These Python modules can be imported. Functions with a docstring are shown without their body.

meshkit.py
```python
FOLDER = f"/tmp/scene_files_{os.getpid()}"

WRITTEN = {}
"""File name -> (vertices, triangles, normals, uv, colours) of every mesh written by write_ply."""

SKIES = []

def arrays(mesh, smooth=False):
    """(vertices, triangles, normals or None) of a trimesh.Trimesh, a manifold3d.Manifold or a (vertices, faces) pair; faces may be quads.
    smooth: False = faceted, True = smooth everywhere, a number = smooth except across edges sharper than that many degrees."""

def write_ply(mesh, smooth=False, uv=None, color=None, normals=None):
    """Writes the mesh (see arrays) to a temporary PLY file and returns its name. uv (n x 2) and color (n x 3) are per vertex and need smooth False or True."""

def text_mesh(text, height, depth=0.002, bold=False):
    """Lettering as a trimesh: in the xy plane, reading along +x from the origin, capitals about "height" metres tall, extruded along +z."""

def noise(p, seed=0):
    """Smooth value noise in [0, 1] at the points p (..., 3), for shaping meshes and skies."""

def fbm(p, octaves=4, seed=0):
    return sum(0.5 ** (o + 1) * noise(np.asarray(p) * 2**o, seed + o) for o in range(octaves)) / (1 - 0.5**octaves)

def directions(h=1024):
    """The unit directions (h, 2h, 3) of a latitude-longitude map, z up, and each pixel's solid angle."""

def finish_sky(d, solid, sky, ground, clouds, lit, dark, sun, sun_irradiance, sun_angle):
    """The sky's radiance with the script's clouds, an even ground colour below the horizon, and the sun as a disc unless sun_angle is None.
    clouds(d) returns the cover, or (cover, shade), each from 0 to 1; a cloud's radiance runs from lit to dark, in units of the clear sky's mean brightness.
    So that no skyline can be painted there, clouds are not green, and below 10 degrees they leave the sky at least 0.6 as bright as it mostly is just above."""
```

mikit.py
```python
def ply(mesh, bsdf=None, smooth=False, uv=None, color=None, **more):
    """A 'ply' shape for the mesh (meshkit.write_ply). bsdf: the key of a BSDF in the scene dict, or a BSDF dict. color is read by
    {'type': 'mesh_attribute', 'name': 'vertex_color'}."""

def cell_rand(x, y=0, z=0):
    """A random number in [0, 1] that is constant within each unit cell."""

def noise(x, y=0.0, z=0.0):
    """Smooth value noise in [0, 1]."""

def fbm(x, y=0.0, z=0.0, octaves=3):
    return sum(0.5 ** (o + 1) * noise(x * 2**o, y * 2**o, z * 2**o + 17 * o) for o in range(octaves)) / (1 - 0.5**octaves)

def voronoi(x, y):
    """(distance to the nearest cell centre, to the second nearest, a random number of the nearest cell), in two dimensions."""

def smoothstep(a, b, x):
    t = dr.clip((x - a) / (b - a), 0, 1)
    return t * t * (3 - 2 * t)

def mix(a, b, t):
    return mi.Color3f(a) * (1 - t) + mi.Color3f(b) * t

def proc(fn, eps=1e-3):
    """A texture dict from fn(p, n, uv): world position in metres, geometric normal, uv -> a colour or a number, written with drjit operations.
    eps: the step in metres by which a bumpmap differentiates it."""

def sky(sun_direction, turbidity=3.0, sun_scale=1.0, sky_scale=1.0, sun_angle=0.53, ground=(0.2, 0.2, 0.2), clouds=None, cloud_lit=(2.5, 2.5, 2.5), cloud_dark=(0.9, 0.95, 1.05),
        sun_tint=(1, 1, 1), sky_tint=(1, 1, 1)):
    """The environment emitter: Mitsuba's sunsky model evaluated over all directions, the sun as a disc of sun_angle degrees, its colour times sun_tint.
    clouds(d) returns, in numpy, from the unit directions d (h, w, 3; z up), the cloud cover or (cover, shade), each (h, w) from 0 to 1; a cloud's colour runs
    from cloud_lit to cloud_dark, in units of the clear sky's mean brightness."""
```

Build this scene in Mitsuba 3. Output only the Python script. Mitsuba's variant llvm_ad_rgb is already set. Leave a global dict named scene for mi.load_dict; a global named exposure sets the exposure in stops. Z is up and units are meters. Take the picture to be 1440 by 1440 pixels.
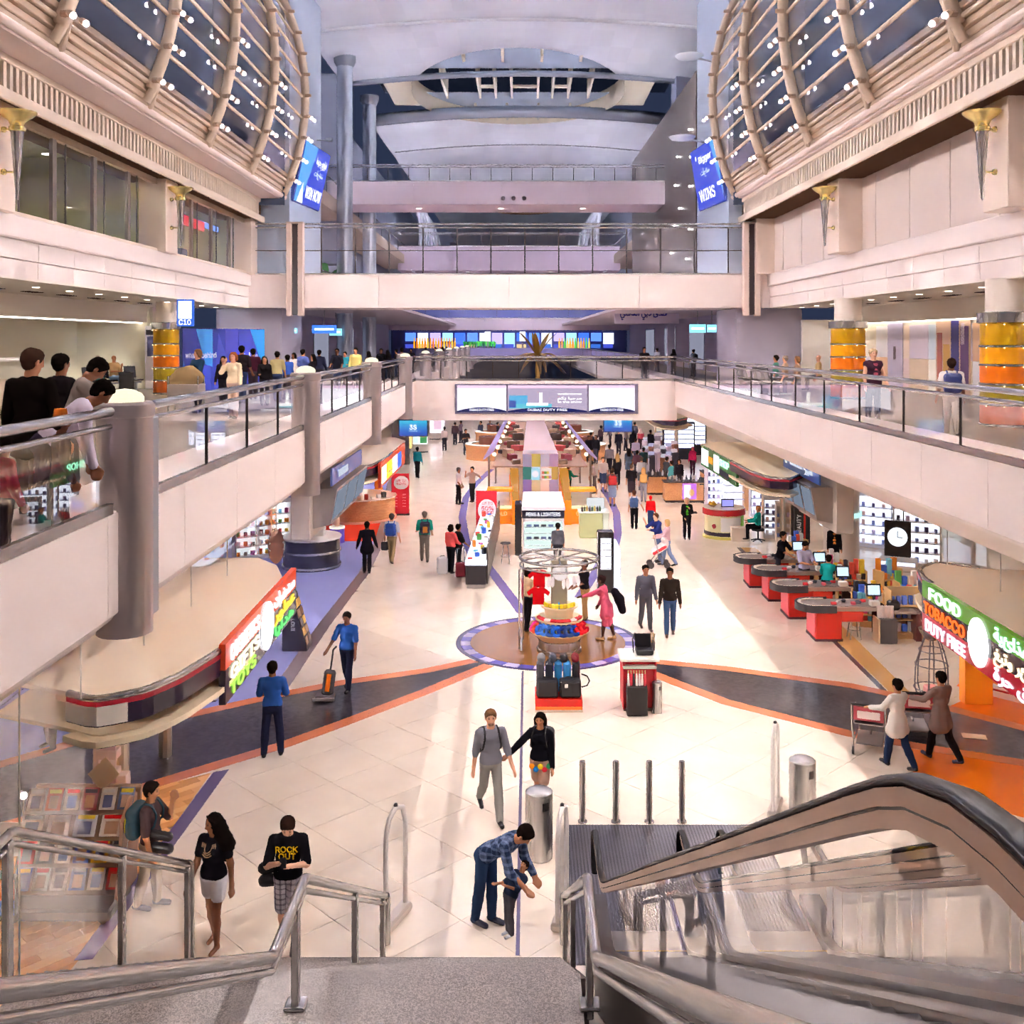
import math, random, glob
import numpy as np, trimesh, mitsuba as mi, drjit as dr
import mikit, meshkit
from mikit import noise, fbm, mix, smoothstep, cell_rand
from shapely.geometry import Polygon, LineString, Point, box as sbox, MultiPolygon
from shapely import affinity
from shapely.ops import unary_union
T = mi.ScalarTransform4f
scene, labels = {}, {}
EYE, FPX, CX, CY = 7.75, 1430.0, 738.0, 478.0
KEY = 1 / 16                      # all lights are this much weaker and the exposure makes up for it
exposure = 4.55
scene['camera'] = {'type': 'perspective', 'fov': 2 * math.degrees(math.atan(720 / FPX)), 'fov_axis': 'x',
                   'to_world': T().look_at(origin=[0, 0, EYE], target=[0, 1, EYE], up=[0, 0, 1]),
                   'principal_point_offset_x': (720 - CX) / 1440, 'principal_point_offset_y': (720 - CY) / 1440,
                   'near_clip': 0.05, 'far_clip': 500.0}
# night outside the glass
scene['night'] = {'type': 'constant', 'radiance': {'type': 'rgb', 'value': [0.001, 0.0014, 0.003]}}
HS = 0.0155                       # the hall runs this much to the left of the camera's axis


def lamp(name, pos, aim, power, color=(1, 1, 1), cut=60, beam=35):
    scene['light_' + name] = {'type': 'spot', 'to_world': T().look_at(origin=list(map(float, pos)), target=list(map(float, aim)), up=[0.31, 0.95, 0.05]),
                              'intensity': {'type': 'rgb', 'value': [power * KEY * c for c in color]}, 'cutoff_angle': cut, 'beam_width': beam}


WARM, COOL, PINK = (1.0, 0.86, 0.68), (0.8, 0.88, 1.0), (1.0, 0.84, 0.8)
# spotlights on the glazing ribs, downlights in the soffits, uplights to the vault, added lamps under the bridges: (fixtures are built further down)
RIBS = [5.0, 10.2, 15.5, 20.8, 26.1, 31.4, 36.7, 42.2]
RC, RR, RZ = 17.9, 9.35, 17.8     # the glazing's section: centre, radius, height of the centre
for s in (-1, 1):
    for i, v in enumerate(RIBS):
        z = 16.1
        u = s * (RC - math.sqrt(RR ** 2 - (z - RZ) ** 2) - 0.5)
        lamp(f'rib_{i}_{"lr"[s > 0]}', (u - HS * v, v, z - .12), (-s * 4.0 - HS * v, v + .6, 3.2), 94, (1, 0.88, 0.86), 80, 60)
for i in range(3):
    for s in (-1, 1):
        v = (48.4, 67.0, 86.0)[i]
        lamp(f'vault_{i}_{"lr"[s > 0]}', (s * 8.55 - HS * v, v, 17.45), (s * 1.0, v + 3.5, 26), 430, (0.86, 0.88, 1.0), 85, 60)
for i in range(6):
    v = 8 + 13 * i
    lamp(f'shop_left_{i}', (-7.0 - HS * v, v, 4.15), (-5.6 - HS * v, v, 0), 72, (1, 0.9, 0.82), 82, 62)
    lamp(f'shop_right_{i}', (9.3 - HS * v, v, 4.15), (8.2 - HS * v, v, 0), 56, (1, 0.92, 0.85), 82, 62)
for i in range(3):
    v = 15 + 12 * i
    lamp(f'gallery_left_{i}', (-13.4 - HS * v, v, 9.05), (-13.8 - HS * v, v, 6), 14, WARM, 82, 55)
    lamp(f'gallery_right_{i}', (12.2 - HS * v, v, 9.05), (13.2 - HS * v, v, 6), 16, (1, .9, .8), 82, 55)
for i in range(3):  # lamps added under the bridges to brighten the far galleries and floors
    lamp(f'added_under_top_bridge_{i}', (-5.5 + 5 * i - HS * 62, 62, 15.6), (-5.5 + 5 * i - HS * 62, 63, 6), 260, (.98, .88, .95), 84, 65)
    if i < 2:
        lamp(f'added_under_bridge_{i}', (-2.2 + 5 * i - HS * 46.8, 46.8, 4.15), (-2.2 + 5 * i - HS * 46.8, 47.5, 0), 34, (1, .88, .8), 84, 65)
        lamp(f'added_under_distant_bridge_{i}', (-4 + 8 * i - HS * 98, 98, 14.1), (-4 + 8 * i - HS * 98, 97, 6), 240, (.92, .86, 1), 84, 65)


# ---------------------------------------------------------------- helpers
def lin(c):
    if isinstance(c, str):
        c = [int(c[i:i + 2], 16) / 255 for i in (0, 2, 4)]
        return np.array([x / 12.92 if x <= .04045 else ((x + .055) / 1.055) ** 2.4 for x in c])
    return np.asarray(c, float)


VC = {'type': 'mesh_attribute', 'name': 'vertex_color'}


def bs(name, d):
    scene['mat_' + name] = d


def two(d):
    return {'type': 'twosided', 'bsdf': d}


bs('matte', two({'type': 'diffuse', 'reflectance': VC}))
bs('satin', two({'type': 'principled', 'base_color': VC, 'roughness': 0.42, 'specular': 0.5}))
bs('gloss', two({'type': 'principled', 'base_color': VC, 'roughness': 0.13, 'specular': 0.5}))
bs('rubber', two({'type': 'principled', 'base_color': VC, 'roughness': 0.3, 'specular': 0.12}))
bs('metal', two({'type': 'principled', 'base_color': VC, 'roughness': 0.34, 'metallic': 0.85}))
bs('chrome', two({'type': 'roughconductor', 'alpha': 0.07, 'eta': {'type': 'rgb', 'value': [2.2, 2.1, 2.0]}, 'k': {'type': 'rgb', 'value': [3.2, 3.1, 3.0]}}))
bs('brushed', two({'type': 'roughconductor', 'alpha': 0.22, 'eta': {'type': 'rgb', 'value': [2.2, 2.1, 2.0]}, 'k': {'type': 'rgb', 'value': [3.3, 3.2, 3.1]}}))
bs('gold', two({'type': 'roughconductor', 'alpha': 0.15, 'material': 'Au'}))
bs('glass', {'type': 'thindielectric', 'int_ior': 1.55})
bs('mirrorglass', {'type': 'thindielectric', 'int_ior': 2.1})


def wood_fn(p, n, uv):
    g = fbm(p.x * 3 + p.y * 3, (p.x - p.y) * 22, p.z * 20)
    return mix((.42, .17, .06), (.62, .30, .13), g)


bs('cherry', two({'type': 'principled', 'base_color': mikit.proc(wood_fn), 'roughness': .35}))


def granite_fn(p, n, uv):
    g = noise(p.x * 190, p.y * 190, p.z * 190) * .6 + noise(p.x * 80, p.y * 80, p.z * 80) * .4
    return mix((.09, .075, .07), (.27, .235, .22), smoothstep(.2, .85, g))


bs('granite', two({'type': 'principled', 'base_color': mikit.proc(granite_fn), 'roughness': .4}))


def tile_fn(p, n, uv):
    r = fbm(p.x * 1.7, p.y * 1.7, 0.0, 4)
    return mix((.70, .60, .50), (.79, .70, .60), r)


bs('floor_tile', two({'type': 'principled', 'base_color': mikit.proc(tile_fn), 'roughness': .16, 'specular': .55}))


def dark_fn(p, n, uv):
    r = fbm(p.x * 14, p.y * 14, 0.0, 4)
    return mix((.012, .011, .016), (.042, .036, .044), r)


bs('dark_granite', two({'type': 'principled', 'base_color': mikit.proc(dark_fn), 'roughness': .12, 'specular': .5}))


def vault_fn(p, n, uv):
    a = noise(p.x * .9, p.y * .05) * .5 + cell_rand(dr.floor(p.x / 1.2), dr.floor(p.y / 3.0)) * .25
    return mix((.62, .63, .69), (.80, .80, .86), a)


bs('vault', two({'type': 'principled', 'base_color': mikit.proc(vault_fn), 'roughness': .4, 'metallic': .2}))
bs('glow', {'type': 'diffuse', 'reflectance': {'type': 'rgb', 'value': [.05, .05, .05]}})

COUNT = {}


def num(name):
    k = COUNT.get(name, 0)
    COUNT[name] = k + 1
    return name if k == 0 else f'{name}_{k:03d}'


def arr(m):
    if isinstance(m, tuple):
        return m
    if hasattr(m, 'to_mesh'):
        q = m.to_mesh()
        return np.array(q.vert_properties[:, :3], float), np.array(q.tri_verts)
    return np.array(m.vertices, float), np.array(m.faces)


def cat(ms):
    vs, fs, o = [], [], 0
    for m in ms:
        v, f = arr(m)
        vs.append(v); fs.append(f + o); o += len(v)
    return np.vstack(vs), np.vstack(fs)


def shape(mesh, color='cccccc', fin='matte', smooth=False, glow=None, **more):
    m = arr(mesh)
    if smooth is not False and smooth is not True:
        v, f, _ = meshkit.arrays(m, smooth)
        m, smooth = (v, f), True
    col = None
    if fin in ('matte', 'satin', 'gloss', 'metal', 'rubber'):
        c = lin(color)
        col = np.tile(c, (len(m[0]), 1)) if c.ndim == 1 else c
    if glow is not None:
        more['emitter'] = {'type': 'area', 'radiance': {'type': 'rgb', 'value': (lin(color) * glow * .72 * KEY).tolist()}, 'sampling_weight': more.pop('weight', 0.0)}
        fin, col = 'glow', None
    return mikit.ply(m, 'mat_' + fin, smooth=smooth, color=col, **more)


def put(key, d, label=None, kind=None):
    scene[key] = d
    e = {}
    if label: e['label'] = label
    if kind: e['kind'] = kind
    if e: labels[key] = e
    return key


def thing(name, label, cat_, group=None):
    k = num(name)
    labels[k] = {'label': label, 'category': cat_}
    if group: labels[k]['group'] = group
    return k


def part(par, name, mesh, color='cccccc', fin='matte', smooth=False, label=None, kind=None, glow=None, **more):
    return put(num(par + '__' + name), shape(mesh, color, fin, smooth, glow, **more), label, kind)


def solo(name, label, cat_, mesh, color='cccccc', fin='matte', smooth=False, group=None, glow=None, **more):
    k = thing(name, label, cat_, group)
    scene[k] = shape(mesh, color, fin, smooth, glow, **more)
    return k


def struct(name, mesh, color='cccccc', fin='matte', smooth=False, label=None, **more):
    k = num(name)
    scene[k] = shape(mesh, color, fin, smooth, **more)
    labels[k] = {'kind': 'structure', 'label': label or name.replace('_', ' ')}
    return k


def holder(name, label, kind='structure'):
    k = num(name)
    labels[k] = {'kind': kind, 'label': label}
    return k


def bb(x0, x1, y0, y1, z0, z1, b=0.0):
    x0, x1 = min(x0, x1), max(x0, x1); y0, y1 = min(y0, y1), max(y0, y1); z0, z1 = min(z0, z1), max(z0, z1)
    if b <= 0:
        v = np.array([[x, y, z] for x in (x0, x1) for y in (y0, y1) for z in (z0, z1)], float)
        f = np.array([[0, 1, 3], [0, 3, 2], [4, 6, 7], [4, 7, 5], [0, 4, 5], [0, 5, 1], [2, 3, 7], [2, 7, 6], [0, 2, 6], [0, 6, 4], [1, 5, 7], [1, 7, 3]])
        return v, f
    b = min(b, (x1 - x0) * .45, (y1 - y0) * .45, (z1 - z0) * .45)
    c = [(x0 + x1) / 2, (y0 + y1) / 2, (z0 + z1) / 2]; h = [(x1 - x0) / 2, (y1 - y0) / 2, (z1 - z0) / 2]
    pts = [[c[i] + s[i] * (h[i] - (b if i != k else 0)) for i in range(3)] for k in range(3) for s in np.ndindex(2, 2, 2) for s in [np.array(s) * 2 - 1]]
    m = trimesh.convex.convex_hull(np.array(pts))
    return np.array(m.vertices), np.array(m.faces)


def mv(m, x=0, y=0, z=0, deg=0, s=1):
    v, f = arr(m)
    v = v * s
    if deg:
        a = math.radians(deg); c, q = math.cos(a), math.sin(a)
        v = np.stack([v[:, 0] * c - v[:, 1] * q, v[:, 0] * q + v[:, 1] * c, v[:, 2]], 1)
    return v + np.array([x, y, z]), f


def rot(m, axis, deg, o=(0, 0, 0)):
    v, f = arr(m)
    R = trimesh.transformations.rotation_matrix(math.radians(deg), axis)[:3, :3]
    return (v - np.array(o)) @ R.T + np.array(o), f


def hall(m):
    v, f = arr(m)
    v = v.copy(); v[:, 0] -= HS * v[:, 1]
    return v, f


def basis(d):
    d = np.asarray(d, float); d = d / np.linalg.norm(d)
    a = np.cross(d, [0, 0, 1] if abs(d[2]) < .95 else [1, 0, 0]); a /= np.linalg.norm(a)
    return d, a, np.cross(a, d)


def tube(pts, r, n=8, closed=False, flat=1.0):
    p = np.asarray(pts, float); k = len(p)
    r = np.broadcast_to(np.asarray(r, float), (k,))
    t = np.roll(p, -1, 0) - np.roll(p, 1, 0) if closed else np.gradient(p, axis=0)
    t /= np.linalg.norm(t, axis=1, keepdims=True)
    a = basis(t[0])[1]; rings = []
    ang = np.arange(n) * 2 * math.pi / n
    for i in range(k):
        a = a - t[i] * (a @ t[i]); a /= np.linalg.norm(a)
        b = np.cross(t[i], a)
        rings.append(p[i] + r[i] * (np.cos(ang)[:, None] * a + flat * np.sin(ang)[:, None] * b))
    v = np.vstack(rings); f = []
    for i in range(k if closed else k - 1):
        j = (i + 1) % k
        for q in range(n):
            q2 = (q + 1) % n
            f += [[i * n + q, i * n + q2, j * n + q2], [i * n + q, j * n + q2, j * n + q]]
    if not closed:
        v = np.vstack([v, p[:1], p[-1:]])
        for q in range(n):
            q2 = (q + 1) % n
            f += [[k * n, q2, q], [k * n + 1, (k - 1) * n + q, (k - 1) * n + q2]]
    return v, np.array(f)


def cyl(p0, p1, r, n=16, r1=None):
    return tube([p0, p1], [r, r if r1 is None else r1], n)


def lathe(prof, n=24, x=0, y=0, z=0, a0=0, a1=360):
    pr = np.asarray(prof, float); full = a1 - a0 >= 359.9
    m = n if full else n + 1
    ang = np.radians(a0 + (a1 - a0) * np.arange(m) / n)
    v = np.stack([np.outer(np.cos(ang), pr[:, 0]), np.outer(np.sin(ang), pr[:, 0]), np.tile(pr[:, 1], (m, 1))], -1).reshape(-1, 3)
    k = len(pr); f = []
    for i in range(n):
        j = (i + 1) % m
        for q in range(k - 1):
            f += [[i * k + q, j * k + q, j * k + q + 1], [i * k + q, j * k + q + 1, i * k + q + 1]]
    return v + np.array([x, y, z]), np.array(f)


def polys(g):
    if g.is_empty: return []
    return [p for p in getattr(g, 'geoms', [g]) if p.geom_type == 'Polygon' and p.area > 1e-6]


def prism(poly, z0, z1):
    if not hasattr(poly, 'geom_type'): poly = Polygon(poly)
    if not poly.is_valid: poly = poly.buffer(0)
    ms = []
    for p in polys(poly):
        m = trimesh.creation.extrude_polygon(p, z1 - z0, engine='earcut')
        ms.append((np.array(m.vertices) + [0, 0, z0], np.array(m.faces)))
    return cat(ms)


def frame(m, o, ex, ey, ez=None):
    """the mesh's x, y, z axes laid along ex, ey, ez from o"""
    ex, ey = np.asarray(ex, float), np.asarray(ey, float)
    ez = np.cross(ex, ey) if ez is None else np.asarray(ez, float)
    v, f = arr(m)
    if np.dot(np.cross(ex, ey), ez) < 0: f = f[:, ::-1]
    return np.asarray(o, float) + v[:, :1] * ex + v[:, 1:2] * ey + v[:, 2:3] * ez, f


def quad(a, b, c, d):
    return np.array([a, b, c, d], float), np.array([[0, 1, 2], [0, 2, 3]])


def sheet(poly, z):
    """flat polygon as triangles facing up"""
    ms = []
    for p in polys(poly):
        v, f = trimesh.creation.triangulate_polygon(p, engine='earcut')
        v = np.column_stack([v, np.full(len(v), z)])
        n = np.cross(v[f[:, 1]] - v[f[:, 0]], v[f[:, 2]] - v[f[:, 0]])[:, 2]
        f = np.where((n < 0)[:, None], f[:, ::-1], f)
        ms.append((v, f))
    return cat(ms)


def sweep(profile, path, closed_profile=True):
    """profile [(a, b)] in the (side, up) plane carried along a level path"""
    p = np.asarray(path, float); pr = np.asarray(profile, float); k, n = len(p), len(pr)
    t = np.gradient(p, axis=0); t /= np.linalg.norm(t, axis=1, keepdims=True)
    side = np.cross(t, [0, 0, 1]); side /= np.linalg.norm(side, axis=1, keepdims=True)
    up = np.cross(side, t)
    v = (p[:, None] + pr[None, :, :1] * side[:, None] + pr[None, :, 1:2] * up[:, None]).reshape(-1, 3)
    f = []
    for i in range(k - 1):
        for q in range(n if closed_profile else n - 1):
            q2 = (q + 1) % n
            f += [[i * n + q, (i + 1) * n + q, (i + 1) * n + q2], [i * n + q, (i + 1) * n + q2, i * n + q2]]
    if closed_profile:
        _, tf = trimesh.creation.triangulate_polygon(Polygon(pr), engine='earcut')
        tv = trimesh.creation.triangulate_polygon(Polygon(pr), engine='earcut')[0]
        o = len(v)
        e0 = p[0] + tv[:, :1] * side[0] + tv[:, 1:2] * up[0]; e1 = p[-1] + tv[:, :1] * side[-1] + tv[:, 1:2] * up[-1]
        v = np.vstack([v, e0, e1])
        f = np.vstack([f, tf + o, tf[:, ::-1] + o + len(e0)])
    return v, np.array(f)


# points of the place that the photograph shows at pixel (x, y)
def gp(x, y, z=0.0):
    d = FPX * (EYE - z) / (y - CY)
    return np.array([(x - CX) / FPX * d, d, z])


def dp(x, y, d):
    return np.array([(x - CX) / FPX * d, d, EYE - (y - CY) / FPX * d])


def text(s, h, depth=.01, bold=True):
    return arr(meshkit.text_mesh(s, h, depth, bold))


ARAB = {}


def arabic(s, h, depth=.01):
    """lettering given in presentation forms, written right to left"""
    from PIL import Image, ImageDraw, ImageFont
    font = ImageFont.truetype(glob.glob('/opt/blender-*/*/datafiles/fonts/NotoSansArabic*')[0], 96)
    t = s[::-1]
    x0, y0, x1, y1 = font.getbbox(t, anchor='ls', stroke_width=2)
    im = Image.new('L', (x1 - x0 + 8, y1 - y0 + 8))
    ImageDraw.Draw(im).text((4 - x0, 4 - y0), t, 255, font, anchor='ls', stroke_width=2)
    on = np.pad(np.asarray(im) > 127, ((0, 0), (1, 1))).astype(np.int8)
    rows, st = np.nonzero(np.diff(on, axis=1) == 1)
    en = np.nonzero(np.diff(on, axis=1) == -1)[1]
    g = unary_union([sbox(a, -r - 1, b, -r) for a, b, r in zip(st, en, rows)]).buffer(.6).buffer(-.6).simplify(.8)
    q = h / 70.0
    g = affinity.affine_transform(g, [q, 0, 0, q, -4 * q, (4 - y0) * q])
    return cat([arr(trimesh.creation.extrude_polygon(p, depth, engine='earcut')) for p in polys(g)])


AR_ISO = 'ابةتثجحخدذرزسشصضطظعغفقكلمنهوىي'
AR_DUAL = set('بتثجحخسشصضطظعغفقكلمنهي')
_FORM = {'ا': 0xFE8D, 'ب': 0xFE8F, 'ة': 0xFE93, 'ت': 0xFE95, 'ث': 0xFE99, 'ج': 0xFE9D, 'ح': 0xFEA1, 'خ': 0xFEA5, 'د': 0xFEA9, 'ذ': 0xFEAB, 'ر': 0xFEAD, 'ز': 0xFEAF, 'س': 0xFEB1, 'ش': 0xFEB5, 'ص': 0xFEB9, 'ض': 0xFEBD, 'ط': 0xFEC1, 'ظ': 0xFEC5, 'ع': 0xFEC9, 'غ': 0xFECD, 'ف': 0xFED1, 'ق': 0xFED5, 'ك': 0xFED9, 'ل': 0xFEDD, 'م': 0xFEE1, 'ن': 0xFEE5, 'ه': 0xFEE9, 'و': 0xFEED, 'ى': 0xFEEF, 'ي': 0xFEF1, 'أ': 0xFE83}


def forms(s):
    out = ''
    for i, c in enumerate(s):
        if c not in _FORM:
            out += c; continue
        pj = i > 0 and s[i - 1] in AR_DUAL
        nj = c in AR_DUAL and i + 1 < len(s) and s[i + 1] in _FORM
        out += chr(_FORM[c] + (3 if pj and nj else 2 if nj else 1 if pj else 0))
    return out


def ar(s, h, depth=.01):
    try:
        return arabic(forms(s), h, depth)
    except Exception:
        return text('-' * len(s), h, depth)


def onto(m, o, right, up, width=None, centre=False):
    """lettering laid on a plane from point o, reading along right"""
    v, f = arr(m)
    v = v - [v[:, 0].min(), 0, 0]
    if width: v = v * [width / max(np.ptp(v[:, 0]), 1e-6), 1, 1]
    if centre: v = v - [np.ptp(v[:, 0]) / 2, 0, 0]
    right, up = np.asarray(right, float), np.asarray(up, float)
    right = right / np.linalg.norm(right); up = up / np.linalg.norm(up)
    return frame((v, f), o, right, up, np.cross(right, up))


def smooth_path(pts, n=60, rad=1.2):
    p = np.asarray(pts, float)
    L = np.r_[0, np.cumsum(np.linalg.norm(np.diff(p, axis=0), axis=1))]
    t = np.linspace(0, L[-1], 240)
    q = np.stack([np.interp(t, L, p[:, i]) for i in range(p.shape[1])], 1)
    w = max(3, int(rad / (L[-1] / 240))) | 1
    pad = np.vstack([np.repeat(q[:1], w, 0), q, np.repeat(q[-1:], w, 0)])
    ker = np.hanning(w + 2)[1:-1]; ker /= ker.sum()
    s = np.stack([np.convolve(pad[:, i], ker, 'same') for i in range(p.shape[1])], 1)[w:-w]
    s[0], s[-1] = q[0], q[-1]
    return s[np.linspace(0, len(s) - 1, n).astype(int)]


RND = random.Random(7)
# ================================================================ the setting
PLASTER, FASCIA, CREAM = 'e2d6cf', 'e6dad6', 'd9c9b8'
LE, RE = -4.1, 7.2                # the galleries' edges
ZG, ZU, ZT = 5.82, 9.1, 10.5       # gallery floor, underside and top of the storey above

# ---- ground floor: inlays first, tiles around them
def band(up, low, w=.16):
    a, b = [gp(*p)[:2] for p in up], [gp(*p)[:2] for p in low]
    poly = Polygon(a + b[::-1]).buffer(0)
    edge = unary_union([LineString(a).buffer(w), LineString(b).buffer(w)])
    return poly, edge
circ_c = np.array([.59, 26.15])
disc = Point(*circ_c).buffer(2.36, 48)
lb, lbe = band([(690, 924), (600, 943), (480, 960), (393, 977), (143, 1033), (0, 1075), (-160, 1130)], [(700, 930), (600, 972), (480, 1018), (400, 1047), (167, 1118), (0, 1163), (-160, 1225)])
rb, rbe = band([(905, 929), (1020, 940), (1195, 964), (1247, 975), (1338, 997), (1440, 1024), (1560, 1060)], [(890, 936), (950, 960), (1020, 987), (1195, 1032), (1300, 1051), (1440, 1073), (1560, 1100)])
bands = unary_union([lb, rb]).difference(disc)
edges = unary_union([lbe, rbe]).difference(disc.buffer(.05))
def line(pts, w, flat=True): return LineString([gp(*p)[:2] for p in pts]).buffer(w, cap_style=2 if flat else 1)
carpet_edge = [(553, 660), (545, 700), (540, 738), (528, 775), (511, 807), (455, 880), (400, 960), (385, 981)]
ce = [tuple(gp(*p)[:2]) for p in carpet_edge]
carpet = Polygon([(-13.5, 62), (ce[0][0], 62)] + ce + [tuple(gp(*p)[:2]) for p in [(143, 1031), (0, 1073), (-160, 1128)]] + [(-13.5, 17)]).buffer(0)
red = Polygon([tuple(gp(*p)[:2]) for p in [(455, 690), (548, 690), (543, 735), (536, 758), (520, 762), (485, 761), (440, 755), (430, 700)]])
trim_l = line(carpet_edge, .17)
tan = Polygon([tuple(gp(*p)[:2]) for p in [(1042, 770), (1062, 770), (1195, 890), (1282, 976), (1252, 974), (1164, 889)]])
trim_r = Polygon([tuple(gp(*p)[:2]) for p in [(1036, 770), (1042, 770), (1164, 889), (1250, 974), (1240, 972), (1156, 888)]])
orange = unary_union([Polygon([tuple(gp(*p)[:2]) for p in q]) for q in ([(1336, 993), (1381, 973), (1440, 987), (1520, 1003), (1520, 1045), (1440, 1021)], [(1277, 1052), (1440, 1078), (1540, 1095), (1540, 1180), (1440, 1150), (1290, 1110)], [(1345, 965), (1375, 935), (1400, 930), (1440, 962), (1440, 975)])])
swoop = unary_union([line(p, .16) for p in ([(691, 660), (668, 682), (655, 700), (650, 727), (655, 760), (664, 782)], [(845, 685), (858, 702), (867, 722), (869, 749), (864, 772), (856, 790)], [(672, 778), (700, 815), (735, 862)], [(850, 780), (838, 804), (815, 840)])]).difference(disc)
wood = Polygon([tuple(gp(*p)[:2]) for p in [(0, 1165), (167, 1120), (297, 1087), (112, 1348), (40, 1440)]] + [(-7.2, 11.6), (-10.0, 13.0), (-10, 15.9)]).buffer(0)
diag = Polygon([tuple(gp(*p)[:2]) for p in [(300, 1086), (322, 1082), (130, 1349), (104, 1351)]]).buffer(0)
joint = LineString([(-.09, 12.8), (-.05, 23.8)]).buffer(.025, cap_style=2)
comb_pit = sbox(.62, 12.6, 3.75, 16.25)
inlay = unary_union([disc, bands, edges, carpet, red, trim_l, tan, trim_r, orange, swoop, wood, diag, joint, comb_pit])
floor = holder('floor', 'cream polished stone floor of the concourse with dark, orange and purple inlays')
put(floor, shape(sheet(sbox(-18, -2, 20, 160), -.03), '8a7a6a', 'satin'))
labels[floor] = {'kind': 'structure', 'label': 'cream polished stone floor of the concourse with dark, orange and purple inlays'}
tiles, S = [], 1.2
q2 = math.sqrt(.5)
area = sbox(-13.5, 11.5, 15.5, 118)
for i in range(-10, 110):
    for j in range(-110, 40):
        x, y = (i + j) * S * q2, (i - j) * S * q2
        if not (-14 < x < 16 and 11 < y < 118) or abs(x) > .60 * y + 1.5: continue
        p = Polygon([(x, y - S * q2 + .006), (x + S * q2 - .006, y), (x, y + S * q2 - .006), (x - S * q2 + .006, y)]).intersection(area)
        if p.intersects(inlay): p = p.difference(inlay)
        if p.area > .02: tiles.append((y, p))
tiles.sort(key=lambda t: t[0])
for y, p in tiles[:295]: part(floor, 'tile', prism(p, -.02, 0), fin='floor_tile')
part(floor, 'far_tiles', cat([prism(p, -.02, 0) for y, p in tiles[295:]]), fin='floor_tile', kind='stuff')
part(floor, 'dark_band', prism(bands, -.02, .001), fin='dark_granite', label='polished dark granite band sweeping across the floor')
part(floor, 'orange_edging', prism(edges, -.02, .005), 'c9764f', 'gloss', label='orange stone edging of the dark bands')
part(floor, 'carpet', prism(carpet.difference(unary_union([trim_l, red, bands, edges])), -.02, .004), '9aa0d8', 'matte', label='pale blue carpet before the shops')
part(floor, 'carpet', prism(red.difference(trim_l), -.02, .005), 'd8331f', 'satin', label='red floor round the curved sales counter')
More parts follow.
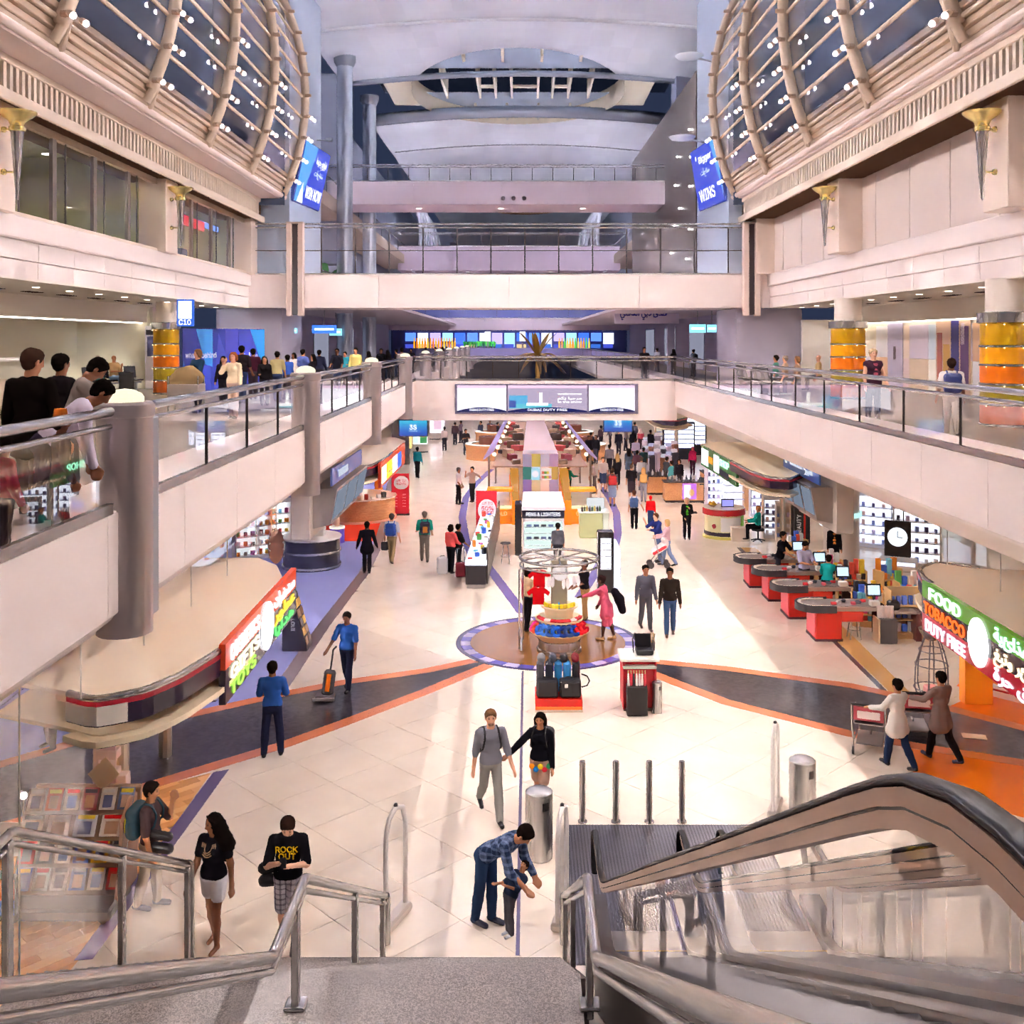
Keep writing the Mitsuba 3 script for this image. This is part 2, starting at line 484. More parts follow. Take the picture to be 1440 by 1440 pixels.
part(floor, 'trim_strip', prism(trim_l.difference(bands.union(edges)), -.02, .006), '6b5f66', 'gloss')
part(floor, 'trim_strip', prism(trim_r, -.02, .003), '4b3f40', 'gloss')
part(floor, 'tan_strip', prism(tan, -.02, .002), 'c79a5a', 'gloss')
part(floor, 'orange_inlay', prism(orange.difference(bands.union(edges)), -.02, .003), 'e8721a', 'gloss')
part(floor, 'purple_arc', prism(swoop, -.02, .003), '5d5596', 'gloss')
part(floor, 'purple_strip', prism(diag.difference(edges), -.02, .003), '5b4d78', 'gloss')
part(floor, 'joint_strip', prism(joint, -.02, .004), '7d7594', 'metal')
part(floor, 'medallion', prism(Point(*circ_c).buffer(1.98, 48), -.02, .003), '7f5630', 'gloss', label='round brown granite medallion')
for k in range(36):
    a = np.radians(np.linspace(k * 10, k * 10 + 9.4, 5))
    pl = [(circ_c[0] + 2.24 * math.cos(t), circ_c[1] + 2.24 * math.sin(t)) for t in a] + [(circ_c[0] + 1.99 * math.cos(t), circ_c[1] + 1.99 * math.sin(t)) for t in a[::-1]]
    part(floor, 'ring_tile', prism(Polygon(pl), -.02, .003), '4f4a9c' if k % 2 else 'a99fc4', 'gloss')
part(floor, 'medallion_edge', prism(Point(*circ_c).buffer(2.35, 48).difference(Point(*circ_c).buffer(2.25, 48)), -.02, .003), '3a3560', 'gloss')
PK = ['e3a866', 'd99a55', 'ebb878', 'cf8f4c']
wp = wood.difference(unary_union([bands, edges, diag]))
planks = []
for i in range(-60, 60):
    for j in range(-16, 40):
        x, y = -6.5 + i * .17 * q2 + (j * .9 + (i % 3) * .3) * q2, 13.8 - i * .17 * q2 + (j * .9 + (i % 3) * .3) * q2
        if not (-10 < x < -3 and 11 < y < 19): continue
        d1, d2 = np.array([q2, q2]) * .445, np.array([q2, -q2]) * .082
        p = Polygon([np.array([x, y]) + a * d1 + b * d2 for a, b in ((-1, -1), (1, -1), (1, 1), (-1, 1))]).intersection(wp)
        if p.area > .01: planks.append((y, p, PK[(i * 7 + j * 3) % 4]))
planks.sort(key=lambda t: t[0])
for y, p, c in planks[:290]: part(floor, 'plank', prism(p, -.02, .004), c, 'satin')
for c in PK:
    q = [p for y, p, k in planks[290:] if k == c]
    if q: part(floor, 'parquet', cat([prism(p, -.02, .004) for p in q]), c, 'satin', kind='stuff')

# ---- galleries on both sides (first floor) with lit soffits
for s, name, e, out in ((-1, 'left', LE, -17.5), (1, 'right', RE, 15.5)):
    V0, V1 = -14, 150
    sl = [bb(e + s * .35, out, V0, V1, 5.5, ZG)]
    struct(f'floor_gallery_{name}', hall(cat(sl)), '5c544e', 'satin', label=f'polished stone floor of the {name} gallery')
    prof = np.array([(e, 5.97), (e, 4.9), (e + s * .06, 4.82), (e + s * .75, 4.3), (e + s * 1.1, 4.25), (e + s * 1.1, 5.97)])
    f_ = holder(f'wall_gallery_{name}', f'pinkish white fascia of the {name} gallery above the shops')
    step = 2.45
    k = 0
    v = 3.0
    while v < 44:
        v2 = min(v + step, 44.0)
        m = cat([quad((e, v + .006, 4.9), (e, v2 - .006, 4.9), (e, v2 - .006, 5.95), (e, v + .006, 5.95))])
        b_ = bb(e - s * .02, e + s * .03, v + .006, v2 - .006, 4.9, 5.95, .006)
        part(f_, 'panel', hall(b_), FASCIA, 'satin')
        v = v2; k += 1
    def ext(p, a, b): return cat([(np.array([[x, v_, z] for v_ in (a, b) for x, z in p]), np.vstack([[[i, (i + 1) % len(p), len(p) + (i + 1) % len(p)], [i, len(p) + (i + 1) % len(p), len(p) + i]] for i in range(len(p))]))])
    part(f_, 'soffit', hall(ext(prof, V0, V1)), FASCIA, 'satin', label='sloping underside of the fascia')
    for i in range(6): part(f_, 'downlight', hall(lathe([(0, 4.265), (.14, 4.265), (.14, 4.28)], 14, s * (7.0 if s < 0 else 9.3), 8 + 13 * i)), 'fff0dc', glow=6)
    part(f_, 'ceiling_panel', hall(bb(e + s * 1.0, out, V0, V1, 4.28, 4.4)), 'e8e2da', 'matte')
    struct(f'wall_shops_{name}', hall(bb(out, out + s * .2, V0, V1, -.05, 5.6)), 'e4dccf', 'matte', label=f'cream rear wall of the shops on the {name}')
# floor of the landing that the camera stands on
struct('floor_landing', cat([bb(-4.1, 7.2, -14, 1.35, 5.4, 5.75)]), fin='granite', label='grey granite floor at the head of the stairs')
struct('wall_back', bb(-18, 18, -14.2, -14, 5.6, 26), PLASTER, label='plain wall behind the head of the stairs')

# ---- upper storey: fascia, walls, louvred frieze, soffit
def fascia(hold, u, s, v0, v1, z0, z1, rows, step, th=.06, color=FASCIA):
    v = v0
    while v < v1 - .05:
        v2 = min(v + step, v1)
        for r in range(rows):
            a, b = z0 + (z1 - z0) * r / rows, z0 + (z1 - z0) * (r + 1) / rows
            part(hold, 'panel', hall(bb(u - s * (.02 if r else 0.0), u + s * th, v + .008, v2 - .008, a + .006, b - .006, .006)), color, 'satin')
        v = v2
for s, name in ((-1, 'left'), (1, 'right')):
    U = s * 11.0
    w = holder(f'wall_upper_{name}', f'pinkish panelled fascia of the upper storey on the {name}')
    put(w, shape(hall(cat([bb(U + s * .05, s * 19, 2, 43.2, ZU + .05, ZT)])), PLASTER, 'matte'))
    labels[w] = {'kind': 'structure', 'label': f'pinkish panelled fascia of the upper storey on the {name}'}
    fascia(w, U, s, 14, 43.2, ZU, ZT - .5, 2, 1.95)
    part(w, 'coping', hall(bb(U - s * .12, U + s * .3, 2, 43.2, ZT - .5, ZT + .02, .03)), FASCIA, 'satin')
    # stepped soffit over the gallery
    c_ = holder(f'ceiling_gallery_{name}', f'stepped white soffit over the {name} gallery with vents and downlights')
    put(c_, shape(hall(cat([bb(U, s * 14.4, 2, 43.2, ZU, ZU + .06), bb(s * 14.4, s * 14.6, 2, 43.2, 8.5, ZU + .06), bb(s * 14.4, s * 18.5, 2, 43.2, 8.45, 8.55)])), 'e9e0d2', 'matte'))
    labels[c_] = {'kind': 'structure', 'label': f'stepped white soffit over the {name} gallery with vents and downlights'}
    for k in range(12):
        v = 17 + 2.2 * k
        part(c_, 'vent', hall(bb(s * 13.2, s * 13.45, v, v + .85, ZU - .02, ZU + .02)), '4a3d36', 'matte')
    for k in range(14):
        v = 16 + 2.0 * k
        part(c_, 'downlight', hall(lathe([(0, -.02), (.09, -.02), (.09, .01)], 12, s * 12.1, v, ZU)), 'ffe6c2', glow=7)
    part(c_, 'light_strip', hall(bb(s * 14.62, s * 14.75, 12, 43, 8.40, 8.45)), 'fff2e0', glow=5)
    # piers
    for k, v in enumerate((10.7, 21.0, 31.8, 42.3)):
        part(w, 'pier', hall(bb(s * (10.72 if s < 0 else 10.3), s * 11.6, v, v + 1.1, ZT, 12.85, .02)), 'e2d0c2', 'satin')
    # frieze: soffit, slats, ledge
    FU = .55 if s < 0 else -.1
    fz = holder(f'wall_frieze_{name}', f'cream frieze of upright louvre slats above the upper storey on the {name}')
    put(fz, shape(hall(cat([bb(s * (9.9 + FU), s * 12.2, 2, 43.4, 12.8, 12.95), bb(s * (10.02 + FU), s * 12.2, 2, 43.4, 12.95, 13.6)])), '4f3d30', 'matte'))
    labels[fz] = {'kind': 'structure', 'label': f'cream frieze of upright louvre slats above the upper storey on the {name}'}
    part(fz, 'lower_band', hall(bb(s * (9.85 + FU), s * (9.95 + FU), 2, 43.4, 12.72, 12.98, .02)), CREAM, 'satin')
    part(fz, 'upper_band', hall(bb(s * (9.85 + FU), s * (10.0 + FU), 2, 43.4, 13.52, 13.68, .02)), CREAM, 'satin')
    v = 14.0
    while v < 42.6:
        part(fz, 'slat', hall(bb(s * (9.9 + FU), s * (9.97 + FU), v, v + .13, 12.98, 13.52)), CREAM, 'satin')
        v += .27
    part(fz, 'ledge', hall(cat([bb(s * 9.6, s * (10.4 + FU), 2, 43.4, 13.68, 13.78, .03)])), 'd8c8c4', 'satin')
    part(fz, 'ledge_tube', hall(tube([(s * 9.55, 2, 13.82), (s * 9.55, 43.4, 13.82)], .11, 10)), 'e4d4cc', 'satin', smooth=True)
    # solid ribbed apron under the glazing
    for k in range(5):
        z0 = 13.8 + .17 * k
        uu = RC - math.sqrt(RR ** 2 - (z0 + .1 - RZ) ** 2)
        part(fz, 'apron_moulding', hall(bb(s * (uu + .05 + .04 * (k % 2)), s * (uu + .6), 2, 42.4, z0, z0 + .165, .02)), 'b9a48f', 'satin')

# right wall of solid panels, left wall of windows
wr = holder('wall_panels_right', 'blank cream wall panels with dark joints between the piers on the right')
v = 10.0
while v < 42:
    part(wr, 'panel', hall(bb(11.05, 11.15, v + .015, v + 2.55, ZT, 12.8)), 'dccdc5', 'satin')
    v += 2.58
struct('wall_backing_right', hall(bb(11.2, 11.3, 2, 43, ZT, 12.85)), '5b4a44', label='dark backing seen in the joints of the right wall panels')
for n, (a, b) in enumerate(((11.8, 21.0), (22.1, 31.8), (32.9, 42.3))):
    wn = holder(f'window_{n + 1}', f'dim gallery window between the left piers, bay {n + 1}')
    put(wn, shape(hall(quad((-11.05, a, ZT + .15), (-11.05, b, ZT + .15), (-11.05, b, 12.65), (-11.05, a, 12.65))), fin='glass'))
    labels[wn] = {'kind': 'structure', 'label': ['dark gallery window by the nearest left pier', 'wide dim gallery window between two torch lamps on the left', 'lit shop window in the upper storey near the footbridge'][n]}
    part(wn, 'head', hall(bb(-11.0, -11.15, a, b, 12.62, 12.8)), 'b7a58f', 'satin')
    part(wn, 'sill', hall(bb(-11.0, -11.2, a, b, ZT, ZT + .12)), 'e0d0c2', 'satin')
    nm = 4
    for k in range(nm):
        vv = a + (b - a) * k / nm
        part(wn, 'mullion', hall(bb(-11.03, -11.12, vv + .05, vv + .27, ZT, 12.7)), '6f6458', 'satin')
        for q in range(1, 2):
            part(wn, 'glazing_bar', hall(bb(-11.04, -11.08, vv + q * (b - a) / nm / 3, vv + q * (b - a) / nm / 3 + .03, ZT, 12.7)), '4a443c', 'satin')
room = cat([quad((-17, 2, ZT + .02), (-17, 43, ZT + .02), (-17, 43, 13.6), (-17, 2, 13.6)), quad((-11.4, 2, 13.6), (-17, 2, 13.6), (-17, 43, 13.6), (-11.4, 43, 13.6)),
            quad((-17, 32.6, ZT), (-11.4, 32.6, ZT), (-11.4, 32.6, 13.6), (-17, 32.6, 13.6)), quad((-17, 43, ZT), (-11.4, 43, ZT), (-11.4, 43, 13.6), (-17, 43, 13.6))])
struct('wall_upper_rooms', hall(room), '8f8a68', label='olive rear wall and ceiling of the dim rooms behind the left windows')
for k in range(14):
    v = 13 + 2.1 * k
    lk = thing('recessed_light', 'small recessed ceiling light in the dim room behind the left windows', 'light', 'ceiling lights behind the left windows')
    part(lk, 'lens', hall(lathe([(0, 0), (.16, 0), (.16, .03)], 10, -12.6 - 1.9 * (k % 2), v, 13.56)), 'f4f4e4', glow=3.0)
lamp('rooms_left', (-13.5 - HS * 27, 27, 13.3), (-14, 27, 10), 45, (.9, 1, .75), 85, 60)
lamp('rooms_left_2', (-13.5 - HS * 38, 38, 13.3), (-14, 38, 10), 70, (1, 1, 1), 85, 60)

# rear walls of the galleries
struct('wall_gallery_rear_left', hall(cat([bb(-17.4, -17.2, 2, 43, ZG, 8.6), bb(-17.4, -14.3, 40.5, 40.8, ZG, 9.1)])), 'ddd8c6', label='plain pale olive wall at the rear of the left gallery')
gr = holder('wall_gallery_rear_right', 'rear wall of the right gallery faced with large pastel panels')
put(gr, shape(hall(bb(14.9, 15.1, 2, 43, ZG, 8.6)), 'd9d2c8'))
labels[gr] = {'kind': 'structure', 'label': 'rear wall of the right gallery faced with large pastel panels'}
PC = ['e8d3c4', 'ddd0dc', 'd9c0a8', 'e6e2e6', 'c9d3e0', 'e8cfd0', 'efe3cf', 'd2c6d6', 'e3b995', 'f0ece4']
v, k = 12.0, 0
while v < 42:
    for r in range(2):
        part(gr, 'panel', hall(bb(14.82, 14.9, v + .01, v + 1.7, ZG + .02 + r * 1.23, ZG + 1.24 + r * 1.23)), PC[(k * 3 + r * 5) % 10], 'gloss')
    v += 1.71; k += 1

# ---- footbridges across the hall
def bridge(name, lab, u0, u1, v, depth, z0, z1, zr, step, color=FASCIA, rails=True, u_off=0, glass='mirrorglass', post=.03):
    h = holder(name, lab)
    put(h, shape(hall(bb(u0, u1, v + .05, v + depth, z0 + .02, z1 - .3)), color, 'matte'))
    labels[h] = {'kind': 'structure', 'label': lab}
    n = max(1, round((u1 - u0) / 5.2))
    for k in range(n):
        part(h, 'panel', hall(bb(u0 + (u1 - u0) * k / n + .006, u0 + (u1 - u0) * (k + 1) / n - .006, v, v + .05, z0, z1, .008)), color, 'satin')
    return h
def balustrade(name, lab, cat_, pts, z0, z1, step, fin='mirrorglass', rail_r=.05, low=True, group=None, mid=False):
    """glass panes between posts along a polyline of hall points"""
    k = thing(name, lab, cat_, group)
    for (a, b) in zip(pts[:-1], pts[1:]):
        a, b = np.array(a, float), np.array(b, float)
        L = np.linalg.norm(b - a); n = max(1, round(L / step))
        for i in range(n):
            p, q = a + (b - a) * i / n, a + (b - a) * (i + 1) / n
            d = (q - p) / np.linalg.norm(q - p) * .012
            p2, q2_ = p + d, q - d
            part(k, 'pane', hall(quad((*p2, z0), (*q2_, z0), (*q2_, z1), (*p2, z1))), fin=fin)
            if i: part(k, 'post', hall(cyl((*p, z0 - .02), (*p, z1 + (.02 if mid else 0)), .022 if not mid else .03, 6)), '3a3432', 'metal')
        part(k, 'handrail', hall(tube([(*a, z1 + (.15 if low else .06)), (*b, z1 + (.15 if low else .06))], rail_r, 10)), fin='chrome', smooth=True)
        if low: part(k, 'top_channel', hall(tube([(*a, z1), (*b, z1)], .03, 8)), fin='chrome', smooth=True)
        if mid: part(k, 'mid_rail', hall(tube([(*a, (z0 + z1) / 2), (*b, (z0 + z1) / 2)], .02, 6)), '5a5450', 'metal')
        if low:
            d = (b - a) / L; nrm = np.array([-d[1], d[0]]) * .035
            z = z0 - .05
            part(k, 'base_channel', hall((np.array([[*(a + nrm), z - .04], [*(a - nrm), z - .04], [*(b - nrm), z - .04], [*(b + nrm), z - .04], [*(a + nrm), z + .07], [*(a - nrm), z + .07], [*(b - nrm), z + .07], [*(b + nrm), z + .07]]), np.array([[0, 2, 1], [0, 3, 2], [4, 5, 6], [4, 6, 7], [0, 1, 5], [0, 5, 4], [1, 2, 6], [1, 6, 5], [2, 3, 7], [2, 7, 6], [3, 0, 4], [3, 4, 7]]))), fin='chrome')
    return k
b1 = bridge('bridge_screens', 'pinkish white footbridge at gallery level carrying the three advertising screens', LE - .1, RE + .1, 44.2, 5.2, 4.25, 5.97, 7, 3)
struct('floor_bridge', hall(bb(LE - .1, RE + .1, 44.3, 49.4, 5.7, ZG)), 'c9bdb2', 'gloss', label='stone floor of the footbridge at gallery level')
b2 = bridge('bridge_upper', 'plain pinkish white footbridge crossing the hall at upper storey level', -11.0, 11.0, 42.9, 3.6, ZU, ZT, 12, 3)
b3 = bridge('bridge_top', 'mauve footbridge high under the vault', -10.8, 9.9, 60, 4, 15.75, 17.1, 18, 3, 'cfc0c8')
for k in range(3): part(b3, 'vent', hall(lathe([(0, 0), (.13, 0), (.13, .1)], 10)) if False else hall(mv(rot(lathe([(0, 0), (.13, 0), (.13, .08)], 10), (1, 0, 0), 90), -.35 + .62 * k, 59.99, 16.1)), '4a4248', 'matte')
b4 = bridge('bridge_distant', 'distant mauve footbridge seen through the glass of the nearer one', -10.5, 10.5, 96, 4, 14.3, 16.6, 18, 3, 'b9a6b8')
b5 = bridge('bridge_low_distant', 'distant mauve slab over the lit bars at the end of the galleries', -12.4, 12.4, 104, 3, 8.75, 9.95, 12, 3, 'c9bccb')
balustrade('glass_balustrade', 'glass balustrade of the bridge above the three screens', 'balustrade', [(LE, 44.25), (RE, 44.25)], 6.05, 6.86, 1.15)
balustrade('glass_balustrade', 'tall glass balustrade along the plain upper footbridge', 'balustrade', [(-10.8, 43.0), (10.7, 43.0)], 10.55, 12.5, 1.47, fin='glass', rail_r=.04, mid=True)
balustrade('glass_balustrade', 'green-tinted glass balustrade of the highest footbridge', 'balustrade', [(-10.8, 60.1), (9.9, 60.1)], 17.15, 17.95, 1.25, fin='glass', rail_r=.035)
balustrade('glass_balustrade', 'distant glass balustrade above the lit bars', 'balustrade', [(-11, 104), (8.5, 104)], 10, 10.9, 2.5, fin='glass', rail_r=.03)
balustrade('glass_balustrade', 'distant teal glass balustrade of the far mauve footbridge', 'balustrade', [(-10.5, 96), (10.5, 96)], 16.65, 17.7, 2.5, fin='glass', rail_r=.03)
# the galleries' glass
COLS = [10.9, 20.6, 30.5, 40.3]
seg = [2.2] + [c for v in COLS for c in (v - .45, v + .75)]
names_ = ['nearest the camera, left of the first silver column', 'between the first and second silver columns', 'between the second and third silver columns', 'between the third and fourth silver columns', 'just beyond the fourth silver column']
for i in range(5):
    a = seg[2 * i]; b = seg[2 * i + 1] if 2 * i + 1 < len(seg) else 44.2
    balustrade('glass_balustrade', 'left gallery glass balustrade ' + names_[i], 'balustrade', [(LE, a), (LE, b)], 6.05, 6.86, 2.4)
balustrade('glass_balustrade', 'long glass balustrade of the right gallery reflecting the advertising screens', 'balustrade', [(RE, 2.2), (RE, 44.25)], 6.05, 6.86, 2.35)
for i in range(7):
    a = 49.4 + 10 * i
    balustrade('glass_balustrade', 'left gallery glass beyond the screen bridge', 'balustrade', [(LE, a + .5), (LE, a + 9.6)], 6.05, 6.86, 4.6, group='far left gallery glass', rail_r=.04, low=False)
balustrade('glass_balustrade', 'right gallery glass running on beyond the screen bridge', 'balustrade', [(RE, 49.4), (RE, 104)], 6.05, 6.86, 5, rail_r=.04, low=False)
# silver columns with lit domes along the left gallery
ordn = ['first and largest', 'second', 'third', 'fourth']
for i, v in enumerate(COLS + [50.2 + 9.8 * k for k in range(7)]):
    far = i > 3
    c = thing('silver_column', f'silver half-round column with a white dome cap, {ordn[i]} along the left gallery' if not far else 'small silver column with a white dome along the far left gallery', 'column', 'domed columns of the far left gallery' if far else None)
    part(c, 'shaft', hall(lathe([(0, 4.62), (.29, 4.62), (.29, 6.92), (.31, 6.94), (.31, 7.06), (.28, 7.09), (0, 7.09)], 24, LE - .02, v)), 'b9aeae', 'metal', smooth=35)
    part(c, 'dome', hall(lathe([(.2, 7.09), (.2, 7.14), (.17, 7.18), (.1, 7.215), (0, 7.23)], 16, LE - .02, v)), 'fff0c8', glow=1.2)
    if not far:
        part(c, 'fin', hall(bb(LE + .02, LE + .1, v + .36, v + .72, 4.66, 6.88, .01)), 'a7adb5', 'metal')

# ---- bulging glazed flanks under the vault
def gl(s, z, off=0.0): return s * (RC - math.sqrt(RR ** 2 - (z - RZ) ** 2) + off)
ROWS = [14.35 + .87 * k for k in range(10)]
def flank(s, name, ribs, v_end, tone, far=False):
    w = holder(f'window_flank_{name}' + ('_far' if far else ''), f'bulging dark glass wall with curved cream ribs under the vault on the {name}' + (', far off' if far else ''))
    for i, v in enumerate(ribs):
        zs = np.linspace(14.2, 22.9, 14)
        r = part(w, 'rib', hall(tube([(gl(s, z, -.1), v, z) for z in zs], .17, 8)), tone, 'satin', smooth=True)
        if not far:
            part(r, 'strut', hall(tube([(gl(s, 14.35, -.16), v + .1, 14.35), (gl(s, 13.85, .0), v + .6, 13.86)], .09, 6)), tone, 'satin', smooth=True)
            part(r, 'strut', hall(tube([(gl(s, 14.35, -.16), v, 14.35), (gl(s, 13.85, -.12), v, 13.86)], .11, 6)), tone, 'satin', smooth=True)
            for z in ROWS[:9]:
                part(r, 'bracket', hall(tube([(gl(s, z, -.12), v - .16, z + .02), (gl(s, z, -.36), v - .18, z + .02)], .07, 6)), 'b49a86', 'satin', smooth=True)
    for k, z in enumerate(ROWS):
        if k % 2 and far: continue
        part(w, 'rail', hall(tube([(gl(s, z, .02), ribs[0] - 1, z), (gl(s, z, .02), v_end, z)], .06, 6)), tone, 'satin', smooth=True)
    for i in range(len(ribs) - 1):
        for k in range(len(ROWS) - 1):
            a, b, z0, z1 = ribs[i] + .03, ribs[i + 1] - .03, ROWS[k], ROWS[k + 1]
            part(w, 'pane', hall(quad((gl(s, z0), a, z0), (gl(s, z0), b, z0), (gl(s, z1), b, z1), (gl(s, z1), a, z1))), fin='mirrorglass')
flank(-1, 'left', RIBS, 42.4, 'cbb8a4'); flank(1, 'right', RIBS, 42.4, 'cbb8a4')
for s, name in ((-1, 'left'), (1, 'right')):
    st = [quad((s * 12.4, 2, 13.4), (s * 12.4, 42.6, 13.4), (s * 12.4, 42.6, 24), (s * 12.4, 2, 24)), quad((s * 9.4, 42.6, 13.4), (s * 14, 42.6, 13.4), (s * 14, 42.6, 24), (s * 9.4, 42.6, 24))]
    struct(f'wall_behind_glass_{name}', hall(cat(st)), '3b4b66', 'satin', label=f'dim blue wall behind the bulging glass on the {name}')
    k = thing('inner_balcony', f'dim balcony with a railing behind the bulging glass on the {name}', 'balcony')
    part(k, 'slab', hall(bb(s * 11.0, s * 12.3, 2, 42, 14.9, 15.2)), '8a7f74', 'matte')
    part(k, 'railing', hall(tube([(s * 11.0, 2, 16.0), (s * 11.0, 42, 16.0)], .04, 6)), '4a4a50', 'metal')
    for q in range(20): part(k, 'baluster', hall(cyl((s * 11.0, 3 + 2 * q, 15.2), (s * 11.0, 3 + 2 * q, 16.0), .025, 5)), '4a4a50', 'metal')
    lamp(f'behind_{name}', (s * 11.9 - HS * 24, 24, 19.5), (s * 12.2, 24, 15), 25, (.7, .85, 1), 85, 70)
# spotlights, in pairs on the ribs
for s, name in ((-1, 'left'), (1, 'right')):
    for i, v in enumerate(RIBS[2:]):
        for k in range(4):
            for j in (0, 1):
                z = ROWS[k] - .03
                c = np.array([gl(s, z, -.42), v - .34 + .62 * j, z - .02 + .03 * j])
                sp = thing('spotlight', f'bright round spotlight paired on a curved rib on the {name}', 'spotlight', f'rib spotlights {name}')
                d = np.array([-s * .75, -.35, -.55]); d /= np.linalg.norm(d)
                part(sp, 'housing', hall(cyl(c - d * .12, c + d * .05, .06, 10, .085)), 'd8c4b0', 'metal', smooth=40)
                part(sp, 'lens', hall((arr(trimesh.creation.icosphere(2, .066))[0] + c + d * .06, arr(trimesh.creation.icosphere(2, .066))[1])), 'f4ecff', glow=22)

# ---- vault with an oval oculus
def vz(x): return 24.3 - .6 * (np.asarray(x) / 10.5) ** 2
ell = affinity.scale(Point(-.45, 67.8).buffer(1, 64), 7.0, 10.2)
def vault(poly, th=.25):
    ms = []
    x0, y0, x1, y1 = poly.bounds
    xs = np.arange(x0, x1 + .6, .8)
    for a, b in zip(xs[:-1], xs[1:]):
        g = poly.intersection(sbox(a, y0, b, y1))
        for p in polys(g):
            v, f = trimesh.creation.triangulate_polygon(p, engine='earcut')
            v = np.column_stack([v, vz(v[:, 0])])
            ms.append((v, f))
    return cat(ms)
ceil = holder('ceiling', 'silver vault over the hall with an oval oculus')
put(ceil, shape(vault(unary_union([sbox(-11.3, -14, 11.3, 62.8), sbox(-11.3, 72.6, 11.3, 190)]).difference(ell)), fin='vault'))
labels[ceil] = {'kind': 'structure', 'label': 'silver vault over the hall with an oval oculus'}
def arcbar(y, w, h, dz=0.0, x0=-11, x1=11): return tube([(x, y, vz(x) - dz) for x in np.linspace(x0, x1, 24)], w, 6, flat=h)
part(ceil, 'cover_strip', arcbar(52.3, .1, 1, .05), 'f2f4fa', 'satin', smooth=True)
part(ceil, 'cover_strip', arcbar(86, .06, 1, .03), '6b6a72', 'satin', smooth=True)
part(ceil, 'edge_beam', arcbar(62.8, .2, 1, .1), '9aa0ac', 'metal', smooth=True)
part(ceil, 'edge_beam', arcbar(72.8, .45, 1, .2), '7d828e', 'metal', smooth=True)
ex = np.array(ell.exterior.coords)
ring = [(x, y, vz(x)) for x, y in ex[:-1]]
part(ceil, 'oculus_ring', cat([quad((*p,), (*q,), (q[0], q[1], q[2] + 1.5), (p[0], p[1], p[2] + 1.5)) for p, q in zip(ring, ring[1:] + ring[:1])]), 'c9bba8', 'satin')
part(ceil, 'oculus_plate', sheet(affinity.scale(ell, .97, .9).intersection(sbox(-9, 50, 9, 64.6)), 25.0), '7e8899', 'satin', label='blue-grey plate inside the oculus')
part(ceil, 'oculus_plate', sheet(affinity.scale(ell, .97, .9).intersection(sbox(-9, 70.8, 9, 90)), 25.0), '6f7886', 'satin')
part(ceil, 'skylight', quad((-11, 55, 27.2), (11, 55, 27.2), (11, 80, 27.2), (-11, 80, 27.2)), '20242a', 'gloss', label='dark skylight glass')
for x0, x1 in ((-9.2, -4), (3.2, 8.4)):
    part(ceil, 'slot_panel', prism(sbox(x0, 63.3, x1, 72.2).difference(ell.buffer(.02)), 24.4, 24.6), 'efe4cf', 'matte')
for x in (-5.4, -3.1, -2.0, -.9, .9, 1.9, 3.0, 4.4): part(ceil, 'fin', bb(x - .07, x + .07, 64.8, 71, 24.6, 25.9), 'efe6d6', 'satin')
for y in (66.0, 69.2):
    for x0, x1 in ((-3.1, -2.0), (-.9, .9), (1.9, 3.0)): part(ceil, 'crossbar', bb(x0, x1, y - .12, y + .12, 24.9, 25.1), 'efe6d6', 'satin')
for x in (-3.6, -1.3, 1.0, 3.3):
    part(ceil, 'stub', bb(x - .08, x + .08, 58.9, 60.2, 24.2, 25.2), 'efe6d6', 'satin')
    part(ceil, 'stub', bb(x - .08, x + .08, 74, 76, 24.2, 25.2), 'b5ada2', 'satin')
for x in np.arange(-10.6, 10.7, 1.6): part(ceil, 'skylight_bar', bb(x - .04, x + .04, 62, 74, 27.0, 27.1), '55585c', 'satin')
for y in (112, 128):
    part(ceil, 'light_disc', lathe([(0, -.1), (4.0, -.1), (4.3, .1), (4.3, .3)], 32, 0, y, 24.1), 'b08a70', 'satin')
for s, nm in ((-1, 'left'), (1, 'right')): struct(f'ceiling_beyond_{nm}', hall(bb(s * 5.4, s * 12.5, 49.8, 104, 9.25, 9.4)), 'bfb4bc', label=f'pale ceiling over the gallery beyond the footbridge on the {nm}')
struct('wall_vault_end', bb(-14, 14, 190, 190.2, 0, 26), '4b5163', label='dark far end of the hall')
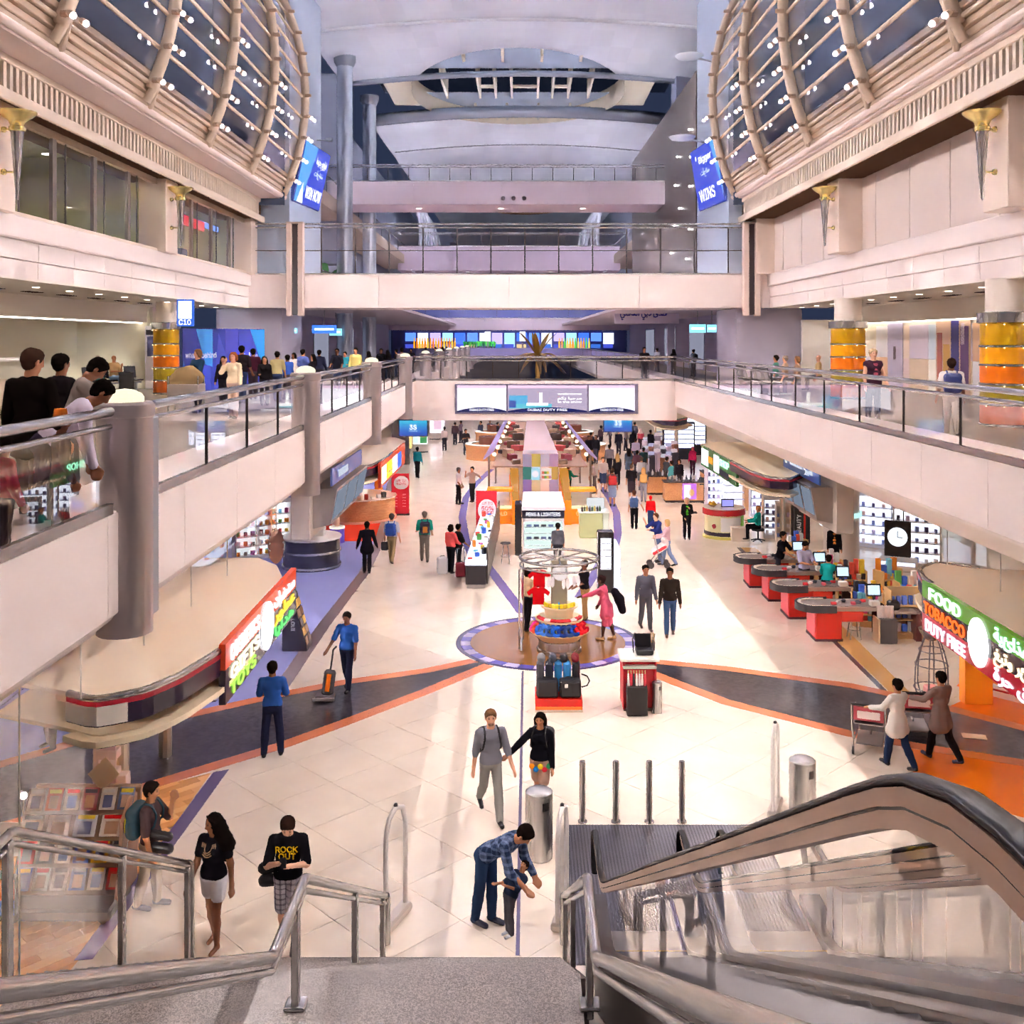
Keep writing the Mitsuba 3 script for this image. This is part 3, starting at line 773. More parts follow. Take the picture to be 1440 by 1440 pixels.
# end walls of the flanks and what stands beyond
for s, name in ((-1, 'left'), (1, 'right')):
    st = [(s * 9.35, 43.3), (s * 9.1, 49.2), (s * 12.5, 49.2), (s * 12.5, 43.3)]
    struct(f'wall_tower_{name}', hall(prism(Polygon(st), 9.2, 24.2)), '9aa6b8', 'satin', label=f'pale blue-grey tower wall at the end of the bulging glass on the {name}')
    struct(f'wall_tower_base_{name}', hall(bb(s * 9.7, s * 12.5, 43.4, 47.5, ZG, ZU)), 'a9a3b4', 'satin', label=f'grey pillar under the tower on the {name}')
    struct(f'wall_far_{name}', hall(cat([bb(s * 12.6, s * 12.8, 49, 190, 9.2, 24), bb(s * 10.2, s * 12.6, 62, 64, 12.4, 24)])), '7c7f90', label=f'grey wall of the hall beyond the footbridges on the {name}')
    for k, (uu, v) in enumerate(((9.3, 57.6), (9.2, 67)) if s < 0 else ()):
        c = thing('round_column', f'tall round silver column beyond the tower on the {name}', 'column', f'tall round columns {name}')
        part(c, 'shaft', hall(cyl((s * uu, v, ZG), (s * uu, v, 23.8), .45, 20)), 'aeb4c0', 'metal', smooth=40)
        part(c, 'collar', hall(lathe([(.46, 23.2), (.62, 23.5), (.62, 23.8)], 20, s * uu, v)), '8a8f9a', 'metal', smooth=40)
    for k, zf in enumerate((10.5, 15.8)):
        struct(f'floor_side_{name}', hall(bb(s * 9.9, s * 12.6, 49.2, 104, zf - .8, zf)), 'b7a79a', label=f'side gallery slab beyond the footbridge on the {name}, storey {k + 1}')
        balustrade('glass_balustrade', f'glass balustrade of the {["lower", "upper"][k]} side gallery beyond the tower on the {name}', 'balustrade', [(s * 9.95, 49.5), (s * 9.95, 103)], zf + .005, zf + .9, 6, fin='glass', low=False, rail_r=.04)
for hk, us, v, z in ((b3, (-5.5, -.5, 4.5), 62, 15.74), (b1, (-2.2, 2.8), 46.8, 4.24), (b4, (-4, 4), 98, 14.29)):
    for u in us: part(hk, 'downlight', hall(lathe([(0, z), (.16, z), (.16, z + .03)], 14, u, v)), 'fff0e4', glow=6)  # added glowing discs that stand for the made-up lamps under the bridges
for s, nm in ((-1, 'left'), (1, 'right')):
    for k, (v, uw) in enumerate(((48.4, 9.2), (67.0, 8.8 if s < 0 else 9.25), (86.0, 9.95))):
        fl = thing('floodlight', f'small grey added floodlight aimed up at the vault, {["nearest", "second", "farthest"][k]} on the {nm}', 'floodlight')  # made-up housings and arms, added where the vault lamps hang
        part(fl, 'housing', hall(bb(s * 8.4, s * 8.7, v - .12, v + .12, 17.2, 17.36, .02)), '8d929c', 'metal'); part(fl, 'arm', hall(tube([(s * 8.6, v, 17.25), (s * uw, v, 17.25 if k < 2 else 16.7)], .035, 6)), '8d929c', 'metal')
struct('wall_dark_screen', hall(prism(Polygon([(9.2, 50), (9.2, 76), (9.5, 76), (9.5, 50)]), 9.5, 21)), '2e2420', 'satin', label='tall dark brown screen wall beyond the right tower')
for k in range(11):
    v = 50.8 + RND.random() * 10
    sp = thing('star_light', 'small starry light on the dark brown screen wall', 'light', 'star lights on the dark wall')
    part(sp, 'bulb', hall(mv(trimesh.creation.icosphere(1, .06), 9.12, v, 11.2 + k * .72)), 'ffffff', glow=25)
for s, nm in ((1, 'right'),):
    for k, (v, z) in enumerate(((44.6, 20.0), (46.4, 16.8))):
        sp = thing('uplight', f'{["upper", "lower"][k]} pale dish uplight reaching out from the tower on the {nm}', 'light')
        part(sp, 'dish', hall(mv(lathe([(0, 0), (.5, .1), (.62, .22), (.55, .2), (0, .12)], 16), s * (7.9 if s < 0 else 7.9), v, z)), 'dfe6ee', 'satin', smooth=True)
        part(sp, 'arm', hall(tube([(s * 8.3, v, z + .08), (s * 9.3, v, z - .1)], .05, 6)), 'aab0ba', 'metal')
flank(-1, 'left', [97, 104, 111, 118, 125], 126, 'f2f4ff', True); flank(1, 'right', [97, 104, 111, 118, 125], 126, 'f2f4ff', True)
for s in (-1, 1): lamp(f'added_far_flank_{"lr"[s > 0]}', (s * 8.4, 95.6, 17.2), (s * 9.5, 112, 18), 700, (.8, .88, 1), 80, 60)  # unseen lamps without fixtures, added to brighten the far ribs
# ================================================================ stairs and escalators in front
st = holder('stairs', 'grey granite stairs with a landing going down to the concourse')
put(st, shape(cat([bb(-4.05, .45, 7.0, 8.27, 2.3, 2.6)]), fin='granite'))
labels[st] = {'kind': 'structure', 'label': 'grey granite stairs with a landing going down to the concourse'}
for i in range(15):
    z = 2.6 - .1625 * (i + 1)
    part(st, 'step', bb(-4.05, .45, 8.27 + .2815 * i, 8.27 + .2815 * (i + 1) + .02, max(z - .35, -.01), z, .012), fin='granite')
for i in range(19):
    z = 2.6 + .1658 * (i + 1)
    part(st, 'step', bb(-4.05, .45, 7.0 - .2815 * (i + 1) - .02, 7.0 - .2815 * i, z - .35, z, .012), fin='granite')
part(st, 'stringer', cat([frame(bb(0, 5.4, 0, .06, -.34, -.02), (-4.16, 8.2, 2.62), (0, .866, -.5), (1, 0, 0), (0, .5, .866))]), '4a413c', 'metal')
part(st, 'stringer', cat([frame(bb(0, 5.4, 0, .06, -.4, -.0), (.45, 8.2, 2.6), (0, .866, -.5), (1, 0, 0), (0, .5, .866))]), '4a413c', 'metal')
SL = .577
def srail(name, lab, x, z_off, posts, y_end=12.95, glass=False, r=.04):
    k = thing(name, lab, 'handrail')
    za = 2.6 + z_off
    ya, yb = 7.13, 8.18
    path = [(x, 1.3, za + (ya - 1.3) * SL), (x, ya, za), (x, yb, za), (x, y_end, za - (y_end - yb) * SL)]
    fine = []
    for a, b in zip(path[:-1], path[1:]):
        a, b = np.array(a), np.array(b); L = np.linalg.norm(b - a)
        fine += [tuple(a + (b - a) * t) for t in (np.array([.0, .5, 1]) if False else np.array([.04 / L, .5, 1 - .04 / L]))]
    part(k, 'top_rail', tube(fine, r, 12), fin='chrome', smooth=True)
    part(k, 'under_rail', tube([(p[0], p[1], p[2] - .1) for p in fine], .024, 8), fin='chrome', smooth=True)
    ze = path[-1][2]
    part(k, 'end_post', tube([(x, y_end, ze), (x, y_end + .06, ze - .05), (x, y_end + .07, ze - .12), (x, y_end + .07, 0.02)], .05, 10), fin='chrome', smooth=True)
    def floor_z(y): return 2.6 if 7.0 <= y <= 8.3 else (max(0, 2.6 - (y - 8.27) * SL) if y > 8.3 else 2.6 + (7.0 - y) * SL)
    def rail_z(y): return za if ya <= y <= yb else (za - (y - yb) * SL if y > yb else za + (ya - y) * SL)
    for y in posts:
        q = part(k, 'post', bb(x - .028, x + .028, y - .05, y + .05, floor_z(y) - .08, rail_z(y) - .05, .008), fin='brushed')
        if not glass and (7 < y < 8.3): part(q, 'foot', bb(x - .08, x + .08, y - .08, y + .08, floor_z(y), floor_z(y) + .03, .01), fin='chrome')
    if glass:
        cuts = sorted([1.6, 3.2, 4.8, 6.4, 7.2] + [8.25, 9.3, 10.35, 10.45, 11.45, 12.4])
        for a, b in zip(cuts[:-1], cuts[1:]):
            if b - a < .2: continue
            a2, b2 = a + .01, b - .01
            part(k, 'pane', quad((x, a2, floor_z(a2) + .1), (x, b2, floor_z(b2) + .1), (x, b2, rail_z(b2) - .16), (x, a2, rail_z(a2) - .16)), fin='glass')
    return k
srail('stair_handrail', 'glass-filled stair balustrade with a chrome rail at the left of the stairs', -4.12, 1.2, [8.1, 10.4, 12.42], 12.46, True)
srail('stair_handrail', 'chrome handrail on square posts up the middle of the stairs', -1.77, .82, [7.86, 10.6, 12.66])
srail('stair_handrail', 'chrome handrail on square posts between the stairs and the escalator', .5, .82, [7.86, 10.6, 12.66])

# ---- escalators
def escalator(lab, x0, x1):
    k = thing('escalator', lab, 'escalator')
    base = [(-2.0, 5.82), (2.35, 5.82), (12.7, 0.0), (14.0, 0.0)]     # (y, z) of the steps' line
    lev = smooth_path(base, 70, 1.5)
    for x, sgn in ((x0, 1), (x1, -1)):
        ln = np.column_stack([np.full(len(lev), x), lev[:, 0], lev[:, 1] + .96])
        cy, cz = ln[-1][1], .96 - .3
        nose = [(x, cy + .3 * math.sin(a), cz + .3 * math.cos(a)) for a in np.linspace(.35, 2.9, 9)]
        rail = np.vstack([ln, nose])
        part(k, 'handrail', tube(rail, .042, 12, flat=.42), '08070a', 'rubber', smooth=True)
        for nm, o0, o1, w, c in (('rail_track', -.016, -.066, .036, 'b99f8d'), ('rail_track', -.066, -.075, .03, '2a2624'), ('rail_track', -.075, -.125, .027, 'c4ab99')):
            v, f = [], []
            for p in ln: v += [(p[0] - w, p[1], p[2] + o0), (p[0] + w, p[1], p[2] + o0), (p[0] + w, p[1], p[2] + o1), (p[0] - w, p[1], p[2] + o1)]
            for i in range(len(ln) - 1):
                for q in range(4): f += [[4 * i + q, 4 * i + (q + 1) % 4, 4 * i + 4 + (q + 1) % 4], [4 * i + q, 4 * i + 4 + (q + 1) % 4, 4 * i + 4 + q]]
            part(k, nm, (np.array(v), np.array(f)), c, 'metal')
        # glass, joint by joint
        ys = np.arange(-1.8, 13.9, 1.25)
        for a, b in zip(ys[:-1], ys[1:]):
            g = np.linspace(a + .006, b - .006, 6); zz = np.interp(g, lev[:, 0], lev[:, 1])
            v = np.vstack([np.column_stack([np.full(6, x), g, zz + .12]), np.column_stack([np.full(6, x), g, zz + .85])])
            f = np.array([[i, i + 1, i + 7] for i in range(5)] + [[i, i + 7, i + 6] for i in range(5)])
            part(k, 'pane', (v, f), fin='mirrorglass')
        v, f = [], []
        for p in lev:
            w = .14
            v += [(x - w, p[0], p[1] + .12), (x + w, p[0], p[1] + .12), (x + w, p[0], max(p[1] - .55, .0)), (x - w, p[0], max(p[1] - .55, .0))]
        for i in range(len(lev) - 1):
            for q in range(4): f += [[4 * i + q, 4 * i + (q + 1) % 4, 4 * i + 4 + (q + 1) % 4], [4 * i + q, 4 * i + 4 + (q + 1) % 4, 4 * i + 4 + q]]
        part(k, 'skirt', (np.array(v), np.array(f)), '413935', 'metal')
    for i in range(28):
        y = 2.2 + .375 * i
        z = np.interp(y + .2, lev[:, 0], lev[:, 1])
        s_ = part(k, 'step', bb(x0 + .15, x1 - .15, y, y + .37, z - .2, z, .01), '3d3a3c', 'metal')
        if i == 27: part(s_, 'edge_line', bb(x0 + .15, x1 - .15, y + .36, y + .372, z - .03, z + .002), 'c9a13a', 'satin')
    part(k, 'comb_plate', bb(x0 + .14, x1 - .14, 12.72, 13.3, .0, .02, .005), 'a59a90', 'metal')
    part(k, 'comb_plate', bb(x0 + .14, x1 - .14, 1.4, 2.2, 5.73, 5.77, .005), 'a59a90', 'metal')
    return k
escalator('escalator with a black handrail and mirror-like glass at the right of the stairs', .97, 2.17)
escalator('second escalator, beyond the one beside the stairs', 2.72, 3.92)
mt = holder('floor_plate', 'dark ribbed landing plate at the foot of the escalators')
put(mt, shape(bb(.62, 3.75, 12.6, 16.25, -.02, .004), '37353a', 'metal'))
labels[mt] = {'kind': 'structure', 'label': 'dark ribbed landing plate at the foot of the escalators'}
part(mt, 'ribs', cat([bb(.64 + .05 * i, .665 + .05 * i, 12.62, 16.23, .003, .009) for i in range(62)]), '55525a', 'metal', kind='stuff')

# ---- bollards, bins and security gates at the foot
for i, px in enumerate((819, 866, 913, 959)):
    x, y, _ = gp(px, 1156)
    b = thing('bollard', 'slim steel bollard, ' + ['nearest the stairs', 'second from the stairs', 'third from the stairs', 'fourth and farthest from the stairs'][i] + ' in the row behind the landing plate', 'bollard')
    part(b, 'shaft', lathe([(0, .02), (.05, .02), (.05, .95), (.045, .98), (0, .985)], 16, x, y), fin='brushed', smooth=40)
    part(b, 'collar', lathe([(0, 0), (.075, 0), (.075, .025), (.05, .03)], 16, x, y), fin='chrome', smooth=40)
def bin_(lab, x, y, r, h, cone=True):
    b = thing('litter_bin', lab, 'bin')
    part(b, 'body', lathe([(0, .0), (r * .98, .0), (r, .03), (r, h * .93)], 28, x, y), fin='brushed', smooth=40)
    part(b, 'lid', lathe([(r, h * .93), (r * 1.01, h * .955), (r * .8, h * .985), (0, h)], 28, x, y), fin='brushed', smooth=40)
    for a in (155, -60):
        part(b, 'slot', mv(lathe([(r * 1.005, h * .74), (r * 1.005, h * .86)], 6, 0, 0, 0, -16, 16), x, y, 0, a), '151314', 'satin')
    return b
bin_('large round steel litter bin behind the crouching father', *gp(758, 1205)[:2], .205, 1.03)
bin_('large round steel litter bin beyond the escalators', 4.45, 16.3, .21, 1.06)
bin_('small steel litter bin beside the red and white sales stand', *gp(924, 1002)[:2], .105, .66)
def gate(lab, x, y, h, deg):
    g = thing('security_gate', lab, 'security gate')
    path = [(-.28, 0, .05), (-.28, 0, h * .8), (-.2, 0, h * .95), (0, 0, h), (.2, 0, h * .95), (.28, 0, h * .8), (.28, 0, .05)]
    part(g, 'frame', mv(tube(path, .035, 8), x, y, 0, deg), 'f1e9e4', 'gloss', smooth=True)
    part(g, 'panel', mv(bb(-.27, .27, -.012, .012, .3, h * .82), x, y, 0, deg), fin='glass')
    part(g, 'foot', mv(bb(-.34, .34, -.09, .09, 0, .12, .03), x, y, 0, deg), 'cfc6bf', 'metal')
    part(g, 'tip', mv(trimesh.creation.icosphere(2, .03), x, y, h + .03), '2b2528', 'satin')
gate('white security gate at the foot of the stairs, left of the crouching father', -1.72, 13.55, 1.52, 70)
gate('white security gate between the stairs and the bollards', .50, 13.6, 1.5, 76)
gate('white security gate standing before the litter bin beyond the escalators', *gp(1090, 1140)[:2], 1.42, 68)
# ================================================================ people
def nets(S, o, h):
    """surface nets of the sampled field S (< 0 inside)"""
    s = S < 0
    c = [s[i:s.shape[0] - 1 + i, j:s.shape[1] - 1 + j, k:s.shape[2] - 1 + k] for i in (0, 1) for j in (0, 1) for k in (0, 1)]
    cnt = sum(x.astype(np.int8) for x in c)
    act = (cnt > 0) & (cnt < 8)
    ids = -np.ones(act.shape, np.int64)
    I = np.argwhere(act); ids[act] = np.arange(len(I))
    acc, n = np.zeros((len(I), 3)), np.zeros(len(I))
    off = [(i, j, k) for i in (0, 1) for j in (0, 1) for k in (0, 1)]
    val = [S[I[:, 0] + a, I[:, 1] + b, I[:, 2] + d] for a, b, d in off]
    for p in range(8):
        for q in range(p + 1, 8):
            d = np.array(off[q]) - np.array(off[p])
            if np.abs(d).sum() != 1: continue
            m = (val[p] < 0) != (val[q] < 0)
            t = val[p][m] / (val[p][m] - val[q][m])
            acc[m] += np.array(off[p]) + t[:, None] * d
            n[m] += 1
    v = (I + acc / n[:, None]) * h + o
    F = []
    for ax in range(3):
        b, c2 = (ax + 1) % 3, (ax + 2) % 3
        lo = [slice(1, -1)] * 3; lo[ax] = slice(0, -1)
        hi = [slice(1, -1)] * 3; hi[ax] = slice(1, None)
        a0, a1 = s[tuple(lo)], s[tuple(hi)]
        for flip in (0, 1):
            E = np.argwhere(a0 & ~a1 if not flip else ~a0 & a1)
            if not len(E): continue
            E = E + 1; E[:, ax] -= 1
            def cell(db, dc):
                q = E.copy(); q[:, b] += db; q[:, c2] += dc
                return ids[q[:, 0], q[:, 1], q[:, 2]]
            q0, q1, q2_, q3 = cell(-1, -1), cell(0, -1), cell(0, 0), cell(-1, 0)
            Q = np.stack([q0, q1, q2_, q3], 1)
            if flip: Q = Q[:, ::-1]
            F += [Q[:, [0, 1, 2]], Q[:, [0, 2, 3]]]
    return v, np.vstack(F)


class Blob:
    """smooth union of round cones (a, b, ra, rb) and cuts by half spaces"""
    def __init__(self, k=.02): self.c, self.k, self.cuts = [], k, []
    def add(self, a, b, ra, rb=None, g=0.0): self.c.append((np.asarray(a, float), np.asarray(b, float), ra + g, (ra if rb is None else rb) + g)); return self
    def cut(self, p, n): self.cuts.append((np.asarray(p, float), np.asarray(n, float) / np.linalg.norm(n))); return self
    def mesh(self, h):
        lo = np.min([np.minimum(a - ra, b - rb) for a, b, ra, rb in self.c], 0) - 2.5 * h
        hi = np.max([np.maximum(a + ra, b + rb) for a, b, ra, rb in self.c], 0) + 2.5 * h
        n = np.ceil((hi - lo) / h).astype(int) + 1
        ax = [lo[i] + h * np.arange(n[i]) for i in range(3)]
        S = np.full(n, .5, np.float32)
        k = max(self.k, 1e-4)
        for a, b, ra, rb in self.c:
            m = k + 1.6 * h
            l_ = np.minimum(a - ra, b - rb) - m; u_ = np.maximum(a + ra, b + rb) + m
            i0 = np.maximum(0, np.floor((l_ - lo) / h).astype(int)); i1 = np.minimum(n, np.ceil((u_ - lo) / h).astype(int) + 1)
            sl = tuple(slice(x, y) for x, y in zip(i0, i1))
            X, Y, Z = np.meshgrid(*[ax[q][sl[q]] for q in range(3)], indexing='ij', sparse=True)
            d = b - a; L2 = max(d @ d, 1e-9)
            t = np.clip(((X - a[0]) * d[0] + (Y - a[1]) * d[1] + (Z - a[2]) * d[2]) / L2, 0, 1)
            D = np.sqrt((X - a[0] - t * d[0]) ** 2 + (Y - a[1] - t * d[1]) ** 2 + (Z - a[2] - t * d[2]) ** 2) - (ra + (rb - ra) * t)
            s0 = S[sl]; e = np.maximum(k - np.abs(s0 - D), 0) / k
            S[sl] = np.minimum(s0, D) - e * e * k * .25
        if self.cuts:
            X, Y, Z = np.meshgrid(*ax, indexing='ij', sparse=True)
            for p, q in self.cuts:
                S = np.maximum(S, (X - p[0]) * q[0] + (Y - p[1]) * q[1] + (Z - p[2]) * q[2])
            S[[0, -1]] = S[:, [0, -1]] = S[:, :, [0, -1]] = np.maximum(S[[0, -1]].max(), .1) if False else .1
        return nets(S, lo, h)


def rx(v, a):  # lean forward about the side axis
    c, s = math.cos(a), math.sin(a); return np.array([v[0], v[1] * c + v[2] * s, -v[1] * s + v[2] * c])
def ry(v, a):
    c, s = math.cos(a), math.sin(a); return np.array([v[0] * c + v[2] * s, v[1], -v[0] * s + v[2] * c])
def rzv(v, a):
    c, s = math.cos(a), math.sin(a); return np.array([v[0] * c - v[1] * s, v[0] * s + v[1] * c, v[2]])


SKIN = {'p': 'd9a283', 'l': 'e0ad90', 't': 'b67a55', 'b': '7d4c33', 'd': '4a2c20'}
DEF = dict(h=1.74, yaw=180, lean=0, sex='m', skin='t', top='888888', bottom='2a2d3a', shoe='2a2422', hair='1a1412', hs='short', sleeve=.45, hem=0, leg=1.0, la=(8, 6, 12), ra=(8, 6, 12), ll=(4, 3), rl=(-4, 3), head=(0, 0),
           sit=None, fat=1.0, skirt=None, open=None, z=0.0, res=None, seat=.46, spread=.0, belt=None, bare=False)
# la/ra: (arm forward, arm out, elbow bend) in degrees; ll/rl: (thigh forward, knee bend); head: (turn to the left, nod)
def person(lab, x, y, **kw):
    o = {**DEF, **kw}
    H, rad = o['h'], math.radians
    res = o['res'] or (0.0135 if y < 19 else 0.0185 if y < 32 else .027 if y < 48 else .036)
    near, mid = res < .014, res < .0195
    F, fem = o['fat'], o['sex'] == 'f'
    th, sh_, ank = .245 * H, .235 * H, .045 * H
    legs, feet = [], []
    hipw = .047 * H * (1.08 if fem else 1)
    for s, (a, kb), in ((-1, o['ll']), (1, o['rl'])):
        hip = np.array([s * hipw, 0, 0])
        sp = rad(o['spread']) * s
        td = ry(rx(np.array([0, 0, -1.0]), -rad(a)), -sp)
        knee = hip + td * th
        sd = ry(rx(np.array([0, 0, -1.0]), -rad(a - kb)), -sp * .5)
        an = knee + sd * sh_
        legs.append((hip, knee, an, a - kb))
    low = min(l[2][2] for l in legs)
    pz = ank - low
    up = rad(o['lean'])
    pel = np.array([0, 0, pz])
    legs = [(h_ + pel, k_ + pel, a_ + pel, fa) for h_, k_, a_, fa in legs]
    def tor(v): return pel + rx(np.asarray(v, float) * H, up)
    sw = (.106 if not fem else .093) * (1 + (F - 1) * .4)
    shd = [tor((s * sw, -.005, .274)) for s in (-1, 1)]
    arms = []
    for s, S0, spec in ((-1, shd[0], o['la']), (1, shd[1], o['ra'])):
        f_, ab, el = spec[:3]; inn = spec[3] if len(spec) > 3 else 0
        d = ry(rx(np.array([0, 0, -1.0]), -rad(f_)), -rad(ab) * s)
        e = S0 + d * .172 * H
        d2 = ry(rx(np.array([0, 0, -1.0]), -rad(f_ + el)), -rad(ab) * s)
        d2 = rzv(d2, rad(inn) * s)
        w = e + d2 * .148 * H
        arms.append((S0, e, w, d2, s))
    # --- skin: one continuous body
    B = Blob(.025 * H / 1.7)
    def torso(b, g, gw=0.0, kk=1.0):
        w = .043 * kk * F; wf = .88 if fem else 1
        b.add(tor((-w * wf, .0, .235)), tor((w * wf, .0, .235)), .056 * H * F, None, g)
        b.add(tor((-.034 * F * wf, .004, .15)), tor((.034 * F * wf, .004, .15)), .049 * H * F, None, g)
        b.add(tor((-.03, -.008, .27)), tor((.03, -.008, .27)), .048 * H, None, g)
        b.add(tor((0, 0, .06)), tor((0, 0, .22)), .056 * H * F, .058 * H * F, g)
        b.add(tor((-.036 * F, .004 + .012 * (F - 1) * 4, .07)), tor((.036 * F, .004 + .012 * (F - 1) * 4, .07)), .051 * H * F, None, g)
        b.add(tor((-.08, -.005, .272)), tor((.08, -.005, .272)), .031 * H, None, g)
        if fem:
            for s in (-1, 1): b.add(tor((s * .04, .05, .225)), tor((s * .042, .056, .22)), .032 * H, None, g)
    def hips(b, g):
        b.add(pel + [-.04 * H * F, 0, .005], pel + [.04 * H * F, 0, .005], .054 * H * F * (1.06 if fem else 1), None, g)
        b.add(pel + [-.034 * H, -.02 * H, -.01 * H], pel + [.034 * H, -.02 * H, -.01 * H], .052 * H * F, None, g)
    torso(B, -.004); hips(B, -.006)
    nb, hc = tor((0, -.005, .30)), None
    hn = rad(o['head'][1]); ht = rad(o['head'][0])
    def hd(v):
        v = rzv(rx(np.asarray(v, float), hn), ht)
        return nk + rx(v * H, up * .35)
    nk = tor((0, .0, .335))
    B.add(nb, nk, .034 * H, .032 * H); B.add(nk, hd((0, .004, .03)), .032 * H)
    B.add(hd((0, -.008, .085)), hd((0, .006, .082)), .047 * H)
    B.add(hd((0, .012, .045)), hd((0, .022, .03)), .037 * H, .026 * H)
    B.add(hd((-.012, .03, .062)), hd((.012, .03, .062)), .024 * H)
    if mid:
        B.add(hd((0, .048, .066)), hd((0, .058, .05)), .005 * H, .009 * H)
        for s in (-1, 1): B.add(hd((s * .047, .0, .072)), hd((s * .05, -.004, .052)), .008 * H, .006 * H)
    tips = []
    for S0, e, w, d2, s in arms:
        B.add(S0, e, .031 * H, .025 * H); B.add(e, w, .0245 * H, .0165 * H)
        side = np.cross(d2, [0, 0, 1.0]); side = side / (np.linalg.norm(side) + 1e-6)
        if abs(d2[2]) > .8: side = np.array([0, 1.0, 0]) - d2 * d2[1]; side /= np.linalg.norm(side)
        nrm = np.cross(d2, side) * s
        pm = w + d2 * .05 * H
        for q in (-.014, .014): B.add(w + side * q * .7 * H, pm + side * q * H, .0115 * H, .0105 * H)
        if near:
            for q, L in ((-.021, .030), (-.007, .038), (.007, .041), (.021, .036)):
                p0 = pm + side * q * H; m = p0 + d2 * L * .55 * H; t_ = m + (d2 * .8 - nrm * .35) * L * .5 * H
                B.add(p0, m, .0062 * H, .0056 * H); B.add(m, t_, .0056 * H, .0046 * H)
            B.add(w + d2 * .015 * H + side * .018 * H, w + d2 * .045 * H + side * .036 * H, .0085 * H, .007 * H)
            B.add(w + d2 * .045 * H + side * .036 * H, w + d2 * .065 * H + side * .034 * H, .0065 * H, .005 * H)
        else:
            B.add(pm, pm + (d2 - nrm * .2) * .035 * H, .016 * H, .010 * H); B.add(w + d2 * .03 * H, w + d2 * .055 * H + side * .03 * H, .009 * H, .007 * H)
        tips.append(pm + d2 * .03 * H)
    for h_, k_, a_, fa in legs:
        B.add(h_, k_, .045 * H * F ** .5, .03 * H); B.add(k_, k_ * .65 + a_ * .35, .03 * H, .033 * H); B.add(k_ * .65 + a_ * .35, a_, .032 * H, .019 * H)
        toe = rx(np.array([0, 1.0, 0]), -rad(min(fa * .5, 10)) * 1.0)
        B.add(a_ + [0, -.012 * H, -.022 * H], a_ + toe * .085 * H + [0, 0, -.026 * H], .019 * H, .016 * H)
        feet.append((a_, toe))
    c0 = [x, y, o['z'] if o['sit'] is None else o['sit'] - pz + .0 * H]
    if o['sit'] is not None: c0[2] = o['sit'] + .06 * H - pz
    yaw = o['yaw']
    def place(m): return mv(m, c0[0], c0[1], c0[2], yaw)
    def w2(p): return place((np.array([p]), np.zeros((0, 3), int)))[0][0]
    k = thing('person', lab, 'person', o.get('group'))
    skin = lin(SKIN[o['skin']])
    v, f = B.mesh(res)
    col = np.tile(skin, (len(v), 1))
    if near or mid:
        def tint(p, r, c, m=1.0):
            w_ = np.clip(1.6 - np.linalg.norm(v - p, axis=1) / r, 0, 1)[:, None] * m
            col[:] = col * (1 - w_) + lin(c) * w_
        for s in (-1, 1):
            tint(hd((s * .02, .052, .078)), .006 * H, '1a1210'); tint(hd((s * .021, .052, .091)), .006 * H, o['hair'], .8)
        tint(hd((-.008, .052, .034)), .006 * H, '9a4a42', .8); tint(hd((.008, .052, .034)), .006 * H, '9a4a42', .8)
        if o.get('beard'): 
            for q in (-.025, -.01, .01, .025): tint(hd((q, .042, .02)), .012 * H, o['hair'], .8)
    part(k, 'body', place((v, f)), col, 'satin', smooth=True)
    # --- clothes
    def cloth(name, b, color, lab_=None, h=res, fin='matte'):
        vv, ff = b.mesh(h)
        if callable(color):
            cc = np.array(color(vv))
        else: cc = lin(color)
        part(k, name, place((vv, ff)), cc, fin, smooth=True, label=lab_)
    g = .012
    if o['skirt'] is None or o['skirt'] < .3:
        P = Blob(.02); hips(P, g * .9)
        P.add(tor((-.036 * F, .003, .045)), tor((.036 * F, .003, .045)), .051 * H * F, None, g)
        lg = o['leg']
        for h_, k_, a_, fa in legs:
            loose = .012 if lg > .9 else .02
            if lg <= .5:
                q = h_ + (k_ - h_) * (lg * 2)
                P.add(h_, q, .047 * H * F ** .5, .044 * H, loose)
                P.cut(q + (k_ - h_) / np.linalg.norm(k_ - h_) * .02, [0, 0, -1]) if False else None
            else:
                P.add(h_, k_, .046 * H * F ** .5, .033 * H, loose)
                q = k_ + (a_ - k_) * min(1.04, (lg - .5) * 2)
                P.add(k_, k_ * .6 + q * .4, .034 * H, .034 * H, loose); P.add(k_ * .6 + q * .4, q, .034 * H, .026 * H, loose)
        cloth('shorts' if lg < .7 else 'trousers', P, o['bottom'], o.get('bottom_label'))
    else:
        P = Blob(.03); hips(P, g + .004)
        zt = .06 + pz
        n = pel * (1, 1, 0) + [0, np.mean([l[2][1] for l in legs]) * .6, pz * (1 - o['skirt']) + .03]
        for s in (-1, 1): P.add(pel + [s * .038 * H, 0, 0], [s * .06 * H, n[1], n[2]], .056 * H, .062 * H, g)
        P.cut([0, 0, n[2]], [0, 0, -1])
        cloth('skirt', P, o['bottom'])
    if not o['bare']:
        S_ = Blob(.022); torso(S_, g + .003)
        hem = o['hem']
        S_.add(tor((-.038 * F, .002, .035)), tor((.038 * F, .002, .035)), .053 * H * F, None, g + .012)
        if hem > 0:
            S_.add(pel + [0, -.016 * H, 0], pel + [0, -.024 * H, -hem * .25 * H], .064 * H * F, .07 * H * F, g + .014)
            for s in (-1, 1): S_.add(pel + [s * .04 * H * F, 0, .0], pel + [s * (.045 + .02 * hem) * H * F, 0, -hem * .25 * H], .056 * H * F, (.064 + .02 * hem) * H * F, g + .016)
        sl = o['sleeve']
        for S0, e, w, d2, s in arms:
            if sl <= .5:
                q = S0 + (e - S0) * max(sl * 2, .05)
                S_.add(S0, q, .033 * H, .032 * H, g * .8)
            else:
                S_.add(S0, e, .033 * H, .028 * H, g * .9); q = e + (w - e) * (sl - .5) * 2
                S_.add(e, q, .028 * H, .021 * H, g * .9)
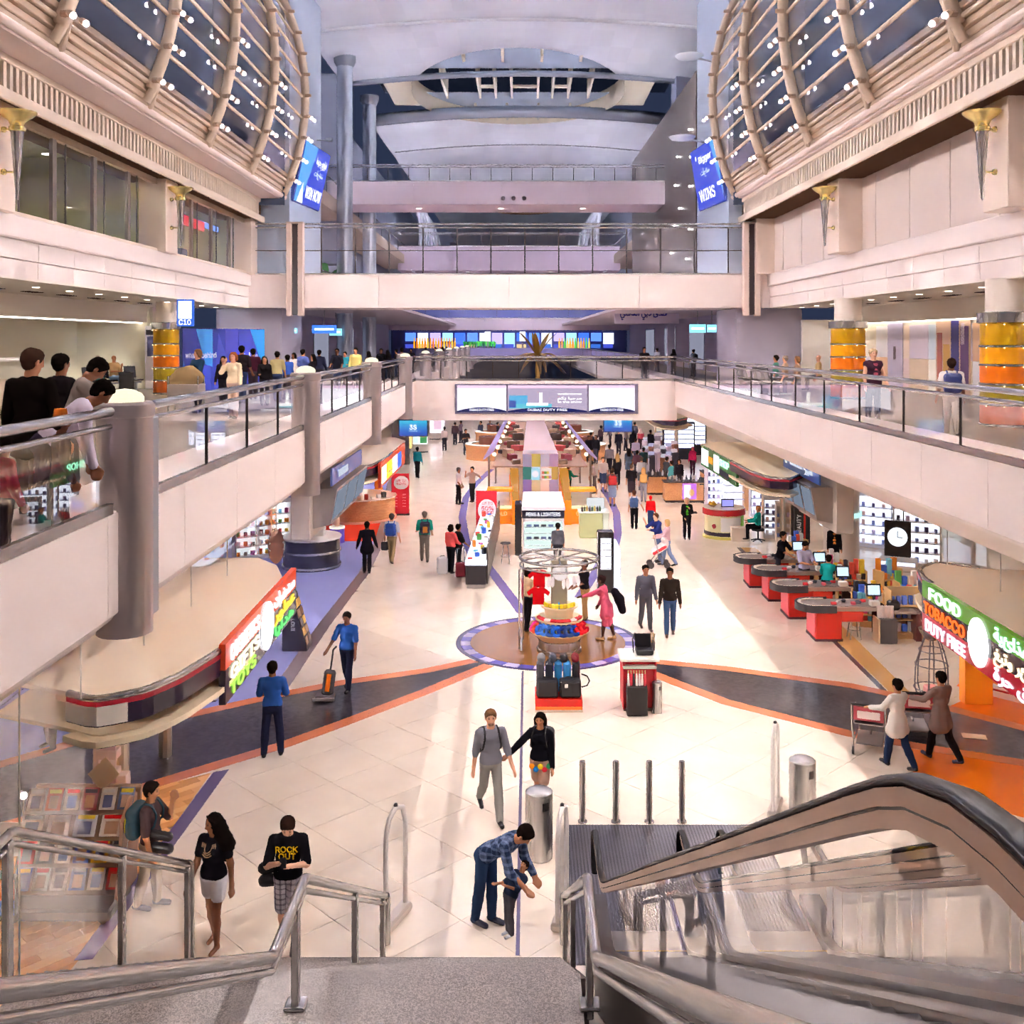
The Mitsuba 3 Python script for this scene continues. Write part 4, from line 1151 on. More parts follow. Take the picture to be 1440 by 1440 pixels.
        S_.cut(tor((0, 0, .318)), rx(np.array([0, .25, 1.0]), up))
        cloth('shirt' if not o.get('coat') else 'jacket', S_, o['top'], o.get('top_label'))
    if o['open']:
        S2 = Blob(.02)
        for z0 in (.26, .2, .14, .08): S2.add(tor((-.012, .058, z0)), tor((.012, .058, z0)), .02 * H, None, .01)
        cloth('shirt_front', S2, o['open'])
    if o['shoe']:
        for s, (a_, toe) in zip((-1, 1), feet):
            Q = Blob(.015)
            Q.add(a_ + [0, -.018 * H, -.02 * H], a_ + toe * .095 * H + [0, 0, -.027 * H], .023 * H, .02 * H); Q.add(a_ + [0, -.006 * H, -.012 * H], a_ + [0, -.005 * H, .01 * H], .023 * H, .022 * H)
            cloth('shoe', Q, o['shoe'], h=max(res * .9, .01), fin='satin')
    hs = o['hs']
    if hs == 'scarf':
        Q = Blob(.03); Q.add(hd((0, -.012, .088)), hd((0, 0, .085)), .058 * H); Q.add(hd((0, -.02, .04)), tor((0, -.01, .29)), .05 * H, .075 * H); Q.add(tor((-.07, 0, .275)), tor((.07, 0, .275)), .06 * H)
        cut = hd((0, .032, .06)); Q.cut(hd((0, .04, .07)), rzv(rx(np.array([0, 1.0, 0]), hn), ht))
        cloth('headscarf', Q, o['hair'])
    elif hs != 'bald':
        Q = Blob(.015); gg = .006 * H
        Q.add(hd((0, -.012, .09)), hd((0, .008, .09)), .05 * H, .047 * H, gg)
        Q.add(hd((0, -.022, .07)), hd((0, -.02, .055)), .042 * H, .036 * H, gg)
        if hs == 'long' or hs == 'curly':
            for s in (-1, 0, 1): Q.add(hd((s * .03, -.025, .07)), tor((s * (.055 if hs == 'curly' else .04), -.055, .20 if hs == 'curly' else .23)), .036 * H, (.05 if hs == 'curly' else .032) * H)
            for s in (-1, 1): Q.add(hd((s * .046, -.008, .07)), tor((s * .065, .01, .285)), .016 * H, .02 * H)
        if hs == 'curly':
            for s in (-1, 1): Q.add(hd((s * .035, -.02, .075)), tor((s * .085, -.025, .25)), .054 * H, .066 * H); Q.add(tor((s * .085, -.025, .25)), tor((s * .065, -.06, .14)), .064 * H, .04 * H)
        if hs == 'bob':
            for s in (-1, 1): Q.add(hd((s * .04, -.008, .075)), hd((s * .045, -.01, .03)), .028 * H, .026 * H)
            Q.add(hd((0, -.03, .06)), hd((0, -.03, .025)), .042 * H, .035 * H)
        if hs == 'bun': Q.add(hd((0, -.055, .105)), hd((0, -.06, .105)), .026 * H)
        if hs == 'pony': Q.add(hd((0, -.05, .085)), hd((0, -.07, .0)), .018 * H, .012 * H)
        if hs == 'cap': Q.add(hd((0, .03, .092)), hd((0, .075, .085)), .028 * H, .02 * H)
        d = rzv(rx(np.array([0, 1.0, -.55]), hn), ht)
        if hs not in ('cap',): Q.cut(hd((0, .034, .083)), rx(d, up * .35)) if hs not in ('long', 'curly') else None
        if hs in ('long', 'curly'):
            Q.cut(hd((0, .03, .07)), rx(rzv(rx(np.array([0, 1.0, -.25]), hn), ht), up * .35))
        vv, ff = Q.mesh(res if near else res * .9)
        if hs == 'curly': vv = vv + (meshkit.noise(vv * 38)[:, None] - .5) * .028 * np.array([1, 1, 1])
        part(k, 'cap' if hs == 'cap' else 'hair', place((vv, ff)), lin(o['hair']), 'matte', smooth=True)
    if o.get('hat'):
        hb = hd((0, -.004, .105))
        m = lathe([(0, .085 * H), (.045 * H, .08 * H), (.06 * H, .0), (.105 * H, -.012 * H), (.105 * H, -.004 * H), (.062 * H, .008 * H)], 20)
        part(k, 'hat', place(rot(mv(m, *hb), (1, 0, 0), -math.degrees(up) * .35, hb)), o['hat'], 'matte', smooth=40)
    return dict(key=k, tips=[w2(t) for t in tips], pel=w2(pel), back=w2(tor((0, -.10, .2))), tor=lambda p: w2(tor(p)), yaw=yaw, H=H)


def backpack(lab, P, color, accent=None, size=1.0):
    """a bag carried on the back of person P"""
    k = thing('backpack', lab, 'backpack')
    H = P['H']; b = Blob(.04 * size)
    for z in (.1, .16, .24): b.add((-.055 * size * H / 1.0, 0, z * H), (.055 * size * H, 0, z * H), .055 * size * H)
    q = b.mesh(.02)
    a, c = P['tor']((0, -.115, 0)), P['tor']((0, -.115, .3))
    axis = (c - a) / np.linalg.norm(c - a)
    yw = math.radians(P['yaw']); ex = np.array([math.cos(yw), math.sin(yw), 0]); ey = np.cross(axis, ex)
    part(k, 'bag', frame(q, a, ex, ey, axis), color, 'satin', smooth=True)
    if accent: part(k, 'pocket', frame(bb(-.05 * H * size, .05 * H * size, -.07 * H * size, -.05 * H * size, .08 * H, .2 * H, .01), a, ex, ey, axis), accent, 'satin')
    for s in (-1, 1):
        pts = [P['tor']((s * .055, -.07, .28)), P['tor']((s * .06, -.03, .325)), P['tor']((s * .062, .035, .31)), P['tor']((s * .07, .078, .24)), P['tor']((s * .085, .06, .15)), P['tor']((s * .08, -.05, .1))]
        part(k, 'strap', tube(smooth_path(pts, 14, .1), .016, 6), color, 'satin', smooth=True)
    return k


def at_foot(px, py): return gp(px, py)[:2]
# ================================================================ shops, signs and counters on the concourse
def locbox(k, name, x, y, deg, b, color, fin='satin', bev=.01, **kw):
    return part(k, name, mv(bb(*b, bev), x, y, 0, deg), color, fin, **kw)


def ext_poly(pts, z0, z1): return prism(Polygon(pts).buffer(0), z0, z1)


def ribbon(pts, z0, z1, off=0.0):
    v = []
    for x, y in pts: v += [(x, y, z0), (x, y, z1)]
    return np.array(v, float), np.array([f for i in range(len(pts) - 1) for f in ([2 * i, 2 * i + 2, 2 * i + 3], [2 * i, 2 * i + 3, 2 * i + 1])])


def wall_band(pts, z0, z1, t=.03):
    p = LineString(pts)
    return prism(p.buffer(t, cap_style=2, join_style=2), z0, z1)


def curve(pts, n=40, r=.8): return [tuple(p) for p in smooth_path([(*p, 0) for p in pts], n, r)[:, :2]]


# ---- glass shop fronts
def glazing(name, lab, u, v0, v1, z0, z1, step):
    h = holder(name, lab)
    v = v0
    while v < v1 - .1:
        v2 = min(v + step, v1)
        part(h, 'pane', hall(quad((u, v + .01, z0), (u, v2 - .01, z0), (u, v2 - .01, z1), (u, v + .01, z1))), fin='glass')
        part(h, 'edge', hall(cyl((u, v, z0), (u, v, z1), .012, 5)), 'cfc9c0', 'metal')
        v = v2
glazing('window_shopfront_left', 'clear glass shop front at the left of the concourse, before the curved canopy', -5.25, 9.2, 12.6, 0, 4.28, 1.7)
glazing('window_over_canopy_left', 'glass panes standing on the long curved canopy at the left', -5.35, 12.7, 23.5, 3.27, 4.28, 2.2)
glazing('window_over_canopy_right', 'glass panes standing on the canopy over the food and tobacco sign', 8.75, 11.5, 20.5, 3.27, 4.28, 2.2)

# ---- canopies
def canopy(lab, outline, band_pts, glassline, top='e6d6bf', z0=2.66, z1=3.25):
    k = thing('shop_canopy', lab, 'canopy')
    part(k, 'roof', ext_poly(outline, z1 - .06, z1), top, 'satin')
    part(k, 'ceiling', ext_poly(affinity.scale(Polygon(outline), .96, .96).exterior.coords, z0, z0 + .05), 'efe0c8', 'satin')
    part(k, 'band', wall_band(band_pts, z0 + .22, z1 - .1), '231a2e', 'gloss', label='dark curved band')
    part(k, 'red_line', wall_band(band_pts, z1 - .12, z1 - .05, .04), 'a52030', 'gloss')
    part(k, 'rim', tube([(*p, z1 - .02) for p in band_pts], .05, 8), fin='chrome', smooth=True)
    part(k, 'lip', wall_band(band_pts, z0 - .02, z0 + .06, .09), 'e3d2b4', 'gloss')
    part(k, 'lip_trim', tube([(*p, z0 - .02) for p in band_pts], .04, 8), fin='chrome', smooth=True)
    c = Polygon(outline).centroid
    part(k, 'core', prism(affinity.scale(Polygon(outline), .55, .8), z0, z1 - .05), 'd9c9b0', 'matte')
    for i in range(1, 3):
        bx0, by0, bx1, by1 = Polygon(outline).bounds
        yy = by0 + (by1 - by0) * (i + 1) / 4
        part(k, 'support', cyl((bx0 + .5 if c.x < 0 else bx1 - .5, yy, 0), (bx0 + .5 if c.x < 0 else bx1 - .5, yy, z0), .12, 10), 'cfc4b4', 'metal')
    return k
fr = curve([(-5.83, 13.0), (-5.4, 12.75), (-4.9, 13.1), (-4.65, 13.7), (-4.43, 14.8), (-4.5, 19.0)], 40, .5)
k1 = canopy('long curved cream shop canopy with a dark band at the left of the concourse', fr + [(-4.95, 20.3), (-5.5, 21.0), (-7.2, 21), (-7.2, 13.6)], fr[:26], None)
part(k1, 'end_panel', wall_band(fr[:6], 2.9, 3.14, .05), 'efe9dd', 'gloss', label='white end panel')
fr2 = curve([(-7.0, 36.2), (-6.5, 35.4), (-5.9, 35.6), (-5.5, 36.6), (-5.3, 39), (-5.35, 45.5)], 40, .5)
k2 = canopy('smaller curved canopy with a red and dark band, far along the left shops', fr2 + [(-6.0, 47), (-8.2, 47), (-8.2, 37)], fr2[:24], None, 'ded6cc')
fr3 = curve([(8.95, 20.0), (8.3, 20.6), (7.75, 20.0), (7.55, 19.2), (7.6, 11.5)], 40, .4)
k3 = canopy('grey-topped canopy carrying the green and red food and tobacco sign', fr3 + [(11.5, 11.5), (11.5, 19.6)], fr3[:12], None, 'bfae97')
fr4 = curve([(9.4, 34.4), (8.6, 33.0), (8.0, 33.4), (7.75, 35), (7.6, 44)], 40, .5)
k4 = canopy('cream canopy with a dark red-edged band over the perfume shop on the right', fr4 + [(8.6, 45), (10.4, 44.6), (10.4, 35)], fr4[:22], None, 'd9ccb4')
fr5 = curve([(9.4, 59), (8.6, 57.5), (7.9, 58), (7.7, 60), (7.6, 70)], 40, .5)
k5 = canopy('farthest canopy with a dark band on the right of the concourse', fr5 + [(10, 70), (10, 60)], fr5[:30], None, 'cfc4b8')

def sign_board(lab, o, right, w, h, bands, items, thick=.1, up=(0, 0, 1)):
    """board at o (lower left), reading along right; bands [(z0, z1, colour)]; items [(text or None, kind, x, z, height, width, colour, glow)]"""
    k = thing('shop_sign', lab, 'sign')
    r = np.asarray(right, float); r /= np.linalg.norm(r); up = np.asarray(up, float); n = np.cross(r, up)
    for a, b, c in bands:
        part(k, 'band', frame(bb(0, w, a, b, -thick, 0, .005), o, r, up, n), c, 'gloss')
    for t, kind, x, z, hh, ww, c, gl_ in items:
        p = np.asarray(o) + r * x + up * z + n * .004
        if kind == 'disc': m = frame(mv(lathe([(ww, 0), (ww, .03), (0, .03)], 32)), p, r, up * (hh / ww), n)
        elif kind == 'rect': m = frame(bb(0, ww, 0, hh, 0, .02), p, r, up, n)
        else: m = onto(ar(t, hh, .02) if kind == 'ar' else text(t, hh, .02), p, r, up, ww)
        part(k, 'letters' if kind in ('ar', 'en') else 'emblem' if kind == 'disc' else 'panel', m, c, glow=gl_)
    return k
# left sign, seen running away from the camera: reads from the near end
sign_board('red and black illuminated shop sign with a white disc along the left canopy', (-4.34, 14.75, 2.45), (-.02, 1, 0), 5.0, .88, [(.5, .88, 'd8431f'), (0, .5, '221a33')],
           [('COSMETICS', 'en', .25, .56, .22, 1.75, 'ffffff', 2.2), ('GIFTS', 'en', .25, .27, .2, 1.75, 'fff0c0', 2.2), ('TOYS', 'en', .25, .05, .17, 1.5, '9ae04a', 1.8), (None, 'disc', 2.55, .44, .4, .42, 'ffffff', 3),
            ('مستحضرات', 'ar', 3.1, .58, .22, 1.7, 'ffffff', 2), ('عطور', 'ar', 3.1, .32, .2, 1.7, 'ffd23a', 1.8), ('هدايا', 'ar', 3.1, .08, .18, 1.6, '5ad06a', 1.6)])
sign_board('green, black and red illuminated sign reading food, tobacco, duty free in two scripts', (7.46, 19.1, 2.32), (.0, -1, 0), 6.5, .92, [(.62, .92, '4c8f1e'), (.32, .62, '16141f'), (0, .32, 'a01328')],
           [('FOOD', 'en', .35, .66, .2, 1.35, 'd8ffe8', 3), ('TOBACCO', 'en', .12, .36, .2, 1.75, 'ff5a14', 2), ('DUTY FREE', 'en', .2, .05, .2, 1.7, 'f2e8ff', 2.4), (None, 'disc', 2.4, .46, .4, .36, 'ffffff', 3),
            ('مواد غذائية', 'ar', 2.95, .68, .2, 1.9, 'b8ffd8', 2.2), ('سجائر وتبغ', 'ar', 2.95, .38, .2, 1.8, 'ffd8a8', 2.2), ('سوق حرة', 'ar', 2.95, .06, .2, 1.7, 'f6ecff', 2.2)])
part(k3, 'orange_pier', bb(9.35, 9.95, 21.6, 21.9, 0, 2.7, .01), 'ee8a1c', 'satin', label='orange pier under the sign')
kc = thing('kerb_counter', 'long low white and red kerb under the orange floor at the right edge', 'counter')
cpts = curve([gp(1355, 957)[:2], gp(1400, 978)[:2], gp(1450, 990)[:2], gp(1520, 1004)[:2]], 14, .3)
part(kc, 'rail', wall_band(cpts, .0, .14, .12), 'efe6e2', 'gloss'); part(kc, 'red_edge', wall_band(cpts, .14, .17, .13), 'a32026', 'gloss'); part(kc, 'trim', wall_band(cpts, .17, .21, .08), 'f6f0ec', 'gloss')
sign_board('white and green illuminated shop sign under the right-hand cream canopy', (7.56, 43.6, 2.4), (0.02, -1, 0), 6.6, .85, [(0, .85, '2f6a3a')],
           [(None, 'rect', .2, .1, .65, 1.3, 'e8f4ff', 2.4), (None, 'rect', 1.6, .3, .25, .8, 'ff8a1e', 1.6), (None, 'rect', 2.7, .1, .65, .9, 'ffffff', 2.6), ('SHOP', 'en', 3.8, .45, .25, 1.6, 'a0ffd0', 2.4), (None, 'rect', 3.8, .08, .22, 1.6, '2a2f52', .3)])
sign_board('bright patchwork sign at the end of the far left canopy', (-5.24, 37.0, 2.35), (0, 1, 0), 7.5, .9, [(0, .9, 'c33a20')],
           [(None, 'rect', .3, .12, .6, 1.1, 'fff2c0', 2.2), (None, 'rect', 1.7, .12, .6, 1.3, 'ffc832', 1.8), (None, 'rect', 3.3, .12, .6, 1.4, 'e8f0ff', 2.2), (None, 'rect', 5.0, .1, .6, 1.0, '3b64d8', 1.5)])

# ---- generic shop furniture
GOODS = ['d84a3a', 'f2f2f0', 'e8c23a', '3a62c8', '58a04a', 'e88a2a', '1f1f28', 'c8b8a8', 'b03a78', '7ac8e0']
def goods(lab, grp, pts, size, colors=GOODS, gname='boxed_product'):
    for i, (x, y, z) in enumerate(pts):
        w, d, h = size[0] * (.8 + .4 * RND.random()), size[1], size[2] * (.75 + .5 * RND.random())
        solo(gname, lab, 'product', bb(x - w / 2, x + w / 2, y - d / 2, y + d / 2, z, z + h, .006), colors[(i * 3 + int(7 * RND.random())) % len(colors)], 'satin', group=grp)


def rotp(x, y, deg, px, py):
    a = math.radians(deg); return x + px * math.cos(a) - py * math.sin(a), y + px * math.sin(a) + py * math.cos(a)


def shelf(lab, x, y, deg, w, h, d, n, body='e9e4e0', back='f6f8ff', glow=1.6, products=0, grp=None, header=None, colors=GOODS, psize=(.12, .1, .16), base=None, gname='boxed_product'):
    k = thing('display_shelf', lab, 'shelf')
    for s in (-1, 1): locbox(k, 'side_panel', x, y, deg, (s * w / 2 - .02, s * w / 2 + .02, -d / 2, d / 2, 0, h), body)
    locbox(k, 'back_panel', x, y, deg, (-w / 2, w / 2, d / 2 - .03, d / 2, .1, h), back, glow=glow) if glow else locbox(k, 'back_panel', x, y, deg, (-w / 2, w / 2, d / 2 - .03, d / 2, .1, h), back)
    locbox(k, 'plinth', x, y, deg, (-w / 2 - .02, w / 2 + .02, -d / 2 - .02, d / 2, 0, .12), base or body)
    for i in range(n):
        z = .12 + (h - .2) * i / n
        locbox(k, 'shelf_board', x, y, deg, (-w / 2 + .02, w / 2 - .02, -d / 2, d / 2 - .03, z, z + .03), body)
        if products:
            pts = []
            for j in range(products):
                px, py = rotp(x, y, deg, -w / 2 + w * (j + .5) / products, -d * .15)
                pts.append((px, py, z + .031))
            goods(f'small product on the {lab}'[:80].rsplit(' ', 1)[0] if len(f'small product on the {lab}'.split()) > 15 else f'small product on the {lab}', grp or lab[:60], pts, psize, colors, gname)
    if header != 0: locbox(k, 'header', x, y, deg, (-w / 2 - .02, w / 2 + .02, -d / 2, d / 2, h, h + .14), header or body)
    return k


def poster(lab, x, y, deg, w, h, color, z=0.05, t=.03, lines=(), name='banner', cat_='banner', glow=None, foot=True):
    k = thing(name, lab, cat_)
    if glow: part(k, 'panel', mv(bb(-w / 2, w / 2, -t, t, z, z + h), x, y, 0, deg), color, glow=glow)
    else: locbox(k, 'panel', x, y, deg, (-w / 2, w / 2, -t, t, z, z + h), color, 'satin')
    if foot: locbox(k, 'foot', x, y, deg, (-w / 2 - .02, w / 2 + .02, -.16, .16, 0, .05), '2a2628')
    a = math.radians(deg); r = np.array([math.cos(a), math.sin(a), 0]); up = np.array([0, 0, 1.0]); n = np.cross(r, up)
    for it in lines:
        t_, kind, px, pz, hh, ww, c = it[:7]; gl_ = it[7] if len(it) > 7 else None
        o = np.array([x, y, z]) + r * (px - w / 2) + up * pz + n * (t + .002)
        if kind == 'disc': m = frame(lathe([(ww, 0), (ww, .004), (0, .004)], 28), o, r, up * hh / ww, n)
        elif kind == 'rect': m = frame(bb(0, ww, 0, hh, 0, .004), o, r, up, n)
        else: m = onto(ar(t_, hh, .006) if kind == 'ar' else text(t_, hh, .006), o + n * .003, r, up, ww)
        part(k, {'disc': 'disc', 'rect': 'print'}.get(kind, 'lettering'), m, c, 'matte', glow=gl_)
    return k
p0 = gp(684, 754)
poster('red sale banner with a white disc reading up to 50% off, before the orange kiosk', p0[0], p0[1], 0, .82, 1.74, 'd5202e', lines=[(None, 'disc', .43, 1.0, .42, .36, 'f4eef0'), ('UP TO', 'en', .24, 1.2, .11, .42, 'd5606a'), ('50%', 'en', .22, .98, .15, .48, 'c8102a'), ('OFF', 'en', .22, .78, .15, .48, 'c8102a'), ('SALE', 'en', .12, .3, .16, .6, 'f4dfe2'), ('ON SELECTED', 'en', .1, .14, .08, .62, 'f4dfe2')])
p0 = gp(563, 724)
poster('tall red banner with a white disc beside the red curved counter on the left', p0[0], p0[1], 8, .78, 1.78, 'cf1c30', lines=[(None, 'disc', .43, 1.38, .3, .33, 'f4eef0'), ('UP TO', 'en', .22, 1.42, .1, .42, 'c8102a'), ('50%', 'en', .22, 1.28, .1, .42, 'c8102a')] + [(None, 'rect', .1 + .38 * q, .3 + .13 * i, .06, .16, 'e87a86') for q in (0, 1) for i in range(5)])

# ---- round merchandise table on the medallion
tx, ty = circ_c[0] + .27, circ_c[1] - .75
k = thing('display_table', 'tiered round display table heaped with neck pillows on the brown medallion', 'display stand')
part(k, 'drum', lathe([(.0, 0), (.56, 0), (.56, .08), (.52, .1), (.52, .3), (.55, .32)], 36, tx, ty), fin='brushed', smooth=40)
part(k, 'bowl', lathe([(.5, .3), (.62, .42), (.74, .5), (.76, .52), (.74, .54), (0, .5)], 36, tx, ty), 'd9b98a', 'gloss', smooth=40)
part(k, 'tier', lathe([(.5, .5), (.56, .78), (.6, .8), (.6, .83), (0, .83)], 36, tx, ty), 'd8c29a', 'gloss', smooth=40)
part(k, 'tier', lathe([(.34, .83), (.38, 1.08), (.46, 1.1), (.46, 1.13), (0, 1.13)], 36, tx, ty), 'd8c29a', 'gloss', smooth=40)
part(k, 'column', mv(bb(-.2, .2, -.12, .12, 1.13, 2.25, .02), tx, ty + .1), '8f8674', 'satin')
part(k, 'ring', tube([(tx + .98 * math.cos(a), ty + .1 + .98 * math.sin(a), 2.3) for a in np.linspace(0, 2 * math.pi, 40)[:-1]], .035, 8, True), fin='brushed', smooth=True)
part(k, 'ring', tube([(tx + .98 * math.cos(a), ty + .1 + .98 * math.sin(a), 2.12) for a in np.linspace(0, 2 * math.pi, 40)[:-1]], .025, 8, True), fin='brushed', smooth=True)
for a in range(0, 360, 45):
    c_, s_ = math.cos(math.radians(a)), math.sin(math.radians(a))
    part(k, 'spoke', tube([(tx + .12 * c_, ty + .1 + .1 * s_, 2.28), (tx + .98 * c_, ty + .1 + .98 * s_, 2.3)], .022, 6), fin='brushed')
solo('round_mirror', 'small round mirror fixed to the column of the tiered display table', 'mirror', mv(rot(lathe([(0, 0), (.19, 0), (.2, -.02), (.2, .03), (.17, .04), (0, .04)], 24), (1, 0, 0), 90), tx + .02, ty - .05, 1.95), 'dfe6ea', 'gloss')
def torus(R, r, gap=60, n=16): return tube([(R * math.cos(a), R * math.sin(a), 0) for a in np.radians(np.linspace(gap / 2, 360 - gap / 2, n))], r, 8)
PIL = [('pink', 'e0308a'), ('orange and pink', 'd8503a'), ('mid-blue', '3a6ad0'), ('light blue', '4a86dc'), ('denim blue', '35549a'), ('bright blue', '2a62c4'), ('navy', '23357a'), ('slate blue', '3a5080'), ('deep blue', '1f3f98'), ('red', 'd8242a'), ('scarlet', 'e0343a'), ('crimson', 'b01828')]
for i, (nm, c) in enumerate(PIL):
    a = math.radians(195 + i * 13.5)
    for j in (0, 1):
        m = mv(rot(rot(torus(.10, .05), (1, 0, 0), 55 - 20 * j), (0, 0, 1), math.degrees(a) + 90), tx + (.66 - .14 * j) * math.cos(a), ty + (.66 - .14 * j) * math.sin(a), .64 + .12 * j)
        solo('neck_pillow', f'{nm} neck pillow in the ' + ('upper' if j else 'lower') + ' row on the tiered display table', 'neck pillow', m, c, 'matte', True, group='neck pillows on the tiered table')
for i in range(9):
    a = math.radians(200 + i * 18)
    solo('flat_pack', 'flat red or white travel pack on the middle tier of the display table', 'product', mv(rot(bb(-.09, .09, -.05, .05, 0, .05, .01), (1, 0, 0), 12), tx + .52 * math.cos(a), ty + .52 * math.sin(a), .845, math.degrees(a) + 90), ['c41f28', 'd22830', 'eee6e0', 'b81a24'][i % 4], 'satin', group='travel packs on the middle tier')
for i in range(10):
    a = math.radians(205 + i * 14)
    solo('yellow_pouch', 'small yellow pouch on the top tier of the display table', 'product', mv(bb(-.05, .05, -.03, .03, 0, .11, .02), tx + .4 * math.cos(a), ty + .4 * math.sin(a), 1.14, math.degrees(a) + 80), ['e8d62a', 'dcc020', 'cfae2a', 'f0e24a'][i % 4], 'satin', group='yellow pouches on the top tier')
sol = solo('blue_bottle', 'small blue bottle among the yellow pouches on the display table', 'bottle', lathe([(0, 0), (.035, 0), (.035, .1), (.015, .13), (.015, .16), (0, .16)], 12, tx - .02, ty - .38, 1.14), '3aa0dc', 'gloss', 40)
for i, (dx, z, lab) in enumerate(((-.22, 1.72, 'left of the mirror'), (.16, 1.68, 'under the mirror'), (.42, 1.75, 'at the right of the mirror'))):
    q = thing('flip_flops', 'pair of white slippers hanging on the display column, ' + lab, 'slippers')
    for s in (-1, 1): part(q, 'sole', mv(rot(prism(affinity.scale(Point(0, 0).buffer(.06, 10), .8, 2.3), -.01, .01), (1, 0, 0), 85), tx + dx + .05 * s, ty - .08, z), 'f4eef0', 'satin')
def shirt(lab, x, y, z, c, deg=0, w=.5):
    pl = Polygon([(-.2, 0), (.2, 0), (.2, .4), (.34, .3), (.4, .42), (.2, .58), (.08, .6), (0, .56), (-.08, .6), (-.2, .58), (-.4, .42), (-.34, .3), (-.2, .4)])
    q = thing('tee_shirt', lab, 'shirt')
    part(q, 'cloth', mv(rot(prism(pl, -.03, .03), (1, 0, 0), 90), x, y, z, deg, .72), c, 'matte')
    part(q, 'hanger', mv(tube([(-.15, 0, .57), (0, 0, .63), (.15, 0, .57)], .008, 5), x, y, z, deg, .72), fin='chrome')
    return q
shirt('red tee shirt hanging at the front of the clothes rail by the display table', tx - .5, ty - .02, 1.58, 'c8141e')
shirt('second red tee shirt hanging below the first by the display table', tx - .52, ty - .06, 1.16, 'd01a22')
rk = thing('clothes_rail', 'chrome clothes rail of shirts beside the tiered display table', 'clothes rail')
part(rk, 'bar', tube([(tx - 1.0, ty + .1, 0), (tx - 1.0, ty + .1, 1.98), (tx - .95, ty + .1, 2.02), (tx - .3, ty + .1, 2.02)], .02, 8), fin='chrome', smooth=True)
part(rk, 'bar', tube([(tx - .9, ty + .9, 0), (tx - .9, ty + .9, 1.98), (tx - .9, ty + .1, 2.0)], .02, 8), fin='chrome', smooth=True)
part(rk, 'foot', bb(tx - .98, tx - .92, ty - .1, ty + 1.0, 0, .03, .01), fin='brushed')
for i, c in enumerate(('8a2438', '6a6a78', 'b8a8b8', '23304a', 'a03a58', 'd8d0d0', '2a2a30')):
    shirt(f'{["maroon", "grey", "lilac", "navy", "rose", "off-white", "black"][i]} shirt hanging on the chrome clothes rail', tx - .92, ty + .2 + .09 * i, 1.3, c, 90)

# ---- luggage plinth
lx, ly = gp(786, 1001)[:2]
k = thing('luggage_plinth', 'red and orange plinth carrying black suitcases below the display table', 'plinth')
part(k, 'base', bb(lx - .5, lx + .5, ly - .05, ly + .78, 0, .05, .01), 'd8c8b8', 'metal')
part(k, 'body', bb(lx - .49, lx + .49, ly - .04, ly + .77, .05, .12, .005), 'e87a30', 'satin'); part(k, 'body', bb(lx - .49, lx + .49, ly - .04, ly + .77, .12, .27, .005), 'd8261c', 'satin')
def case(lab, x, y, z, w, h, d, c, deg=0, handle=True):
    q = thing('suitcase', lab, 'suitcase')
    part(q, 'shell', mv(bb(-w / 2, w / 2, -d / 2, d / 2, 0, h, min(.04, d * .25)), x, y, z, deg), c, 'satin')
    part(q, 'zip', mv(bb(-w / 2 - .004, w / 2 + .004, -.012, .012, .03, h - .03, .003), x, y, z, deg), '3a3a40', 'metal')
    part(q, 'handle', mv(tube([(-w * .2, 0, h - .01), (-w * .2, 0, h + .04), (w * .2, 0, h + .04), (w * .2, 0, h - .01)], .012, 6), x, y, z, deg), '15151a', 'satin')
    for s in (-1, 1): part(q, 'wheel', mv(cyl((s * w * .38, -d * .3, -.0), (s * w * .38 + .02, -d * .3, -.0), .025, 8), x, y, z + .025, deg), '0f0f12', 'satin')
    return q
case('black suitcase at the front left of the red plinth', lx - .24, ly + .14, .28, .45, .36, .28, '17161c')
case('black suitcase with a white tag at the front right of the red plinth', lx + .24, ly + .14, .28, .45, .36, .28, '15151a')
part('suitcase_001', 'tag', bb(lx + .12, lx + .19, ly - .012, ly - .004, .5, .58), 'f4f4f4', 'matte')
for i, (c, w) in enumerate((('4a4a52', .2), ('2b2f3c', .22), ('2a7ab8', .13), ('2f86c8', .13), ('1d1c22', .24))):
    case(['grey', 'dark navy', 'blue', 'bright blue', 'charcoal'][i] + ' small case standing in the back row on the red plinth', lx - .38 + .19 * i, ly + .5, .28, .16, .62, .24, c)
for i, c in enumerate(('85868c', '3a4050', '1f1f26', '7a1a26')):
    solo('holdall', ['silver-grey', 'slate', 'black', 'dark red'][i] + ' rolled bag on top of the back row on the red plinth', 'bag', tube([(lx - .36 + .24 * i, ly + .42, .97), (lx - .36 + .24 * i, ly + .6, .97)], .085, 12), c, 'satin', True)
solo('bag_strap', 'black carrying strap looping out beside the suitcases on the red plinth', 'strap', tube([(lx + .48, ly + .2, .45), (lx + .6, ly + .2, .48), (lx + .65, ly + .2, .58), (lx + .6, ly + .2, .68), (lx + .48, ly + .2, .72)], .015, 6), '1d1a20', 'satin', True)

